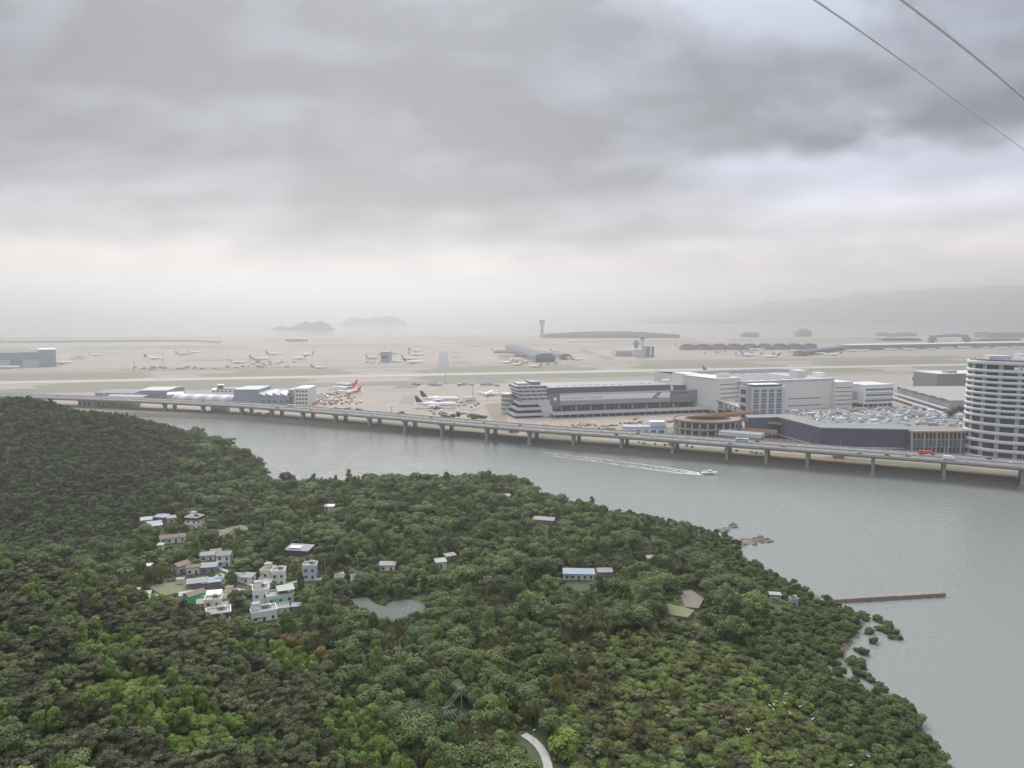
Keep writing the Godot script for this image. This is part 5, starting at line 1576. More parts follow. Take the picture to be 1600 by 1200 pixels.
func build_vehicles() -> void:
	var r := RandomNumberGenerator.new()
	r.seed = 99
	var trucks := [make_truck(M.truckwhite, M.truckwhite, 9.0), make_truck(M.palegrey, M.bluegrey, 11.0), make_truck(M.truckwhite, M.palegrey, 6.5), make_truck(M.grey, M.truckwhite, 11.0), make_truck(M.paleblue, M.truckwhite, 7.0), make_truck(M.cream, M.truckwhite, 7.0), make_truck(M.bluegrey, M.midgrey, 8.0)]
	var kinds := ["white box truck in the crowded truck yard", "pale blue-cabbed box truck in the crowded truck yard", "short white box truck in the crowded truck yard", "grey box truck in the crowded truck yard", "pale blue box truck in the crowded truck yard", "cream box truck in the crowded truck yard", "dark blue-grey truck in the crowded truck yard"]
	var cars: Array = []
	for m in [M.white, M.palegrey, M.darkgrey, M.black, M.red, M.bluegrey]: cars.append(make_car(m))
	# the truck yard
	sheet("truck_yard", [Vector2(316.1, -854.8), Vector2(475.0, -854.8), Vector2(541.5, -854.8), Vector2(682.9, -1106.3), Vector2(560.9, -1059.6), Vector2(475.7, -1016.7), Vector2(370.6, -990.0)], 0.12, M.darkconcrete)
	var a := Vector2(325.8, -864.6); var c := Vector2(544.6, -864.6); var d := Vector2(654.4, -1059.6); var e := Vector2(372.8, -977.1)
	for row in 13:
		var f := row / 12.0
		var p := a.lerp(e, f); var q := c.lerp(d, f)
		var along := 0.0
		var total := p.distance_to(q)
		while along < total:
			var step := r.randf_range(8.0, 19.0)
			along += step
			if along > total or r.randf() < 0.16: continue
			var at := p.lerp(q, along / total) + Vector2(r.randf_range(-1, 1), r.randf_range(-1.6, 1.6))
			var k: int = [0, 0, 0, 1, 1, 2, 2, 3, 3, 0, 4, 5, 6][r.randi() % 13]
			var g := along / total
			var where := ("front" if f < 0.35 else ("middle" if f < 0.7 else "back")) + " rows of the truck yard, " + ("by the glass office" if g < 0.25 else ("behind the netted block" if g < 0.55 else ("towards the wavy shed" if g < 0.8 else "by the round tower")))
			put(trucks[k], "box_truck", Vector3(at.x, PLATFORM + 0.12, at.y), [0.3, 1.2, 1.5, -0.4, 2.9][r.randi() % 5] + r.randf_range(-0.25, 0.25), kinds[k].replace("in the crowded truck yard", "in the " + where), "truck", "trucks in the yard: " + kinds[k] + where)
	# site cabins at the yard's edge, bigger than the trucks
	for k in [[342.3, -869.7, "cream", "cream site cabin at the near corner of the truck yard"], [342.2, -917.5, "cream", "cream site cabin beside the glass office"], [375.7, -964.6, "grey", "grey container stack at the back of the truck yard"], [387.2, -940.5, "blue", "blue container in the truck yard"], [404.6, -890.3, "white", "white site cabin in the middle of the truck yard"], [436.4, -874.7, "white", "white site cabin by the netted block's edge"], [488.2, -917.5, "white", "white site cabin nearer the grey concrete building"], [561.6, -970.8, "white", "white site cabin at the back near the wavy shed"], [571.1, -923.1, "white", "white site cabin closest to the round tower"]]:
		var t := thing("site_cabin", Vector3(k[0], PLATFORM + 0.12, k[1]), 0.15, k[3], "cabin")
		var m: Material = {"cream": M.cream, "grey": M.palegrey, "blue": M.paleblue, "white": M.white}[k[2]]
		boxpart("wall", Vector3(0, 3.0, 0), Vector3(11, 6, 6), m, t)
		boxpart("roof", Vector3(0, 6.15, 0), Vector3(11.4, 0.3, 6.4), M.palegrey, t)
		for j in 3: boxpart("window", Vector3(-3.4 + j * 3.4, 4.2, 3.02), Vector3(1.6, 1.2, 0.1), M.darkgrey, t)
	# white trucks at the freight terminal's dock
	for k in 22:
		var f := k / 21.0
		var p := Vector3(112.9, 10.0, -983.5).lerp(Vector3(187.8, 10.0, -1003.2), f)
		if k in [6, 7, 8]: continue
		put(trucks[k % 3], "box_truck", Vector3(p.x, PLATFORM + 5.02, p.z - 6.0), 1.45 + r.randf_range(-0.1, 0.1), "white truck lined up at the freight terminal's raised dock", "truck", "trucks at the raised dock")
	# traffic on the viaduct
	var n := 0
	for k in [[4, 0.3, 4.0], [5, 0.7, 24.0], [7, 0.2, 8.0], [8, 0.6, 26.0], [9, 0.4, 4.0], [10, 0.5, 30.0], [12, 0.3, 8.0], [13, 0.6, 26.0], [14, 0.3, 4.0], [15, 0.5, 22.0], [15, 0.9, 8.0], [17, 0.4, 4.4], [18, 0.7, 30.0], [19, 0.4, 12.0], [20, 0.3, 26.0], [21, 0.2, 8.0], [21, 0.8, 24.0], [22, 0.3, 4.4], [22, 0.6, 30.0], [3, 0.5, 8.0], [4, 0.8, 22.0], [6, 0.3, 12.0], [6, 0.7, 30.0], [8, 0.2, 12.0], [9, 0.9, 22.0], [10, 0.1, 8.0], [11, 0.4, 30.0], [11, 0.8, 4.4], [12, 0.8, 22.0], [13, 0.2, 12.0], [14, 0.7, 30.0], [16, 0.2, 26.0], [16, 0.6, 12.0], [17, 0.8, 22.0], [18, 0.1, 4.4], [19, 0.8, 22.0], [20, 0.8, 4.4], [21, 0.5, 12.0], [22, 0.9, 22.0], [2, 0.4, 26.0]]:
		var o := on_deck(k[0], k[1], k[2])
		var ci: int = [0, 1, 2, 0, 3, 5, 0, 4][n % 8]
		var paint: String = ["white", "silver", "dark grey", "black", "red", "blue"][ci]
		put(cars[ci], "car", o[0], o[1] + (PI if k[2] > 18 else 0.0), "%s car driving on the %s carriageway of the viaduct" % [paint, "far" if k[2] > 18 else "near"], "car", "traffic on the viaduct: " + paint + (" far" if k[2] > 18 else " near"))
		n += 1
	var bus := make_bus(M.white, M.green)
	var o := on_deck(18, 0.32, 26.0)
	put(bus, "bus", o[0], o[1], "white coach with green stripe on the viaduct by the round ramp", "bus")
	o = on_deck(7, 0.35, 25.0)
	put(make_bus(M.white, M.orange), "bus", o[0], o[1], "white coach with orange stripe on the viaduct near the freight apron", "bus")
	o = on_deck(21, 0.78, 27.0)
	put(make_truck(M.red, M.red, 10.0), "box_truck", o[0], o[1], "red truck on the viaduct near the round tower", "truck")
	o = on_deck(22, 0.05, 10.0)
	put(make_truck(M.white, M.white, 6.0), "box_truck", o[0], o[1], "white truck on the viaduct's near carriageway by the tower", "truck")
	put(make_truck(M.red, M.red, 9.0), "box_truck", Vector3(2.2, 5.0, -817.5), 0.3, "red truck on the service road under the viaduct", "truck")
	put(make_truck(M.yellow, M.yellow, 8.0), "box_truck", Vector3(303.8, 5.0, -670.5), -0.3, "yellow truck on the shore road under the viaduct", "truck")
	# cars parked near the sea wall
	for k in 46:
		var base: Array = [[-453.5, -1003.2, -409.9, -983.5], [-369.1, -983.5, -323.8, -964.6], [207.6, -708.8, 244.8, -689.1], [117.8, -759.3, 180.4, -726.1]][k % 4]
		var f := r.randf()
		var p := Vector2(base[0], base[1]).lerp(Vector2(base[2], base[3]), f) + Vector2(r.randf_range(-3, 3), r.randf_range(-7, 3))
		var ci: int = r.randi() % 4
		var paint: String = ["white", "silver", "dark grey", "black"][ci]
		put(cars[ci], "car", Vector3(p.x, PLATFORM + 0.2, p.y), 1.3 + r.randf_range(-0.3, 0.3), "%s car parked behind the sea wall" % paint, "car", "cars parked behind the sea wall: " + paint)
	# freight on dollies round the red-tailed jets and the pair of white ones
	var dollies: Array = []
	for m in [M.palegrey, M.white, M.red, M.yellow, M.midgrey]:
		var t := Node3D.new()
		boxpart("platform", Vector3(0, 0.55, 0), Vector3(4.2, 0.25, 2.6), M.darkgrey, t)
		var b := MB.new()
		b.prism(PackedVector2Array([Vector2(-1.7, 0.7), Vector2(1.5, 0.7), Vector2(2.0, 1.3), Vector2(2.0, 2.6), Vector2(-1.7, 2.6)]), -1.15, 1.15, true)
		var q := obj("container", b, m, t)
		q.rotation.x = -PI / 2
		wheels(t, [-1.5, 1.5], 1.0, 0.35)
		dollies.append(t)
	var tones := ["grey", "white", "red", "yellow", "dark grey"]
	for k in 150:
		var zone: Array = [[-297.7, -1074.8, -218.0, -1074.8, -263.6, -1274.2, -336.6, -1274.2], [-291.7, -1059.6, -252.4, -1059.6, -304.0, -1232.6, -336.6, -1232.6], [-81.1, -1045.0, -35.9, -1016.7, -49.0, -1157.2, -85.4, -1139.7], [-138.1, -977.1, -49.9, -940.5, -57.2, -996.6, -132.8, -1003.2], [166.8, -1353.9, 293.7, -1391.2, 289.4, -1430.5, 171.3, -1391.2]][[0, 0, 1, 1, 2, 3, 4][k % 7]]
		var p := Vector2(zone[0], zone[1]).lerp(Vector2(zone[2], zone[3]), r.randf()).lerp(Vector2(zone[6], zone[7]).lerp(Vector2(zone[4], zone[5]), r.randf()), r.randf())
		var ci: int = [0, 1, 4, 0, 2, 3, 4, 4][r.randi() % 8]
		var where: String = ["around the red-tailed jets", "around the red-tailed jets", "beside the pair of white jets", "in front of the pair of white jets", "behind the freight terminal"][[0, 0, 1, 1, 2, 3, 4][k % 7]] if true else ""
		where = ["around the red-tailed jets", "around the red-tailed jets", "around the red-tailed jets", "around the red-tailed jets", "beside the pair of white jets", "in front of the pair of white jets", "behind the freight terminal"][k % 7]
		put(dollies[ci], "freight_dolly", Vector3(p.x, PLATFORM + 0.02, p.y), r.randf_range(0, TAU), "%s freight container on a dolly %s" % [tones[ci], where], "dolly", "freight dollies: %s %s" % [tones[ci], where])
	# stand equipment at the remote stands and terminals: small, hazy
	var zones := [[-398.7, -1942.1, -286.3, -1942.1, -381.4, -2561.2, -504.8, -2561.2], [-907.6, -1722.5, -727.3, -1762.4, -762.3, -1847.9, -961.6, -1825.8], [-727.3, -1762.4, -512.8, -1825.8, -584.5, -2019.3, -744.0, -2019.3], [-49.3, -1870.6, 176.7, -1917.7, 180.8, -2292.3, -54.3, -2478.2], [564.5, -2478.2, 958.7, -2327.2, 1054.5, -2561.2, 603.5, -2650.0], [-188.9, -1341.9, -11.8, -1341.9, -12.2, -1391.2, -194.0, -1378.5]]
	var places := ["among the remote stands", "on the distant apron by the blue-tailed jet", "on the distant apron by the green-tailed jets", "round the midfield concourse", "in front of the main terminal vaults", "along the back of the freight apron"]
	for k in 150:
		var zone: Array = zones[k % 6]
		var p := Vector2(zone[0], zone[1]).lerp(Vector2(zone[2], zone[3]), r.randf()).lerp(Vector2(zone[6], zone[7]).lerp(Vector2(zone[4], zone[5]), r.randf()), r.randf())
		var where: String = places[k % 6]
		var ci: int = [6, 3, 6, 0][r.randi() % 4]
		var shade: String = {6: "dark", 3: "grey", 0: "white"}[ci]
		put(trucks[ci], "service_truck", Vector3(p.x, PLATFORM + 0.2, p.y), r.randf_range(0, TAU), "%s service truck %s" % [shade, where], "truck", "service trucks: %s %s" % [shade, where])
	for k in trucks + cars + dollies + [bus]: k.free()

# ---------------------------------------------------------------- trees
func leaf(b: MB, at: Vector3, nrm: Vector3, size: float, slim: float, tone: float, r: RandomNumberGenerator) -> void:
	# one spray of leaves: a folded rhomb
	var n := nrm.normalized()
	var s := n.cross(Vector3(r.randf_range(-1, 1), r.randf_range(-1, 1), r.randf_range(-1, 1))).normalized()
	var t := n.cross(s)
	var base := at - t * size * 0.5
	var tip := at + t * size * 0.5
	var fold := n * size * r.randf_range(0.05, 0.22)
	var p := at + s * size * slim * 0.5 - fold
	var q := at - s * size * slim * 0.5 - fold
	b.tri(base, p, tip); b.tri(base, tip, q)
	var hue := r.randf_range(-0.06, 0.06)
	var c := Color(tone * (1.0 + hue), tone, tone * (1.0 - hue))
	for k in 6: b.c.append(c)

func ball(r: RandomNumberGenerator) -> Vector3:
	while true:
		var p := Vector3(r.randf_range(-1, 1), r.randf_range(-1, 1), r.randf_range(-1, 1))
		if p.length() > 0.05 and p.length() <= 1.0: return p
	return Vector3.UP

func crown_mesh(kind: String, seed_: int, count: int, size: float) -> ArrayMesh:
	# crowns are made for a tree 8 m tall standing at the origin
	var r := RandomNumberGenerator.new()
	r.seed = seed_
	var b := MB.new()
	var lobes: Array = []
	match kind:
		"broadleaf":
			for k in 17:
				var p := ball(r)
				lobes.append([Vector3(p.x * 2.9, 4.7 + p.y * 1.9 - 0.5 * Vector2(p.x, p.z).length(), p.z * 2.9), r.randf_range(1.0, 1.75), 0.85, r.randf_range(0.65, 1.35)])
		"tall":
			for k in 16:
				var p := ball(r)
				lobes.append([Vector3(p.x * 1.9, 4.8 + p.y * 2.7, p.z * 1.9), r.randf_range(0.9, 1.45), 0.95, r.randf_range(0.65, 1.35)])
		"pine":
			for k in 20:
				var w := r.randf() * TAU
				var d := sqrt(r.randf()) * 3.3
				lobes.append([Vector3(cos(w) * d, r.randf_range(3.2, 7.4) - d * 0.45, sin(w) * d), r.randf_range(0.9, 1.7), 0.36, r.randf_range(0.6, 1.4)])
		"shrub":
			for k in 13:
				var p := ball(r)
				lobes.append([Vector3(p.x * 2.9, 2.3 + p.y * 1.5, p.z * 2.9), r.randf_range(0.9, 1.5), 0.8, r.randf_range(0.65, 1.35)])
		"airy":
			for k in 15:
				var w := r.randf() * TAU
				var d := sqrt(r.randf()) * 3.4
				lobes.append([Vector3(cos(w) * d, r.randf_range(4.6, 7.2) - d * d * 0.1, sin(w) * d), r.randf_range(0.7, 1.25), 0.55, r.randf_range(0.65, 1.35)])
	if kind == "bamboo":
		for k in 34:
			var w := r.randf() * TAU
			var root := Vector3(cos(w), 0, sin(w)) * r.randf_range(0.2, 1.6)
			var lean := Vector3(cos(w), 0, sin(w)) * r.randf_range(0.6, 3.2)
			var tall := r.randf_range(6.2, 9.2)
			for j in count / 34:
				var f := pow(r.randf(), 0.7)
				var at := root + lean * f * f + Vector3.UP * tall * (f - 0.22 * f * f * f) + ball(r) * 0.5
				leaf(b, at, lean + Vector3(r.randf_range(-1, 1), 0.8, r.randf_range(-1, 1)), size * 1.35, 0.3, r.randf_range(0.75, 1.25), r)
		return b.mesh()
	if kind == "palm":
		for k in 19:
			var w := TAU * k / 19.0 + r.randf() * 0.3
			var up := r.randf_range(0.1, 1.5)
			var out := Vector3(cos(w), 0, sin(w))
			var side := out.cross(Vector3.UP)
			for j in 9:
				var f := (j + 0.5) / 9.0
				var at := Vector3.UP * (5.0 + up * 1.6 * f - 2.6 * f * f) + out * 2.7 * f
				for e in [-1.0, 1.0]:
					leaf(b, at + side * e * 0.28 * (1.0 - 0.4 * f), Vector3.UP + side * e * 0.8 - out * f, 0.95 * (1.1 - 0.5 * f), 0.42, r.randf_range(0.85, 1.15), r)
		return b.mesh()
	var made := 0
	var tries := 0
	while made < count and tries < count * 6:
		tries += 1
		var l: Array = lobes[r.randi() % lobes.size()]
		var dir := ball(r).normalized()
		if dir.y < -0.35: dir.y = -dir.y
		var off: Vector3 = Vector3(dir.x, dir.y * l[2], dir.z) * l[1] * (1.0 + r.randfn(-0.06, 0.13))
		var at: Vector3 = l[0] + off
		var buried := false
		for m in lobes:
			if m == l: continue
			var q: Vector3 = at - m[0]
			q.y /= m[2]
			if q.length() < m[1] * 0.66: buried = true; break
		if buried: continue
		leaf(b, at, dir * 1.2 + ball(r) * 0.9 + Vector3.UP * 0.45, size * r.randf_range(0.75, 1.4), 0.62, l[3] * r.randf_range(0.5, 1.5), r)
		made += 1
	return b.mesh()

func trunk_mesh(kind: String, seed_: int) -> ArrayMesh:
	var r := RandomNumberGenerator.new()
	r.seed = seed_
	var b := MB.new()
	if kind == "shrub" or kind == "bamboo":
		for k in 5:
			var w := TAU * k / 5.0
			b.tube(Vector3(cos(w) * 0.3, -0.6, sin(w) * 0.3), Vector3(cos(w) * 1.0, 2.6 if kind == "shrub" else 5.5, sin(w) * 1.0), 0.07, 0.03, 5)
		return b.mesh()
	if kind == "palm":
		b.tube(Vector3(0, -0.8, 0), Vector3(0.15, 5.1, 0.1), 0.2, 0.13, 7)
		return b.mesh()
	var fork := Vector3(r.randf_range(-0.3, 0.3), 2.8, r.randf_range(-0.3, 0.3))
	b.tube(Vector3(0, -1.0, 0), fork, 0.26, 0.18, 7)
	for k in 6:
		var w := TAU * k / 6.0 + r.randf() * 0.5
		var d := r.randf_range(1.2, 2.5)
		b.tube(fork, Vector3(cos(w) * d, r.randf_range(4.0, 6.0), sin(w) * d), 0.13, 0.04, 5)
	return b.mesh()

func leafy(r: float, g: float, b: float) -> StandardMaterial3D:
	var m := mat(r * 1.2, g * 1.13, b * 1.15, 0.7)
	m.vertex_color_use_as_albedo = true
	m.metallic_specular = 0.3
	m.backlight_enabled = true
	m.backlight = Color(0.25, 0.25, 0.2)
	return m

# kind of foliage: mesh, base colour and how it is named and described
const SPECIES := {
	"broadleaf": {"meshes": 4, "rgb": [0.088, 0.126, 0.042], "called": "broadleaf_tree"},
	"tall": {"meshes": 2, "rgb": [0.1, 0.146, 0.043], "called": "broadleaf_tree"},
	"pine": {"meshes": 3, "rgb": [0.066, 0.074, 0.035], "called": "pine_tree"},
	"shrub": {"meshes": 3, "rgb": [0.105, 0.15, 0.044], "called": "shrub"},
	"airy": {"meshes": 2, "rgb": [0.1, 0.11, 0.054], "called": "airy_tree"},
	"bamboo": {"meshes": 2, "rgb": [0.11, 0.125, 0.05], "called": "bamboo_clump"},
	"palm": {"meshes": 1, "rgb": [0.09, 0.132, 0.046], "called": "palm_tree"},
}
var crown_near := {}
var crown_far := {}
var trunk_of := {}
var foliage_mat := {}
var special_trees: Array = []

func sort_clearings() -> void:
	clear_cells.clear()
	for k in keep_clear:
		var r: float = k[2] + 6.0
		for cx in range(int(floor((k[0] - r) / 16.0)), int(floor((k[0] + r) / 16.0)) + 1):
			for cz in range(int(floor((k[1] - r) / 16.0)), int(floor((k[1] + r) / 16.0)) + 1):
				var c := Vector2i(cx, cz)
				if not clear_cells.has(c): clear_cells[c] = []
				clear_cells[c].append(k)

func open_ground(x: float, z: float, reach: float, low := false) -> bool:
	for k in clear_cells.get(Vector2i(int(floor(x / 16.0)), int(floor(z / 16.0))), []):
		if low and k.size() > 3: continue        # low growth may stand in the gardens before a house
		var dx: float = x - k[0]
		var dz: float = z - k[1]
		if dx * dx + dz * dz < (k[2] + reach) * (k[2] + reach): return false
	return true

func prepare_trees() -> void:
	for kind in SPECIES:
		crown_near[kind] = []; crown_far[kind] = []; trunk_of[kind] = []
		for k in SPECIES[kind].meshes:
			var s: int = 100 + kind.hash() % 997 + k * 31
			crown_near[kind].append(crown_mesh(kind, s, 1900, 0.56))
			crown_far[kind].append(crown_mesh(kind, s, 850, 0.78))
			trunk_of[kind].append(trunk_mesh(kind, s + 7))
		var c: Array = SPECIES[kind].rgb
		foliage_mat[kind] = leafy(c[0], c[1], c[2])

func tree(kind: String, variant: int, at: Vector3, tall: float, wide: float, yaw: float, tint: Color, label: String, category: String, group := "", called := "") -> Node3D:
	var t := thing(called if called else SPECIES[kind].called, at, yaw, label, category, group)
	t.scale = Vector3(wide, tall, wide) / 8.0
	var key := "%s_%d_%d_%d" % [kind, int(tint.r * 20), int(tint.g * 20), int(tint.b * 20)]
	if not foliage_mat.has(key):
		var c: Array = SPECIES[kind].rgb
		foliage_mat[key] = leafy(c[0] * tint.r, c[1] * tint.g, c[2] * tint.b)
	show_mesh("crown", crown_near[kind][variant], foliage_mat[key], t)
	show_mesh("trunk", trunk_of[kind][variant], M.bark, t)
	return t

func build_forest() -> void:
	prepare_trees()
	var times := {}
	for s in special_trees: times[s[8]] = times.get(s[8], 0) + 1
	for s in special_trees:
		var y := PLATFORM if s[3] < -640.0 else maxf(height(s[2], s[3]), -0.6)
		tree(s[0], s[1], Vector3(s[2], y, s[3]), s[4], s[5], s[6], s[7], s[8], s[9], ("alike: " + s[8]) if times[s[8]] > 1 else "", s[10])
		keep_clear.append([s[2], s[3], s[5] * 0.3])
	sort_clearings()
	var r := RandomNumberGenerator.new()
	r.seed = 77
	var spots: Array = []     # [apparent size, kind, variant, position, tall, wide, yaw, tint]
	var z := -118.0
	while z > -700.0:
		var step := 3.9 if z > -330 else 4.9
		var x := maxf(0.80 * z - 30.0, -520.0)
		while x < 175.0:
			var px := x + r.randf_range(-0.48, 0.48) * step
			var pz := z + r.randf_range(-0.48, 0.48) * step
			x += step
			var h := height(px, pz)
			if h < (0.4 if px > 60.0 and not (pz > -335.0 and pz < -262.0) else 0.6): continue
			if px < 0.80 * pz - 20.0: continue
			if pz < -640 and px < -480: continue
			if not open_ground(px, pz, 1.2): continue
			var d := -pz
			var q2 := px + 0.7 * (d - 150.0)
			var patch := n_patch.get_noise_2d(px, pz)
			var fine := n_patch.get_noise_2d(px * 3.1 + 300, pz * 3.1)
			var kind := "broadleaf"
			var tall := r.randf_range(5.0, 8.5)
			var wide := r.randf_range(5.6, 8.6)
			var tone := r.randf_range(0.65, 1.35)
			var tint := Color(tone, tone, tone)
			var u := r.randf()
			var on_spur := q2 < 5.0 and d < 300.0
			var on_hill := px < -225.0 + 0.9 * (d - 450.0) * -0.35 and d > 380.0
			var scrub := px > 15.0 and d < 300.0 - 0.5 * absf(px - 70.0)
			if h < 2.6 and px > 60.0:
				kind = "shrub"; tall = r.randf_range(4.5, 7.0); wide = r.randf_range(4.5, 6.5)
				tint = Color(0.72, 0.74, 0.8) * tone
			elif on_spur:
				if patch + 0.5 * fine > 0.12:
					kind = "shrub" if u < 0.55 else "tall"
					tall = r.randf_range(5.5, 8.5); wide = r.randf_range(5.0, 7.5)
					tint = Color(1.2, 1.25, 0.9) * tone
				elif u < 0.36:
					kind = "pine"; tall = r.randf_range(5.5, 9.0); wide = r.randf_range(5.5, 9.0)
					if r.randf() < 0.05: tint = Color(1.2, 0.95, 0.85) * tone
				elif u < 0.7: kind = "airy"
				elif u < 0.86: kind = "broadleaf"
				else:
					kind = "shrub"
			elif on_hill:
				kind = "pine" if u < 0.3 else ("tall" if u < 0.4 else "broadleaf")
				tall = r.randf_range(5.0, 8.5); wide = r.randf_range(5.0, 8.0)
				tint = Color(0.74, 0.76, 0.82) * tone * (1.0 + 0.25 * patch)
			elif scrub:
				kind = "shrub" if u < 0.8 else ("airy" if u < 0.9 else "bamboo")
				tall = r.randf_range(3.0, 6.5); wide = r.randf_range(4.6, 7.4)
				tint = Color(0.95, 0.92, 0.95) * tone
				if patch > 0.1: tint = Color(1.1, 1.06, 0.85) * tone
				elif patch < -0.3: tint = Color(1.05, 0.85, 0.85) * tone
			else:
				if patch > 0.36 and fine > -0.1:
					kind = "bamboo"; tall = r.randf_range(6.5, 9.5); wide = r.randf_range(5.0, 8.0)
				elif u < 0.12: kind = "tall"; tall = r.randf_range(6.0, 13.5); wide = r.randf_range(5.0, 10.0)
				elif u < 0.17: kind = "airy"
				elif u < 0.24 and patch < 0.1: kind = "palm"; tall = r.randf_range(5.0, 7.5)
				elif u < 0.4:
					kind = "shrub"; tall = r.randf_range(4.0, 7.0)
				else:
					var big := pow(r.randf(), 2.2)
					tall = lerpf(4.5, 12.5, big) * r.randf_range(0.85, 1.15); wide = lerpf(5.0, 15.0, big) * r.randf_range(0.85, 1.15)
				tint = Color(1.0 + 0.35 * fine, 1.0 + 0.2 * fine, 1.0) * tone
				if r.randf() < 0.005: tint = Color(1.5, 1.05, 0.75)
			if kind == "pine" and r.randf() < 0.35: tint = Color(0.95, 1.12, 0.95) * tone
			if not open_ground(px, pz, wide * 0.32): continue
			var variant: int = r.randi() % int(SPECIES[kind].meshes)
			spots.append([tall / EYE.distance_to(Vector3(px, h, pz)), kind, variant, Vector3(px, h - 0.2, pz), tall, wide, r.randf() * TAU, tint])
		z -= step
	# low undergrowth fills the gaps
	for k in 13000:
		var pz := -r.randf_range(120.0, 560.0)
		var px := r.randf_range(maxf(0.76 * pz, -330.0), 150.0)
		var h := height(px, pz)
		if h < 0.7 or not open_ground(px, pz, 0.3, true): continue
		var tone := r.randf_range(0.5, 1.25)
		var tall := r.randf_range(1.6, 3.6)
		spots.append([0.0, "shrub", r.randi() % 3, Vector3(px, h - 0.4, pz), tall, r.randf_range(2.4, 4.6), r.randf() * TAU, Color(1.0, 0.95, 0.9) * tone])
	# the trees that show largest stand alone; the rest is one wood
	var seen: Array = []
	var rest: Array = []
	var inv := Basis(Vector3.RIGHT, -atan(110.0 / 1142.0)).inverse()
	for s in spots:
		var p: Vector3 = inv * (s[3] + Vector3.UP * s[4] * 0.6 - EYE)
		var sx := p.x / -p.z; var sy := p.y / -p.z
		if absf(sx) < 0.71 and sy > -0.535 and sy < 0.5: seen.append(s)
		else: rest.append(s)
	seen.sort_custom(func(a, b): return a[0] > b[0])
	var told := {}
	for i in seen.size():
		if i >= 300:
			rest.append(seen[i]); continue
		var s: Array = seen[i]
		var tint: Color = s[7]
		var hue := "bright green" if tint.g > 1.1 else ("dark green" if tint.g < 0.9 else "mid green")
		var label := ""
		var category := "tree"
		match s[1]:
			"broadleaf": label = "%s round-crowned broadleaf tree in the woods nearest the camera" % hue
			"tall": label = "%s upright broadleaf tree in the woods nearest the camera" % hue
			"pine": label = "%s pine with flat layered boughs on the near slope" % ("reddish brown" if tint.r > tint.g * 1.2 else ("olive" if tint.g > 1.0 else "brownish"))
			"shrub": label = "%s dense shrub among the trees nearest the camera" % hue; category = "shrub"
			"airy": label = "%s thin-crowned tree with open boughs nearest the camera" % hue
			"bamboo": label = "%s feathery clump of bamboo nearest the camera" % hue; category = "bamboo"
			"palm": label = "%s palm in the woods nearest the camera" % hue
		var at: Vector3 = s[3]
		var side := at.x - 9.0
		var zone := "on the near slope"
		if at.x > 75.0: zone = "close to the near shore"
		elif at.x > 30.0: zone = "in the scrub behind the near shore"
		elif side > 0.0: zone = "just right of the footpath"
		elif side > -28.0: zone = "between the footpath and the power poles"
		elif side > -55.0: zone = "below the power poles"
		elif at.x < -85.0: zone = "far up the near slope"
		var size := "large " if s[5] > 8.2 else ("small " if s[5] < 6.0 else "")
		label = size + label.replace("in the woods nearest the camera", zone).replace("among the trees nearest the camera", zone).replace("nearest the camera", zone).replace("on the near slope", zone)
		tree(s[1], s[2], s[3], s[4], s[5], s[6], tint, label, category, "near woodland: " + label)
	var wood := Node3D.new()
	wood.name = "forest"
	add_child(wood)
	tag(wood, "dense mixed green woodland covering the hill, the valley floor and the shore", "woodland", "", "stuff")
	var lists := {}
	for s in rest:
		var near: bool = s[0] > 0.0235
		var key := "%s/%d/%d" % [s[1], s[2], int(near)]
		if not lists.has(key): lists[key] = []
		lists[key].append(s)
	for key in lists:
		var part: PackedStringArray = key.split("/")
		var mm := MultiMesh.new()
		mm.transform_format = MultiMesh.TRANSFORM_3D
		mm.use_colors = true
		mm.mesh = crown_near[part[0]][int(part[1])] if part[2] == "1" else crown_far[part[0]][int(part[1])]
		mm.instance_count = lists[key].size()
		for i in lists[key].size():
			var s: Array = lists[key][i]
			mm.set_instance_transform(i, Transform3D(Basis(Vector3.UP, s[6]).scaled(Vector3(s[5], s[4], s[5]) / 8.0), s[3]))
			mm.set_instance_color(i, s[7])
		var mi := MultiMeshInstance3D.new()
		mi.multimesh = mm
		mi.material_override = foliage_mat[part[0]]
		mi.name = "crowns"
		mi.set_meta("kind", "stuff")
		wood.add_child(mi, true)
	print("trees ", spots.size(), " in view ", seen.size())

# ---------------------------------------------------------------- the hamlet
func clear(x: float, z: float, r: float) -> void:
	keep_clear.append([x, z, r])
	# open the line of sight on the camera's side a little, as gardens and lanes do
	var to := Vector2(-x, -z).normalized()
	keep_clear.append([x + to.x * r * 1.1, z + to.y * r * 1.1, r * 0.95, 1])
	keep_clear.append([x + to.x * (r * 1.6 + 4.0), z + to.y * (r * 1.6 + 4.0), r * 0.9, 1])
	keep_clear.append([x + to.x * (r * 2.2 + 9.0), z + to.y * (r * 2.2 + 9.0), r * 0.7, 1])

func gable(b: MB, w: float, d: float, y0: float, y1: float, over: float) -> void:
	# ridge along local x, with some thickness at the eaves
	var hw := w / 2 + over; var hd := d / 2 + over
	b.quad(Vector3(-hw, y0, hd), Vector3(hw, y0, hd), Vector3(hw, y1, 0), Vector3(-hw, y1, 0))
	b.quad(Vector3(hw, y0, -hd), Vector3(-hw, y0, -hd), Vector3(-hw, y1, 0), Vector3(hw, y1, 0))
	b.quad(Vector3(-hw, y0 - 0.15, hd), Vector3(hw, y0 - 0.15, hd), Vector3(hw, y0, hd), Vector3(-hw, y0, hd))
	b.tri(Vector3(hw, y0, hd), Vector3(hw, y0, -hd), Vector3(hw, y1, 0))
	b.tri(Vector3(-hw, y0, -hd), Vector3(-hw, y0, hd), Vector3(-hw, y1, 0))

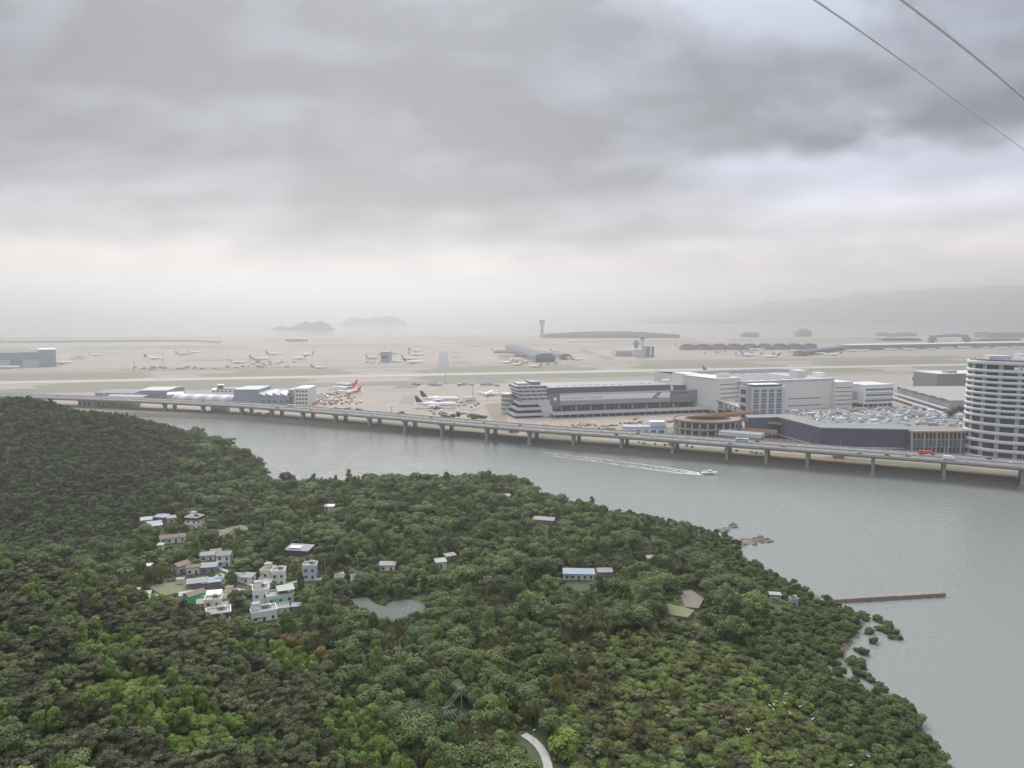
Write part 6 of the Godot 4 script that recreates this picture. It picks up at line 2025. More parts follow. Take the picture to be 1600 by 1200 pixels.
func house(x: float, z: float, deg: float, w: float, d: float, storeys: int, wall: Material, roof: Material, kind: String, label: String, o := {}) -> Node3D:
	w *= 0.88; d *= 0.9
	var y := height(x, z) - 0.3
	clear(x, z, maxf(w, d) * 0.55)
	var t := thing(o.get("called", "village_house"), Vector3(x, y, z), deg_to_rad(deg), label, o.get("category", "house"))
	var fh: float = o.get("floor", 3.0)
	var h := storeys * fh + 0.4
	slab("wall", -w / 2, w / 2, -1.5, h, d / 2, -d / 2, wall, t)
	match kind:
		"flat":
			slab("roof", -w / 2 + 0.25, w / 2 - 0.25, h, h + 0.12, d / 2 - 0.25, -d / 2 + 0.25, roof, t)
			for e in [[-w / 2 - 0.1, w / 2 + 0.1, d / 2 + 0.1, d / 2 - 0.15], [-w / 2 - 0.1, w / 2 + 0.1, -d / 2 + 0.15, -d / 2 - 0.1], [-w / 2 - 0.1, -w / 2 + 0.15, d / 2 - 0.16, -d / 2 + 0.16], [w / 2 - 0.15, w / 2 + 0.1, d / 2 - 0.16, -d / 2 + 0.16]]:
				slab("parapet", e[0], e[1], h - 0.35, h + 0.95, e[2], e[3], o.get("trim", wall), t)
			if o.get("stair", true):
				slab("stair_house", -w / 2 + 1, -w / 2 + 3.8, h + 0.12, h + 2.7, -d / 2 + 3.4, -d / 2 + 0.6, wall, t)
				slab("stair_roof", -w / 2 + 0.7, -w / 2 + 4.1, h + 2.7, h + 2.9, -d / 2 + 3.7, -d / 2 + 0.3, roof, t)
		"gable":
			var b := MB.new()
			gable(b, w, d, h, h + d * 0.22, 0.4)
			obj("roof", b, roof, t)
		"lean":
			var b := MB.new()
			b.obox(Transform3D(Basis(Vector3.RIGHT, 0.1), Vector3(0, h + 0.25, 0)), Vector3(w + 0.9, 0.18, d + 0.9))
			obj("roof", b, roof, t)
	if o.has("panel"):
		slab("roof_panel", w * o.panel[0], w * o.panel[1], h + 0.5, h + 0.62, d * 0.3, -d * 0.25, o.panel[2], t)
	if o.has("canopy"):
		slab("roof_canopy", -w * 0.1, w / 2 + 0.6, h + 2.5, h + 2.65, d / 2 + 0.3, -d / 2 + 0.5, o.canopy, t)
		for k in [[-0.05, 0.42], [0.45, 0.42], [-0.05, -0.4], [0.45, -0.4]]:
			slab("post", w * k[0], w * k[0] + 0.15, h + 0.1, h + 2.5, d * k[1], d * k[1] - 0.15, M.grey, t)
	if o.has("band"):
		slab("band", -w / 2 - 0.35, w / 2 + 0.35, h - 0.9, h + 0.5, d / 2 + 0.35, d / 2 + 0.05, o.band, t)
		slab("band", w / 2 + 0.05, w / 2 + 0.35, h - 0.9, h + 0.5, d / 2 + 0.04, -d / 2, o.band, t)
		slab("band", -w / 2 - 0.35, -w / 2 - 0.05, h - 0.9, h + 0.5, d / 2 + 0.04, -d / 2, o.band, t)
	if kind == "flat":
		var tank := MB.new()
		tank.tube(Vector3(w * 0.28, h + 0.1, -d * 0.25), Vector3(w * 0.28, h + 1.5, -d * 0.25), 0.6, 0.6, 10)
		obj("water_tank", tank, M.palegrey, t)
		slab("roof_shed", -w * 0.05, w * 0.2, h + 0.12, h + 1.6, -d * 0.1, -d * 0.4, M.oldtin, t)
	if o.get("windows", true):
		for f in storeys:
			slab("awning", -w * 0.42, -w * 0.1, f * fh + 2.45, f * fh + 2.55, d / 2 + 0.8, d / 2 + 0.02, M.tin, t)
		var n := maxi(int(w / 2.9), 1)
		for f in storeys:
			for j in n:
				var cx := -w / 2 + (j + 0.5) * w / n
				var door: bool = f == 0 and j == n / 2
				var win := slab("door" if door else "window", cx - 0.55, cx + 0.55, f * fh + (0.0 if door else 1.0), f * fh + 2.3, d / 2 + 0.05, d / 2 - 0.2, M.wood if door else M.glass, t)
				if not door: slab("sill", cx - 0.7, cx + 0.7, f * fh + 0.86, f * fh + 0.98, d / 2 + 0.22, d / 2 - 0.1, o.get("trim", wall), win)
			var nd := maxi(int(d / 3.4), 1)
			for j in nd:
				for e in [-1.0, 1.0]:
					var cz := -d / 2 + (j + 0.5) * d / nd
					boxpart("window", Vector3(e * (w / 2), f * fh + 1.7, cz), Vector3(0.2, 1.25, 1.0), M.glass, t)
	if o.has("balcony"):
		for f in range(1, storeys):
			var bal := slab("balcony", -w / 2, w * 0.1, f * fh, f * fh + 0.18, d / 2 + 1.3, d / 2 + 0.02, wall, t)
			slab("rail", -w / 2, w * 0.1, f * fh + 0.18, f * fh + 1.05, d / 2 + 1.3, d / 2 + 1.15, o.balcony, bal)
	return t

func path(called: String, pts: Array, wide: float, m: Material) -> void:
	var fine: Array = []
	for i in pts.size() - 1:
		for k in 6: fine.append((pts[i] as Vector2).lerp(pts[i + 1], k / 6.0))
	fine.append(pts[-1])
	var l: Array = []; var r: Array = []
	for i in fine.size():
		var a: Vector2 = fine[maxi(i - 1, 0)]; var c: Vector2 = fine[mini(i + 1, fine.size() - 1)]
		var nn := (c - a).normalized().orthogonal() * wide / 2
		var p: Vector2 = fine[i]
		var y := maxf(height(p.x, p.y), maxf(height(p.x + nn.x, p.y + nn.y), height(p.x - nn.x, p.y - nn.y))) + 0.35
		l.append(Vector3(p.x + nn.x, y, p.y + nn.y)); r.append(Vector3(p.x - nn.x, y, p.y - nn.y))
		keep_clear.append([p.x, p.y, wide * 0.5 + 0.6])
		var to := Vector2(-p.x, -p.y).normalized()
		keep_clear.append([p.x + to.x * 4.0, p.y + to.y * 4.0, wide * 0.5])
		keep_clear.append([p.x + to.x * 8.0, p.y + to.y * 7.5, wide * 0.4, 1])
	var b := MB.new()
	for i in l.size() - 1:
		b.quad(l[i], r[i], r[i + 1], l[i + 1])
		var dn := Vector3.UP * 1.2
		b.quad(l[i] - dn, l[i], l[i + 1], l[i + 1] - dn)
		b.quad(r[i], r[i] - dn, r[i + 1] - dn, r[i + 1])
	ground_piece(called, b, m)

func patch(called: String, pts: Array, m: Material, lift := 0.3, stuff := "") -> void:
	# a piece of open ground that follows the land
	var poly := PackedVector2Array(pts)
	var lo := poly[0]; var hi := poly[0]
	for p in poly: lo = lo.min(p); hi = hi.max(p)
	# levelled like a terrace: its edge stands a little above the land around it
	var top := -100.0
	var sum := 0.0
	for p in poly: top = maxf(top, height(p.x, p.y)); sum += height(p.x, p.y)
	top = lerpf(sum / poly.size(), top, 0.6) + lift
	var b := MB.new()
	b.prism(poly, top - 3.0, top)
	var step := 2.5
	var x := lo.x
	while x < hi.x:
		var z := lo.y
		while z < hi.y:
			if Geometry2D.is_point_in_polygon(Vector2(x + step / 2, z + step / 2), poly):
				keep_clear.append([x + step / 2, z + step / 2, step * 0.9])
				var to := Vector2(-x, -z).normalized() * 6.0
				keep_clear.append([x + step / 2 + to.x, z + step / 2 + to.y, step * 0.8, 1])
			z += step
		x += step
	if b.v.size(): ground_piece(called, b, m)

func utility_pole(p: Vector2, tall: float, arms: bool, label: String) -> Node3D:
	var t := thing("utility_pole", Vector3(p.x, height(p.x, p.y) - 0.5, p.y), 0.5, label, "pole", "")
	var b := MB.new()
	b.tube(Vector3.ZERO, Vector3(0, tall, 0), 0.17, 0.11, 8)
	obj("post", b, M.concrete, t)
	if arms:
		for y in [tall - 0.5]:
			b = MB.new()
			b.bar(Vector3(-1.3, y, 0), Vector3(1.3, y, 0), 0.14, 0.14)
			var arm := obj("cross_arm", b, M.grey, t)
			for x in [-1.1, 0.0, 1.1]:
				b = MB.new()
				b.tube(Vector3(x, y, 0), Vector3(x, y + 0.35, 0), 0.08, 0.06, 6)
				obj("insulator", b, M.palegrey, arm)
	keep_clear.append([p.x, p.y, 2.4])
	var to := -p.normalized()
	keep_clear.append([p.x + to.x * 4, p.y + to.y * 4, 2.2])
	return t

func wire(a: Vector3, c: Vector3, sag: float, radius: float, label: String, group := "") -> void:
	var b := MB.new()
	var last := a
	for k in range(1, 13):
		var f := k / 12.0
		var p := a.lerp(c, f) - Vector3.UP * sag * 4.0 * f * (1.0 - f)
		b.tube(last, p, radius, radius, 5)
		last = p
	tag(obj("power_line", b, M.palegrey), label, "wire", group)

func build_village() -> void:
	# lanes and open plots
	path("village_lane", [Vector2(-110.0, -345.1), Vector2(-106.6, -349.4), Vector2(-101.7, -352.0), Vector2(-95.6, -352.9), Vector2(-90.1, -356.5), Vector2(-84.2, -362.1)], 2.4, M.concrete)
	path("village_lane", [Vector2(-154.7, -371.7), Vector2(-148.3, -364.0), Vector2(-141.6, -358.4), Vector2(-132.5, -347.7), Vector2(-123.8, -340.9), Vector2(-110.0, -345.1)], 2.0, M.concrete)
	path("footpath", [Vector2(3.6, -215.2), Vector2(6.3, -211.8), Vector2(8.3, -207.8), Vector2(9.6, -203.4), Vector2(10.3, -198.5), Vector2(10.4, -187.3)], 2.6, M.concrete)
	patch("court", [Vector2(-74.3, -324.4), Vector2(-66.8, -326.7), Vector2(-62.5, -319.2), Vector2(-56.6, -315.6), Vector2(-54.3, -322.2), Vector2(-46.3, -323.7), Vector2(-39.1, -317.1), Vector2(-38.9, -305.9), Vector2(-46.4, -300.6), Vector2(-54.7, -298.1), Vector2(-64.0, -306.6)], M.court, 0.35)
	patch("earth_plot", [Vector2(-90.7, -359.3), Vector2(-76.7, -357.4), Vector2(-75.5, -348.5), Vector2(-85.9, -345.9)], M.rock, 0.3)
	patch("earth_plot", [Vector2(79.3, -334.5), Vector2(85.5, -337.7), Vector2(88.7, -326.7), Vector2(83.5, -315.6), Vector2(77.6, -317.1)], M.rock, 0.3)
	patch("lawn", [Vector2(69.7, -320.7), Vector2(76.3, -316.3), Vector2(80.7, -312.1), Vector2(76.0, -304.6), Vector2(69.1, -307.3)], M.greengrass, 0.3)
	patch("garden", [Vector2(-175.0, -339.9), Vector2(-160.8, -345.9), Vector2(-151.4, -335.0), Vector2(-161.3, -327.0)], M.greengrass, 0.3)
	patch("garden", [Vector2(-179.9, -426.8), Vector2(-168.2, -441.6), Vector2(-154.9, -432.0), Vector2(-166.3, -411.6)], M.greengrass, 0.3)
	# fence of the ball court
	var f := thing("court_fence", Vector3.ZERO, 0, "tall wire fence on posts beside the ball court", "fence")
	var a := Vector2(-51.8, -303.3); var c := Vector2(-40.5, -308.0)
	for k in 9:
		var p := a.lerp(c, k / 8.0)
		var b := MB.new()
		b.tube(Vector3(p.x, height(p.x, p.y), p.y), Vector3(p.x, height(p.x, p.y) + 4.5, p.y), 0.07, 0.07, 6)
		obj("post", b, M.palegrey, f)
	for k in 5:
		var b := MB.new()
		b.bar(Vector3(a.x, height(a.x, a.y) + 0.4 + k, a.y), Vector3(c.x, height(c.x, c.y) + 0.4 + k, c.y), 0.05, 0.05)
		obj("rail", b, M.palegrey, f)
	# the houses, from the hillside down to the near edge of the hamlet
	house(-195.3, -439.6, -14, 9.5, 8, 2, M.plaster, M.roofdeck, "flat", "three-storey white house with a red roof edge alone near the hillside", {"band": M.maroon, "balcony": M.white, "floor": 3.3})
	house(-229.5, -448.3, 25, 7, 6, 1, M.palegrey, M.tarp, "lean", "shed with a bright white roof, leftmost of the sheds below the hill", {"called": "shed", "category": "shed"})
	house(-221.1, -441.0, 25, 9, 6, 1, M.bluegrey, M.bluetin, "lean", "shed with a pale blue roof in the cluster below the hill", {"called": "shed", "category": "shed"})
	house(-223.4, -455.7, -12, 9, 6, 1, M.brick, M.bluetin, "lean", "brick shed with a blue-grey roof in the cluster below the hill", {"called": "shed", "category": "shed"})
	house(-217.1, -436.8, 25, 6, 4, 1, M.palegrey, M.tarp, "lean", "small white-roofed lean-to at the front of the sheds below the hill", {"called": "shed", "category": "shed"})
	house(-215.5, -452.7, 20, 6, 5, 1, M.offwhite, M.oldtin, "lean", "low grey shed, rightmost of the sheds below the hill", {"called": "shed", "category": "shed"})
	house(-193.9, -407.6, 22, 15, 6.5, 1, M.offwhite, M.rooftile, "gable", "long low house with a weathered brown-grey gable roof on its own", {"panel": [-0.45, -0.2, M.tarp]})
	house(-194.1, -393.5, 10, 3, 3, 1, M.cream, M.tarp, "lean", "tiny white hut in front of the long low house", {"called": "hut", "category": "hut", "windows": false})
	house(-185.3, -362.2, 0, 3, 3, 1, M.palegrey, M.palegrey, "lean", "tiny grey hut half hidden by trees, away from the lane", {"called": "hut", "category": "hut", "windows": false})
	house(-169.5, -363.1, 62, 8, 6.5, 1, M.palegrey, M.rooftile, "gable", "grey gabled house next to the brown-roofed gabled house", {"floor": 3.8})
	house(-162.1, -361.2, 16, 7, 5, 1, M.plaster, M.rooftile, "gable", "small white house with a brown gabled roof", {"floor": 3.6})
	house(-155.1, -363.1, 12, 9, 6, 1, M.bluegrey, M.tin, "lean", "low house with a flat grey-blue roof between the gabled house and white villa", {})
	house(-151.1, -373.9, 8, 8, 7, 2, M.plaster, M.tin, "gable", "white two-storey house with a grey roof and balcony at the lane's bend", {"balcony": M.white})
	house(-163.7, -382.3, 15, 8, 5, 1, M.offwhite, M.oldtin, "lean", "low grey-roofed house behind the white two-storey one", {})
	house(-161.0, -386.6, 25, 6, 5, 1, M.offwhite, M.rooftile, "lean", "brown-roofed house farthest back behind the two-storey one", {})
	house(-115.9, -388.1, -10, 15, 9, 1, M.darkgrey, M.tin, "lean", "open barn with a pale grey sheet roof among the trees", {"called": "barn", "category": "barn", "windows": false, "panel": [-0.4, 0.1, M.palegrey]})
	house(-101.1, -355.6, 4, 7.4, 6.5, 2, M.paleblue, M.roofdeck, "flat", "pale blue-white two-storey cube house standing apart at the lane", {"floor": 3.2, "stair": false})
	house(-119.6, -347.7, -6, 6, 7, 2, M.cream, M.roofdeck, "flat", "cream house with balconies, left half of the pair by the lane", {"balcony": M.cream, "floor": 3.2})
	house(-114.0, -346.8, 10, 7, 7, 2, M.plaster, M.roofdeck, "flat", "white house with small windows, right half of the pair by the lane", {"floor": 3.2, "stair": false})
	house(-135.0, -350.3, -8, 6.5, 5.5, 1, M.offwhite, M.tin, "gable", "small off-white house with grey roof, left of two by the lane", {})
	house(-129.7, -348.5, -8, 6, 5.5, 1, M.plaster, M.tin, "lean", "small white house with pale roof, right of two by the lane", {})
	house(-160.7, -344.1, 5, 3.4, 3, 1, M.plaster, M.tarp, "gable", "tiny white pavilion in the gardens", {"called": "hut", "category": "hut", "windows": false})
	house(-151.5, -340.7, 20, 10, 6, 1, M.midgrey, M.tin, "lean", "low shed with a long grey roof in the gardens, left of two", {"called": "shed", "category": "shed", "windows": false})
	house(-145.1, -342.4, 20, 9, 6, 1, M.midgrey, M.bluetin, "lean", "low shed with a bluish roof in the gardens, right of two", {"called": "shed", "category": "shed", "windows": false})
	house(-142.7, -345.9, 5, 4, 3.5, 1, M.plaster, M.roofdeck, "flat", "small white flat-roofed hut beside the garden sheds", {"called": "hut", "category": "hut", "stair": false})
	house(-117.4, -340.0, 0, 4.4, 4, 1, M.plaster, M.tarp, "lean", "small white-roofed shelter below the cream house", {"called": "hut", "category": "hut"})
	house(-143.5, -319.5, 52, 9, 6, 2, M.brightgreen, M.rooftile, "gable", "house with a bright green end wall and brown roof", {"floor": 2.6, "windows": false})
	house(-148.9, -324.0, 25, 7, 4, 1, M.palegrey, M.tarp, "lean", "white-roofed shed beside the bright green house", {"called": "shed", "category": "shed", "windows": false})
	house(-137.0, -322.7, 14, 9, 6, 1, M.paleblue, M.palegrey, "lean", "house with a white roof and pale blue wall behind the cream terrace", {"floor": 3.6})
	house(-127.7, -323.4, -4, 10, 7, 1, M.offwhite, M.brick, "flat", "unfinished house with a brown open roof terrace", {"trim": M.cream, "floor": 3.4})
	house(-123.9, -319.7, 12, 6, 4, 1, M.paleblue, M.bluetin, "lean", "small blue-walled lean-to in front of the unfinished house", {"called": "shed", "category": "shed"})
	house(-113.0, -318.2, 20, 8, 8, 2, M.plaster, M.roofdeck, "flat", "tall white house with a round rooftop room", {"floor": 3.7})
	house(-103.7, -315.3, 24, 13, 8.5, 2, M.palegreen, M.roofdeck, "flat", "pale green house with a broad white roof canopy", {"canopy": M.tarp, "stair": false, "floor": 2.9})
	house(-132.3, -313.2, 14, 8, 6, 2, M.cream, M.roofdeck, "flat", "cream two-storey house in the tight row", {"stair": false, "floor": 2.7})
	house(-127.2, -312.5, 22, 6, 6, 1, M.plaster, M.tarp, "gable", "white house with a pale roof at the end of the tight row", {"floor": 3.4})
	house(-137.4, -314.6, 20, 6, 5, 1, M.palegrey, M.tin, "lean", "grey lean-to between the green house and the cream one", {"called": "shed", "category": "shed", "floor": 3.4})
	house(-124.1, -298.3, 22, 11, 8, 2, M.plaster, M.roofdeck, "flat", "white house with a dark maroon roof band nearest the camera", {"band": M.maroon, "stair": false, "floor": 2.8, "panel": [-0.4, 0.05, M.tin]})
	house(-106.5, -302.3, 24, 12, 8, 1, M.plaster, M.bluetin, "flat", "white house with a flat blue-grey roof at the near edge of the hamlet", {"floor": 3.6})
	house(-101.2, -308.3, 20, 8, 6, 1, M.offwhite, M.tarp, "lean", "shed with a broad white sheet roof by the pale green house", {"called": "shed", "category": "shed", "floor": 2.8})
	house(-94.2, -308.3, 10, 4, 3.2, 1, M.midgrey, M.bluetin, "lean", "tiny shelter with a blue sheet roof at the hamlet's edge", {"called": "hut", "category": "hut", "windows": false})
	for e in [[-174.0, -326.0, "leftmost"], [-167.1, -322.2, "second from the left"], [-161.9, -317.0, "third from the left"], [-154.6, -313.6, "rightmost"]]:
		house(e[0], e[1], 15, 5, 3.4, 1, M.offwhite, M.tarp if e[2] != "rightmost" else M.tin, "lean", "small pale hut left of the hamlet, %s of four" % e[2], {"called": "hut", "category": "hut", "windows": false})
	# scattered roofs in the valley
	house(33.0, -351.2, -3, 17, 6.5, 1, M.palegrey, M.bluetin, "lean", "long shed with a pale blue sheet roof deep in the valley", {"called": "shed", "category": "shed"})
	house(46.2, -353.0, 3, 8, 5, 1, M.midgrey, M.oldtin, "lean", "dark low shed just right of the long blue roof", {"called": "shed", "category": "shed", "windows": false})
	house(20.2, -452.0, -14, 15, 6, 1, M.midgrey, M.oldtin, "lean", "grey sheet roof nearer the far shore", {"called": "shed", "category": "shed", "windows": false})
	house(-6.6, -524.7, 0, 11, 6, 1, M.offwhite, M.tin, "lean", "pale roof just behind the far shore trees", {"called": "shed", "category": "shed"})
	house(-63.5, -363.0, 0, 9, 5, 1, M.plaster, M.oldtin, "lean", "small white-ended shed in the mid valley", {"called": "shed", "category": "shed"})
	house(-37.1, -367.8, 18, 6, 5, 1, M.offwhite, M.tarp, "lean", "small white-roofed shed beside a brown one in the mid valley", {"called": "shed", "category": "shed"})
	house(-32.8, -375.7, 30, 6, 4, 1, M.brick, M.tin, "lean", "brown-walled shed beside the small white-roofed one", {"called": "shed", "category": "shed"})
	house(-121.2, -475.5, 0, 7, 4, 1, M.offwhite, M.palegrey, "lean", "small pale roof behind the tall bamboo", {"called": "shed", "category": "shed"})
	house(74.0, -378.5, 0, 5, 4, 1, M.offwhite, M.tarp, "lean", "small white roof among the trees near the shore", {"called": "shed", "category": "shed"})
	house(132.8, -333.4, 0, 4, 3.4, 1, M.concrete, M.concrete, "flat", "small concrete hut hidden above the jetty", {"called": "hut", "category": "hut", "stair": false})
	# open pavilion on the shore
	var py := Vector2(126.0, -338.8)
	var t := thing("pavilion", Vector3(py.x, height(py.x, py.y), py.y), -0.15, "open white pavilion with posts on the shore above the jetty", "pavilion")
	for e in [[-2.2, -1.5], [2.0, -1.5], [-2.2, 1.4], [2.0, 1.4]]: slab("post", e[0], e[0] + 0.3, -1, 3.2, e[1] + 0.3, e[1], M.palegrey, t)
	slab("roof", -2.8, 2.8, 3.2, 3.6, 2.1, -2.1, M.roofdeck, t)
	slab("low_wall", -2.2, 2.2, -1, 0.9, -1.4, -1.6, M.palegrey, t)
	clear(py.x, py.y, 4.5)
	# poles and power lines
	var a0 := Vector2(-20.9, -219.9); var b0 := Vector2(-16.8, -232.1)
	var pa := utility_pole(a0, 8.6, true, "nearer of the two power poles with cross arms in the woods")
	var pb := utility_pole(b0, 8.6, true, "farther of the two power poles with cross arms in the woods")
	var ta := pa.position + Vector3.UP * 8.4; var tb := pb.position + Vector3.UP * 8.4
	var far := Vector3(-42.9, 6.8, -295.0); var low := Vector3(-1.8, 11.8, -190.0)
	for k in 3:
		var off := Vector3(cos(0.5), 0, -sin(0.5)) * (-1.1 + k * 1.1)
		wire(ta + off, tb + off, 0.5, 0.022, "short power line between the two wooded poles", "lines between the two poles")
		wire(tb + off, far + off, 2.0, 0.022, "long power line running from the farther pole towards the ball court", "lines towards the ball court")
		wire(ta + off, low + off, 1.6, 0.022, "power line running from the nearer pole down towards the footpath", "lines towards the footpath")
	utility_pole(Vector2(-93.7, -355.6), 8.5, false, "grey pole beside the lane right of the blue cube house")
	utility_pole(Vector2(-94.8, -353.8), 7.5, false, "shorter grey pole next to the taller one by the lane")
	utility_pole(Vector2(-78.1, -359.3), 7.5, false, "grey pole at the end of the village lane")
	utility_pole(Vector2(-117.3, -399.1), 8.5, false, "grey pole standing behind the open barn")
	utility_pole(Vector2(-149.5, -432.0), 8.0, false, "grey pole in the trees between the white house and the bamboo")
	utility_pole(Vector2(-42.9, -327.2), 9.0, true, "grey pole with arms above the ball court")
	# lamp by the footpath
	var lp := Vector2(6.4, -210.1)
	t = thing("street_lamp", Vector3(lp.x, height(lp.x, lp.y), lp.y), 0.3, "small street lamp beside the footpath at the bottom", "lamp")
	var b := MB.new()
	b.tube(Vector3.ZERO, Vector3(0, 4.4, 0), 0.08, 0.05, 7)
	obj("post", b, M.grey, t)
	b = MB.new()
	b.bar(Vector3(0, 4.4, 0), Vector3(0.7, 4.5, 0), 0.12, 0.08)
	obj("lamp_head", b, M.white, t)
	keep_clear.append([lp.x, lp.y, 2.5])
	# trees that stand out
	special_trees = [
		["shrub", 1, 16.1, -204.6, 13.0, 15.0, 0.3, Color(1.35, 1.4, 1.0), "big bright green round tree beside the footpath at the bottom", "tree", "broadleaf_tree"],
		["bamboo", 0, -135.5, -458.7, 14.0, 13.0, 0.0, Color(1.0, 0.98, 0.9), "tall feathery bamboo clump behind the hamlet, left half", "bamboo", "bamboo_clump"],
		["bamboo", 1, -124.1, -452.8, 12.0, 12.0, 0.9, Color(0.95, 0.95, 0.9), "tall feathery bamboo clump behind the hamlet, right half", "bamboo", "bamboo_clump"],
		["bamboo", 1, 25.8, -283.4, 11.0, 17.0, 0.5, Color(0.9, 0.85, 0.7), "wide olive bamboo clump in the middle of the valley", "bamboo", "bamboo_clump"],
		["bamboo", 0, 56.0, -239.3, 7.0, 8.0, 0.2, Color(1.25, 1.15, 0.85), "pale spiky bamboo tuft in the scrub near the shore", "bamboo", "bamboo_clump"],
		["bamboo", 1, 26.2, -256.1, 8.0, 9.0, 0.7, Color(0.95, 0.9, 0.75), "fan-shaped olive bamboo above the scrub", "bamboo", "bamboo_clump"],
		["tall", 0, -87.4, -272.6, 15.0, 11.0, 0.2, Color(1.05, 1.1, 1.0), "tall light green drooping tree below the hamlet", "tree", "broadleaf_tree"],
		["broadleaf", 2, -99.6, -258.8, 11.0, 12.0, 1.2, Color(1.05, 1.15, 0.95), "round green tree below the maroon-banded house", "tree", "broadleaf_tree"],
		["broadleaf", 3, -83.5, -259.8, 8.0, 8.0, 0.4, Color(1.9, 1.0, 0.7), "orange-tinged tree on the slope below the hamlet, left of two", "tree", "broadleaf_tree"],
		["broadleaf", 0, -69.7, -255.9, 7.5, 8.0, 0.9, Color(1.8, 1.0, 0.7), "orange-tinged tree on the slope below the hamlet, right of two", "tree", "broadleaf_tree"],
		["broadleaf", 1, -12.1, -483.6, 9.0, 10.0, 0.1, Color(1.7, 1.0, 0.75), "russet tree near the far shore", "tree", "broadleaf_tree"],
		["tall", 1, -18.6, -563.7, 14.0, 12.0, 0.5, Color(0.8, 0.85, 0.85), "tallest dark tree on the far shore", "tree", "broadleaf_tree"],
		["broadleaf", 2, 46.4, -494.1, 12.0, 13.0, 0.5, Color(0.8, 0.82, 0.8), "large dark tree at the bend of the far shore", "tree", "broadleaf_tree"],
		["broadleaf", 3, -121.5, -313.2, 9.5, 9.5, 1.5, Color(0.75, 0.78, 0.8), "dark round tree between the hamlet's white houses", "tree", "broadleaf_tree"],
	]

# ---------------------------------------------------------------- the shore
func boulder(b: MB, at: Vector3, s: Vector3, r: RandomNumberGenerator) -> void:
	var rows: Array = []
	var off := r.randf() * 10
	for i in 5:
		var row := PackedVector3Array()
		var el := -0.5 + i * 0.5
		for j in 8:
			var w := -TAU * j / 8
			var k := 0.8 + 0.4 * absf(sin(off + j * 2.3 + i * 1.7))
			row.append(at + Vector3(cos(w) * cos(el) * s.x * k, sin(el) * s.y * k, sin(w) * cos(el) * s.z * k))
		rows.append(row)
	b.rings(rows)

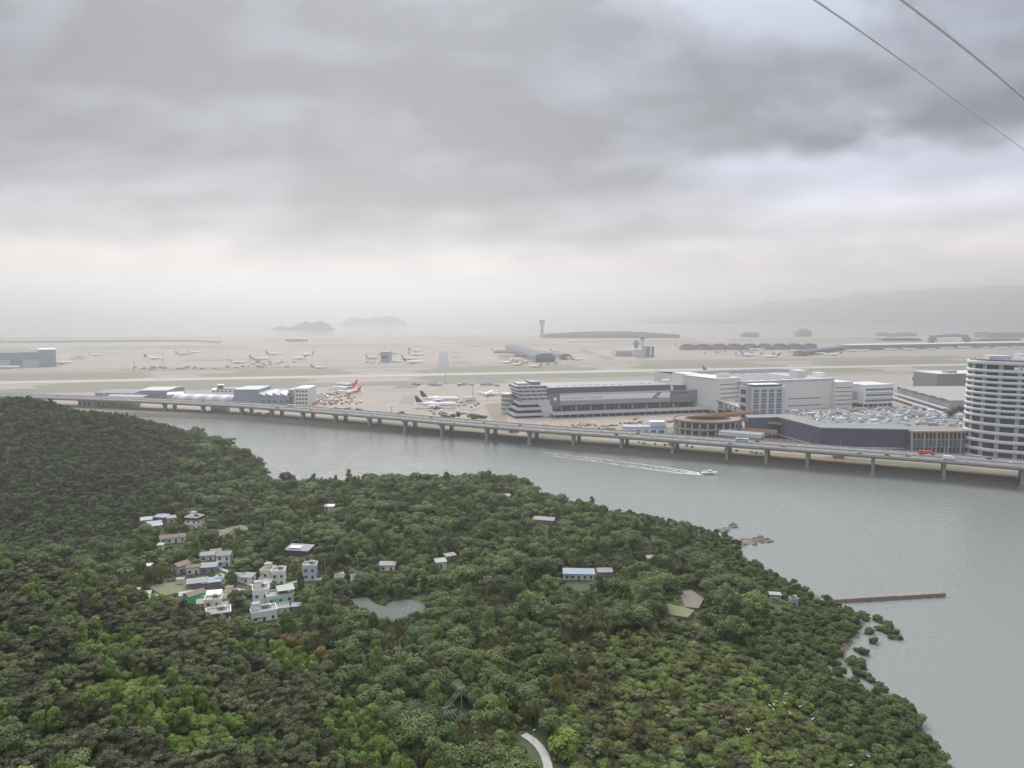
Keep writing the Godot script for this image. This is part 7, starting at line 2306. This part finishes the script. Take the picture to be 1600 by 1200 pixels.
func build_shore_things() -> void:
	var r := RandomNumberGenerator.new()
	r.seed = 404
	# the jetty: a rough old mole with a slim beacon at its head
	var p := Vector3(145.8, 1.6, -341.1); var q := Vector3(213.9, 1.6, -350.8)
	var t := thing("jetty", Vector3.ZERO, 0, "long straight stone jetty reaching out from the wooded shore", "jetty")
	M.jetty = weathered(0.24, 0.21, 0.18, 0.95, 4.0, 0.35, 91)
	var n := 26
	for k in n:
		var f0 := float(k) / n; var f1 := float(k + 1) / n
		var wide := 3.4 + r.randf_range(-0.3, 0.3)
		var m := p.lerp(q, (f0 + f1) / 2)
		var b := MB.new()
		b.obox(Transform3D(Basis(Vector3.UP, atan2(-(q - p).z, (q - p).x)), Vector3(m.x, 0.35 + r.randf_range(-0.06, 0.06), m.z + r.randf_range(-0.12, 0.12))), Vector3(p.distance_to(q) / n + 0.05, 2.7, wide))
		obj("mole_block", b, M.jetty, t)
	for k in 46:
		var m := p.lerp(q, r.randf())
		var b := MB.new()
		boulder(b, Vector3(m.x, 0.1, m.z + r.randf_range(1.7, 2.6)), Vector3(r.randf_range(0.5, 1.1), r.randf_range(0.4, 0.8), r.randf_range(0.4, 0.8)), r)
		obj("boulder", b, M.rock, t)
	t = thing("beacon", q + Vector3(-1.2, 0.1, 0), 0, "slim white beacon pole at the jetty's head", "beacon")
	var b := MB.new()
	b.tube(Vector3.ZERO, Vector3(0, 4.2, 0), 0.13, 0.1, 8)
	obj("pole", b, M.white, t)
	b = MB.new()
	b.tube(Vector3(0, 4.2, 0), Vector3(0, 4.8, 0), 0.22, 0.1, 8)
	obj("lantern_head", b, M.palegrey, t)
	# rocky spits and single rocks
	for e in [[[133.7, -457.3, 147.5, -471.6], 26, 5.0, "narrow rocky spit at the far bend of the shore"], [[132.8, -431.0, 157.7, -441.2], 60, 9.0, "broad low rocky point with scattered boulders below the far bend"], [[-262.1, -657.8, -226.7, -617.9], 24, 5.0, "dark rocks at the tip of the wooded headland"]]:
		t = thing("rocky_spit", Vector3.ZERO, 0, e[3], "rocks")
		var s := Vector3(e[0][0], 0, e[0][1]); var d := Vector3(e[0][2], 0, e[0][3])
		b = MB.new()
		var rows: Array = []
		for i in 9:
			var f := i / 8.0
			var row := PackedVector3Array()
			for j in 7:
				var w := (j - 3) / 3.0
				row.append(s.lerp(d, f) + Vector3(r.randf_range(-0.6, 0.6), (1.0 - w * w) * (1.1 - 0.75 * f) - 0.25 + r.randf_range(0, 0.15), w * e[2] * (1.0 - 0.6 * f)))
			rows.append(row)
		b.rings(rows, false, false)
		obj("bar", b, M.rock, t)
		for k in e[1]:
			var m := s.lerp(d, r.randf()) + Vector3(r.randf_range(-2, 2), 0.1, r.randf_range(-0.7, 0.7) * e[2])
			b = MB.new()
			var sz := r.randf_range(0.4, 1.3)
			boulder(b, m, Vector3(sz * 1.3, sz * 0.7, sz), r)
			obj("boulder", b, M.rock, t)
	# beach below the woods
	b = MB.new()
	var x := 112.0
	while x < 170.0:
		var z := -350.0
		while z < -238.0:
			var h := [height(x, z), height(x, z + 2), height(x + 2, z + 2), height(x + 2, z)]
			var hi: float = h.max()
			if hi < 0.7 and hi > -0.7:
				b.quad(Vector3(x, h[0] + 0.12, z), Vector3(x, h[1] + 0.12, z + 2), Vector3(x + 2, h[2] + 0.12, z + 2), Vector3(x + 2, h[3] + 0.12, z))
			z += 2.0
		x += 2.0
	ground_piece("beach", b, M.sand)
	# mangroves standing in the shallows: stored for the planting below
	for e in [[161.8, -324.9], [161.3, -321.3], [166.6, -321.3], [166.6, -318.5], [168.1, -315.1], [166.9, -311.8], [163.4, -309.8], [163.5, -307.9], [161.8, -311.1], [156.8, -308.5], [155.1, -306.6], [163.1, -302.8], [166.8, -306.6], [168.3, -307.9], [153.5, -297.9], [166.1, -301.6], [142.9, -290.8], [143.9, -287.9], [137.9, -282.9], [140.2, -281.3], [135.1, -278.6], [134.2, -274.4], [137.7, -276.4], [133.3, -269.8], [136.5, -268.3], [136.5, -265.3], [130.7, -266.3], [138.0, -261.5], [138.0, -257.8]]:
		var s := r.randf_range(3.2, 6.4)
		special_trees.append(["shrub", r.randi() % 3, e[0], e[1], s, s * 1.1, r.randf() * TAU, Color(0.72, 0.76, 0.82), "dark green mangrove bush standing in the shallows off the beach", "mangrove", "mangrove_bush"])
	# trees on the airport side
	for e in [[-87.3, -923.1], [-80.6, -911.9], [-74.6, -917.5], [-68.5, -923.1], [-50.3, -917.5], [-43.8, -917.5], [-38.7, -911.9], [-34.7, -911.9], [-47.3, -906.4], [-224.4, -958.5], [-146.3, -940.5], [-142.9, -940.5], [-207.5, -970.8], [-204.1, -970.8]]:
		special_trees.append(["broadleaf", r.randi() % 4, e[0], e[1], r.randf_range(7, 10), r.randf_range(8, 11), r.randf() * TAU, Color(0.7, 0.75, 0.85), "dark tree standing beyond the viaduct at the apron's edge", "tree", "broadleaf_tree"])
	for e in [[249.8, -917.5], [260.9, -940.5], [259.5, -917.5], [274.3, -952.4], [269.2, -917.5], [280.9, -940.5], [278.1, -911.9], [285.6, -923.1], [251.8, -895.6], [259.8, -890.3], [267.7, -885.0], [582.2, -952.4], [604.1, -977.1], [603.2, -964.6], [561.5, -928.8], [580.9, -923.1]]:
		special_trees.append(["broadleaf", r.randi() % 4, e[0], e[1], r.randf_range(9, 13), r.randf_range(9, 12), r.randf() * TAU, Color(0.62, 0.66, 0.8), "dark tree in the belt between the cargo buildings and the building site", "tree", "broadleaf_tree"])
	for k in 46:
		var m := Vector2(13.0, -817.5).lerp(Vector2(122.9, -826.5), r.randf()) + Vector2(0, r.randf_range(-16, 10))
		special_trees.append(["shrub", r.randi() % 3, m.x, m.y, r.randf_range(3, 5.5), r.randf_range(4, 6.5), r.randf() * TAU, Color(0.8, 0.8, 0.8), "green shrub on the waste ground in front of the freight terminal", "shrub", "shrub"])
	# the motor boat and its wake
	t = thing("motor_boat", Vector3(171.4, 0.0, -624.9) + Vector3(0, 0.1, 0), -0.12, "white motor boat with a cabin speeding along the channel", "boat")
	b = MB.new()
	var hull: Array = []
	for e in [[-7.0, 1.7, 1.5], [-4.0, 1.9, 1.6], [0.0, 2.0, 1.75], [4.0, 1.6, 2.1], [6.2, 0.8, 2.5], [7.4, 0.08, 2.8]]:
		hull.append(PackedVector3Array([Vector3(e[0], e[2], -e[1]), Vector3(e[0], -0.4, -e[1] * 0.55), Vector3(e[0], -0.7, 0), Vector3(e[0], -0.4, e[1] * 0.55), Vector3(e[0], e[2], e[1])]))
	b.rings(hull)
	obj("hull", b, M.white, t)
	slab("hull_stripe", -6.0, 3.0, 0.75, 1.05, 2.02, 1.6, M.midgrey, t)
	b = MB.new()
	b.prism(PackedVector2Array([Vector2(-1.0, 0), Vector2(4.4, 0), Vector2(1.9, 1.9), Vector2(-0.4, 2.0)]), -1.25, 1.25, true)
	var cab := obj("cabin", b, M.white, t)
	cab.rotation.x = -PI / 2
	cab.position.y = 1.7
	slab("side_window", -0.2, 1.5, 2.4, 3.2, 1.29, -1.29, M.black, t)
	slab("aft_canopy", -5.2, -1.1, 3.0, 3.15, 1.3, -1.3, M.bluegrey, t)
	for e in [-5.0, -1.4]:
		for k in [-1.1, 1.1]: slab("post", e, e + 0.1, 1.5, 3.0, k + 0.05, k - 0.05, M.grey, t)
	slab("mast", 0.4, 0.55, 3.6, 5.6, 0.08, -0.08, M.grey, t)
	slab("outboard_motor", -7.8, -7.0, -0.2, 2.0, 0.7, -0.7, M.black, t)
	b = MB.new()
	var lines := [[Vector3(165.1, 0.0, -622.4), Vector3(145.8, 0.0, -630.0), Vector3(115.9, 0.0, -651.4), Vector3(78.6, 0.0, -680.2), Vector3(37.7, 0.0, -708.3)], [Vector3(166.5, 0.0, -627.5), Vector3(149.1, 0.0, -644.6), Vector3(118.8, 0.0, -668.4), Vector3(80.3, 0.0, -695.5), Vector3(32.1, 0.0, -723.2)], [Vector3(165.8, 0.0, -624.9), Vector3(147.3, 0.0, -636.6), Vector3(117.3, 0.0, -659.8), Vector3(85.0, 0.0, -683.2), Vector3(62.1, 0.0, -698.7)]]
	for li in lines.size():
		var l: Array = lines[li]
		for k in [700, 700, 260][li]:
			var f := pow(r.randf(), 1.6 if li < 2 else 2.2) * 0.999
			var i := int(f * 4)
			var m: Vector3 = l[i].lerp(l[i + 1], f * 4 - i) + Vector3(0, r.randf_range(0.03, 0.14), r.randfn(0, 0.55 + 1.1 * f))
			var dir: Vector3 = (l[i + 1] - l[i]).normalized().rotated(Vector3.UP, r.randfn(0, 0.12))
			var side: Vector3 = dir.cross(Vector3.UP) * r.randf_range(0.06, 0.32) * (1.1 - 0.6 * f)
			var lg: Vector3 = dir * r.randf_range(0.5, 2.4)
			b.quad(m - lg, m + side, m + lg, m - side)
	tag(obj("wake_foam", b, M.white), "white foam wake trailing behind the motor boat", "wake", "", "stuff")
	b = MB.new()
	for k in 60:
		var m := t.position + Vector3(r.randf_range(-8, 5), r.randf_range(0.0, 0.25), r.randf_range(1.6, 2.6))
		b.quad(m, m + Vector3(0.9, 0, 0.1), m + Vector3(1.0, 0.16, 0.5), m + Vector3(0, 0.12, 0.4))
	tag(obj("bow_spray", b, M.white), "thin foam along the motor boat's hull", "foam", "", "stuff")
	# white egrets on the bushes
	var bird := Node3D.new()
	b = MB.new()
	var body: Array = []
	for e in [[-0.55, 0.0, 0.03], [-0.3, 0.06, 0.13], [0.0, 0.12, 0.19], [0.22, 0.2, 0.13], [0.3, 0.36, 0.06], [0.25, 0.52, 0.045], [0.32, 0.64, 0.05], [0.4, 0.68, 0.06], [0.48, 0.68, 0.03], [0.62, 0.66, 0.01]]:
		var row := PackedVector3Array()
		for j in 8: row.append(Vector3(e[0], 0.55 + e[1] + sin(TAU * j / 8) * e[2], cos(TAU * j / 8) * e[2]))
		body.append(row)
	b.rings(body)
	obj("body", b, M.white, bird)
	for k in [-0.06, 0.06]:
		b = MB.new()
		b.tube(Vector3(0, 0.0, k), Vector3(0.02, 0.52, k), 0.02, 0.02, 5)
		obj("leg", b, M.black, bird)
	for e in [[84.9, -229.7], [86.8, -230.9], [85.1, -226.7], [91.1, -233.3], [90.1, -225.5], [96.0, -232.1], [97.1, -224.4], [72.0, -212.4], [72.9, -212.7], [94.5, -240.7], [106.2, -206.2], [98.5, -200.6]]:
		var o := put(bird, "egret", Vector3(e[0], maxf(height(e[0], e[1]), 0.5) + 4.6, e[1]), r.randf() * TAU, "white egret resting on the bushes of the near shore", "bird", "egrets on the bushes")
		o.scale = Vector3.ONE * 1.1
		special_trees.append(["shrub", 0, e[0], e[1], 5.6, 5.6, 0.3, Color(1.2, 1.1, 0.8), "yellow-green bush under a resting egret", "shrub", "shrub"])
	bird.free()

func build_cables() -> void:
	# the two ropes of the cableway, passing close overhead and falling away to one side
	var m := mat(0.72, 0.73, 0.76, 0.6)
	for e in [[Vector3(4.9, 144.8, -13.5), Vector3(10.5, 145.5, -20.0), Vector3(27.7, 148.8, -42.0), Vector3(94.9, 156.5, -120.0), "thinner cableway rope crossing the sky, lower of the two"], [Vector3(4.8, 143.3, -10.0), Vector3(6.3, 142.7, -10.6), Vector3(8.2, 142.2, -11.8), Vector3(11.4, 141.4, -14.0), "thicker cableway rope crossing the sky, upper of the two"]]:
		var b := MB.new()
		var c := Curve3D.new()
		for k in 4:
			var pr: Vector3 = e[maxi(k - 1, 0)]; var nx: Vector3 = e[mini(k + 1, 3)]
			c.add_point(e[k], (pr - nx) / 6.0, (nx - pr) / 6.0)
		var pts := c.tessellate(5, 1.0)
		for k in pts.size() - 1: b.tube(pts[k], pts[k + 1], 0.02, 0.02, 8)
		tag(obj("cableway_rope", b, m), e[4], "cable")
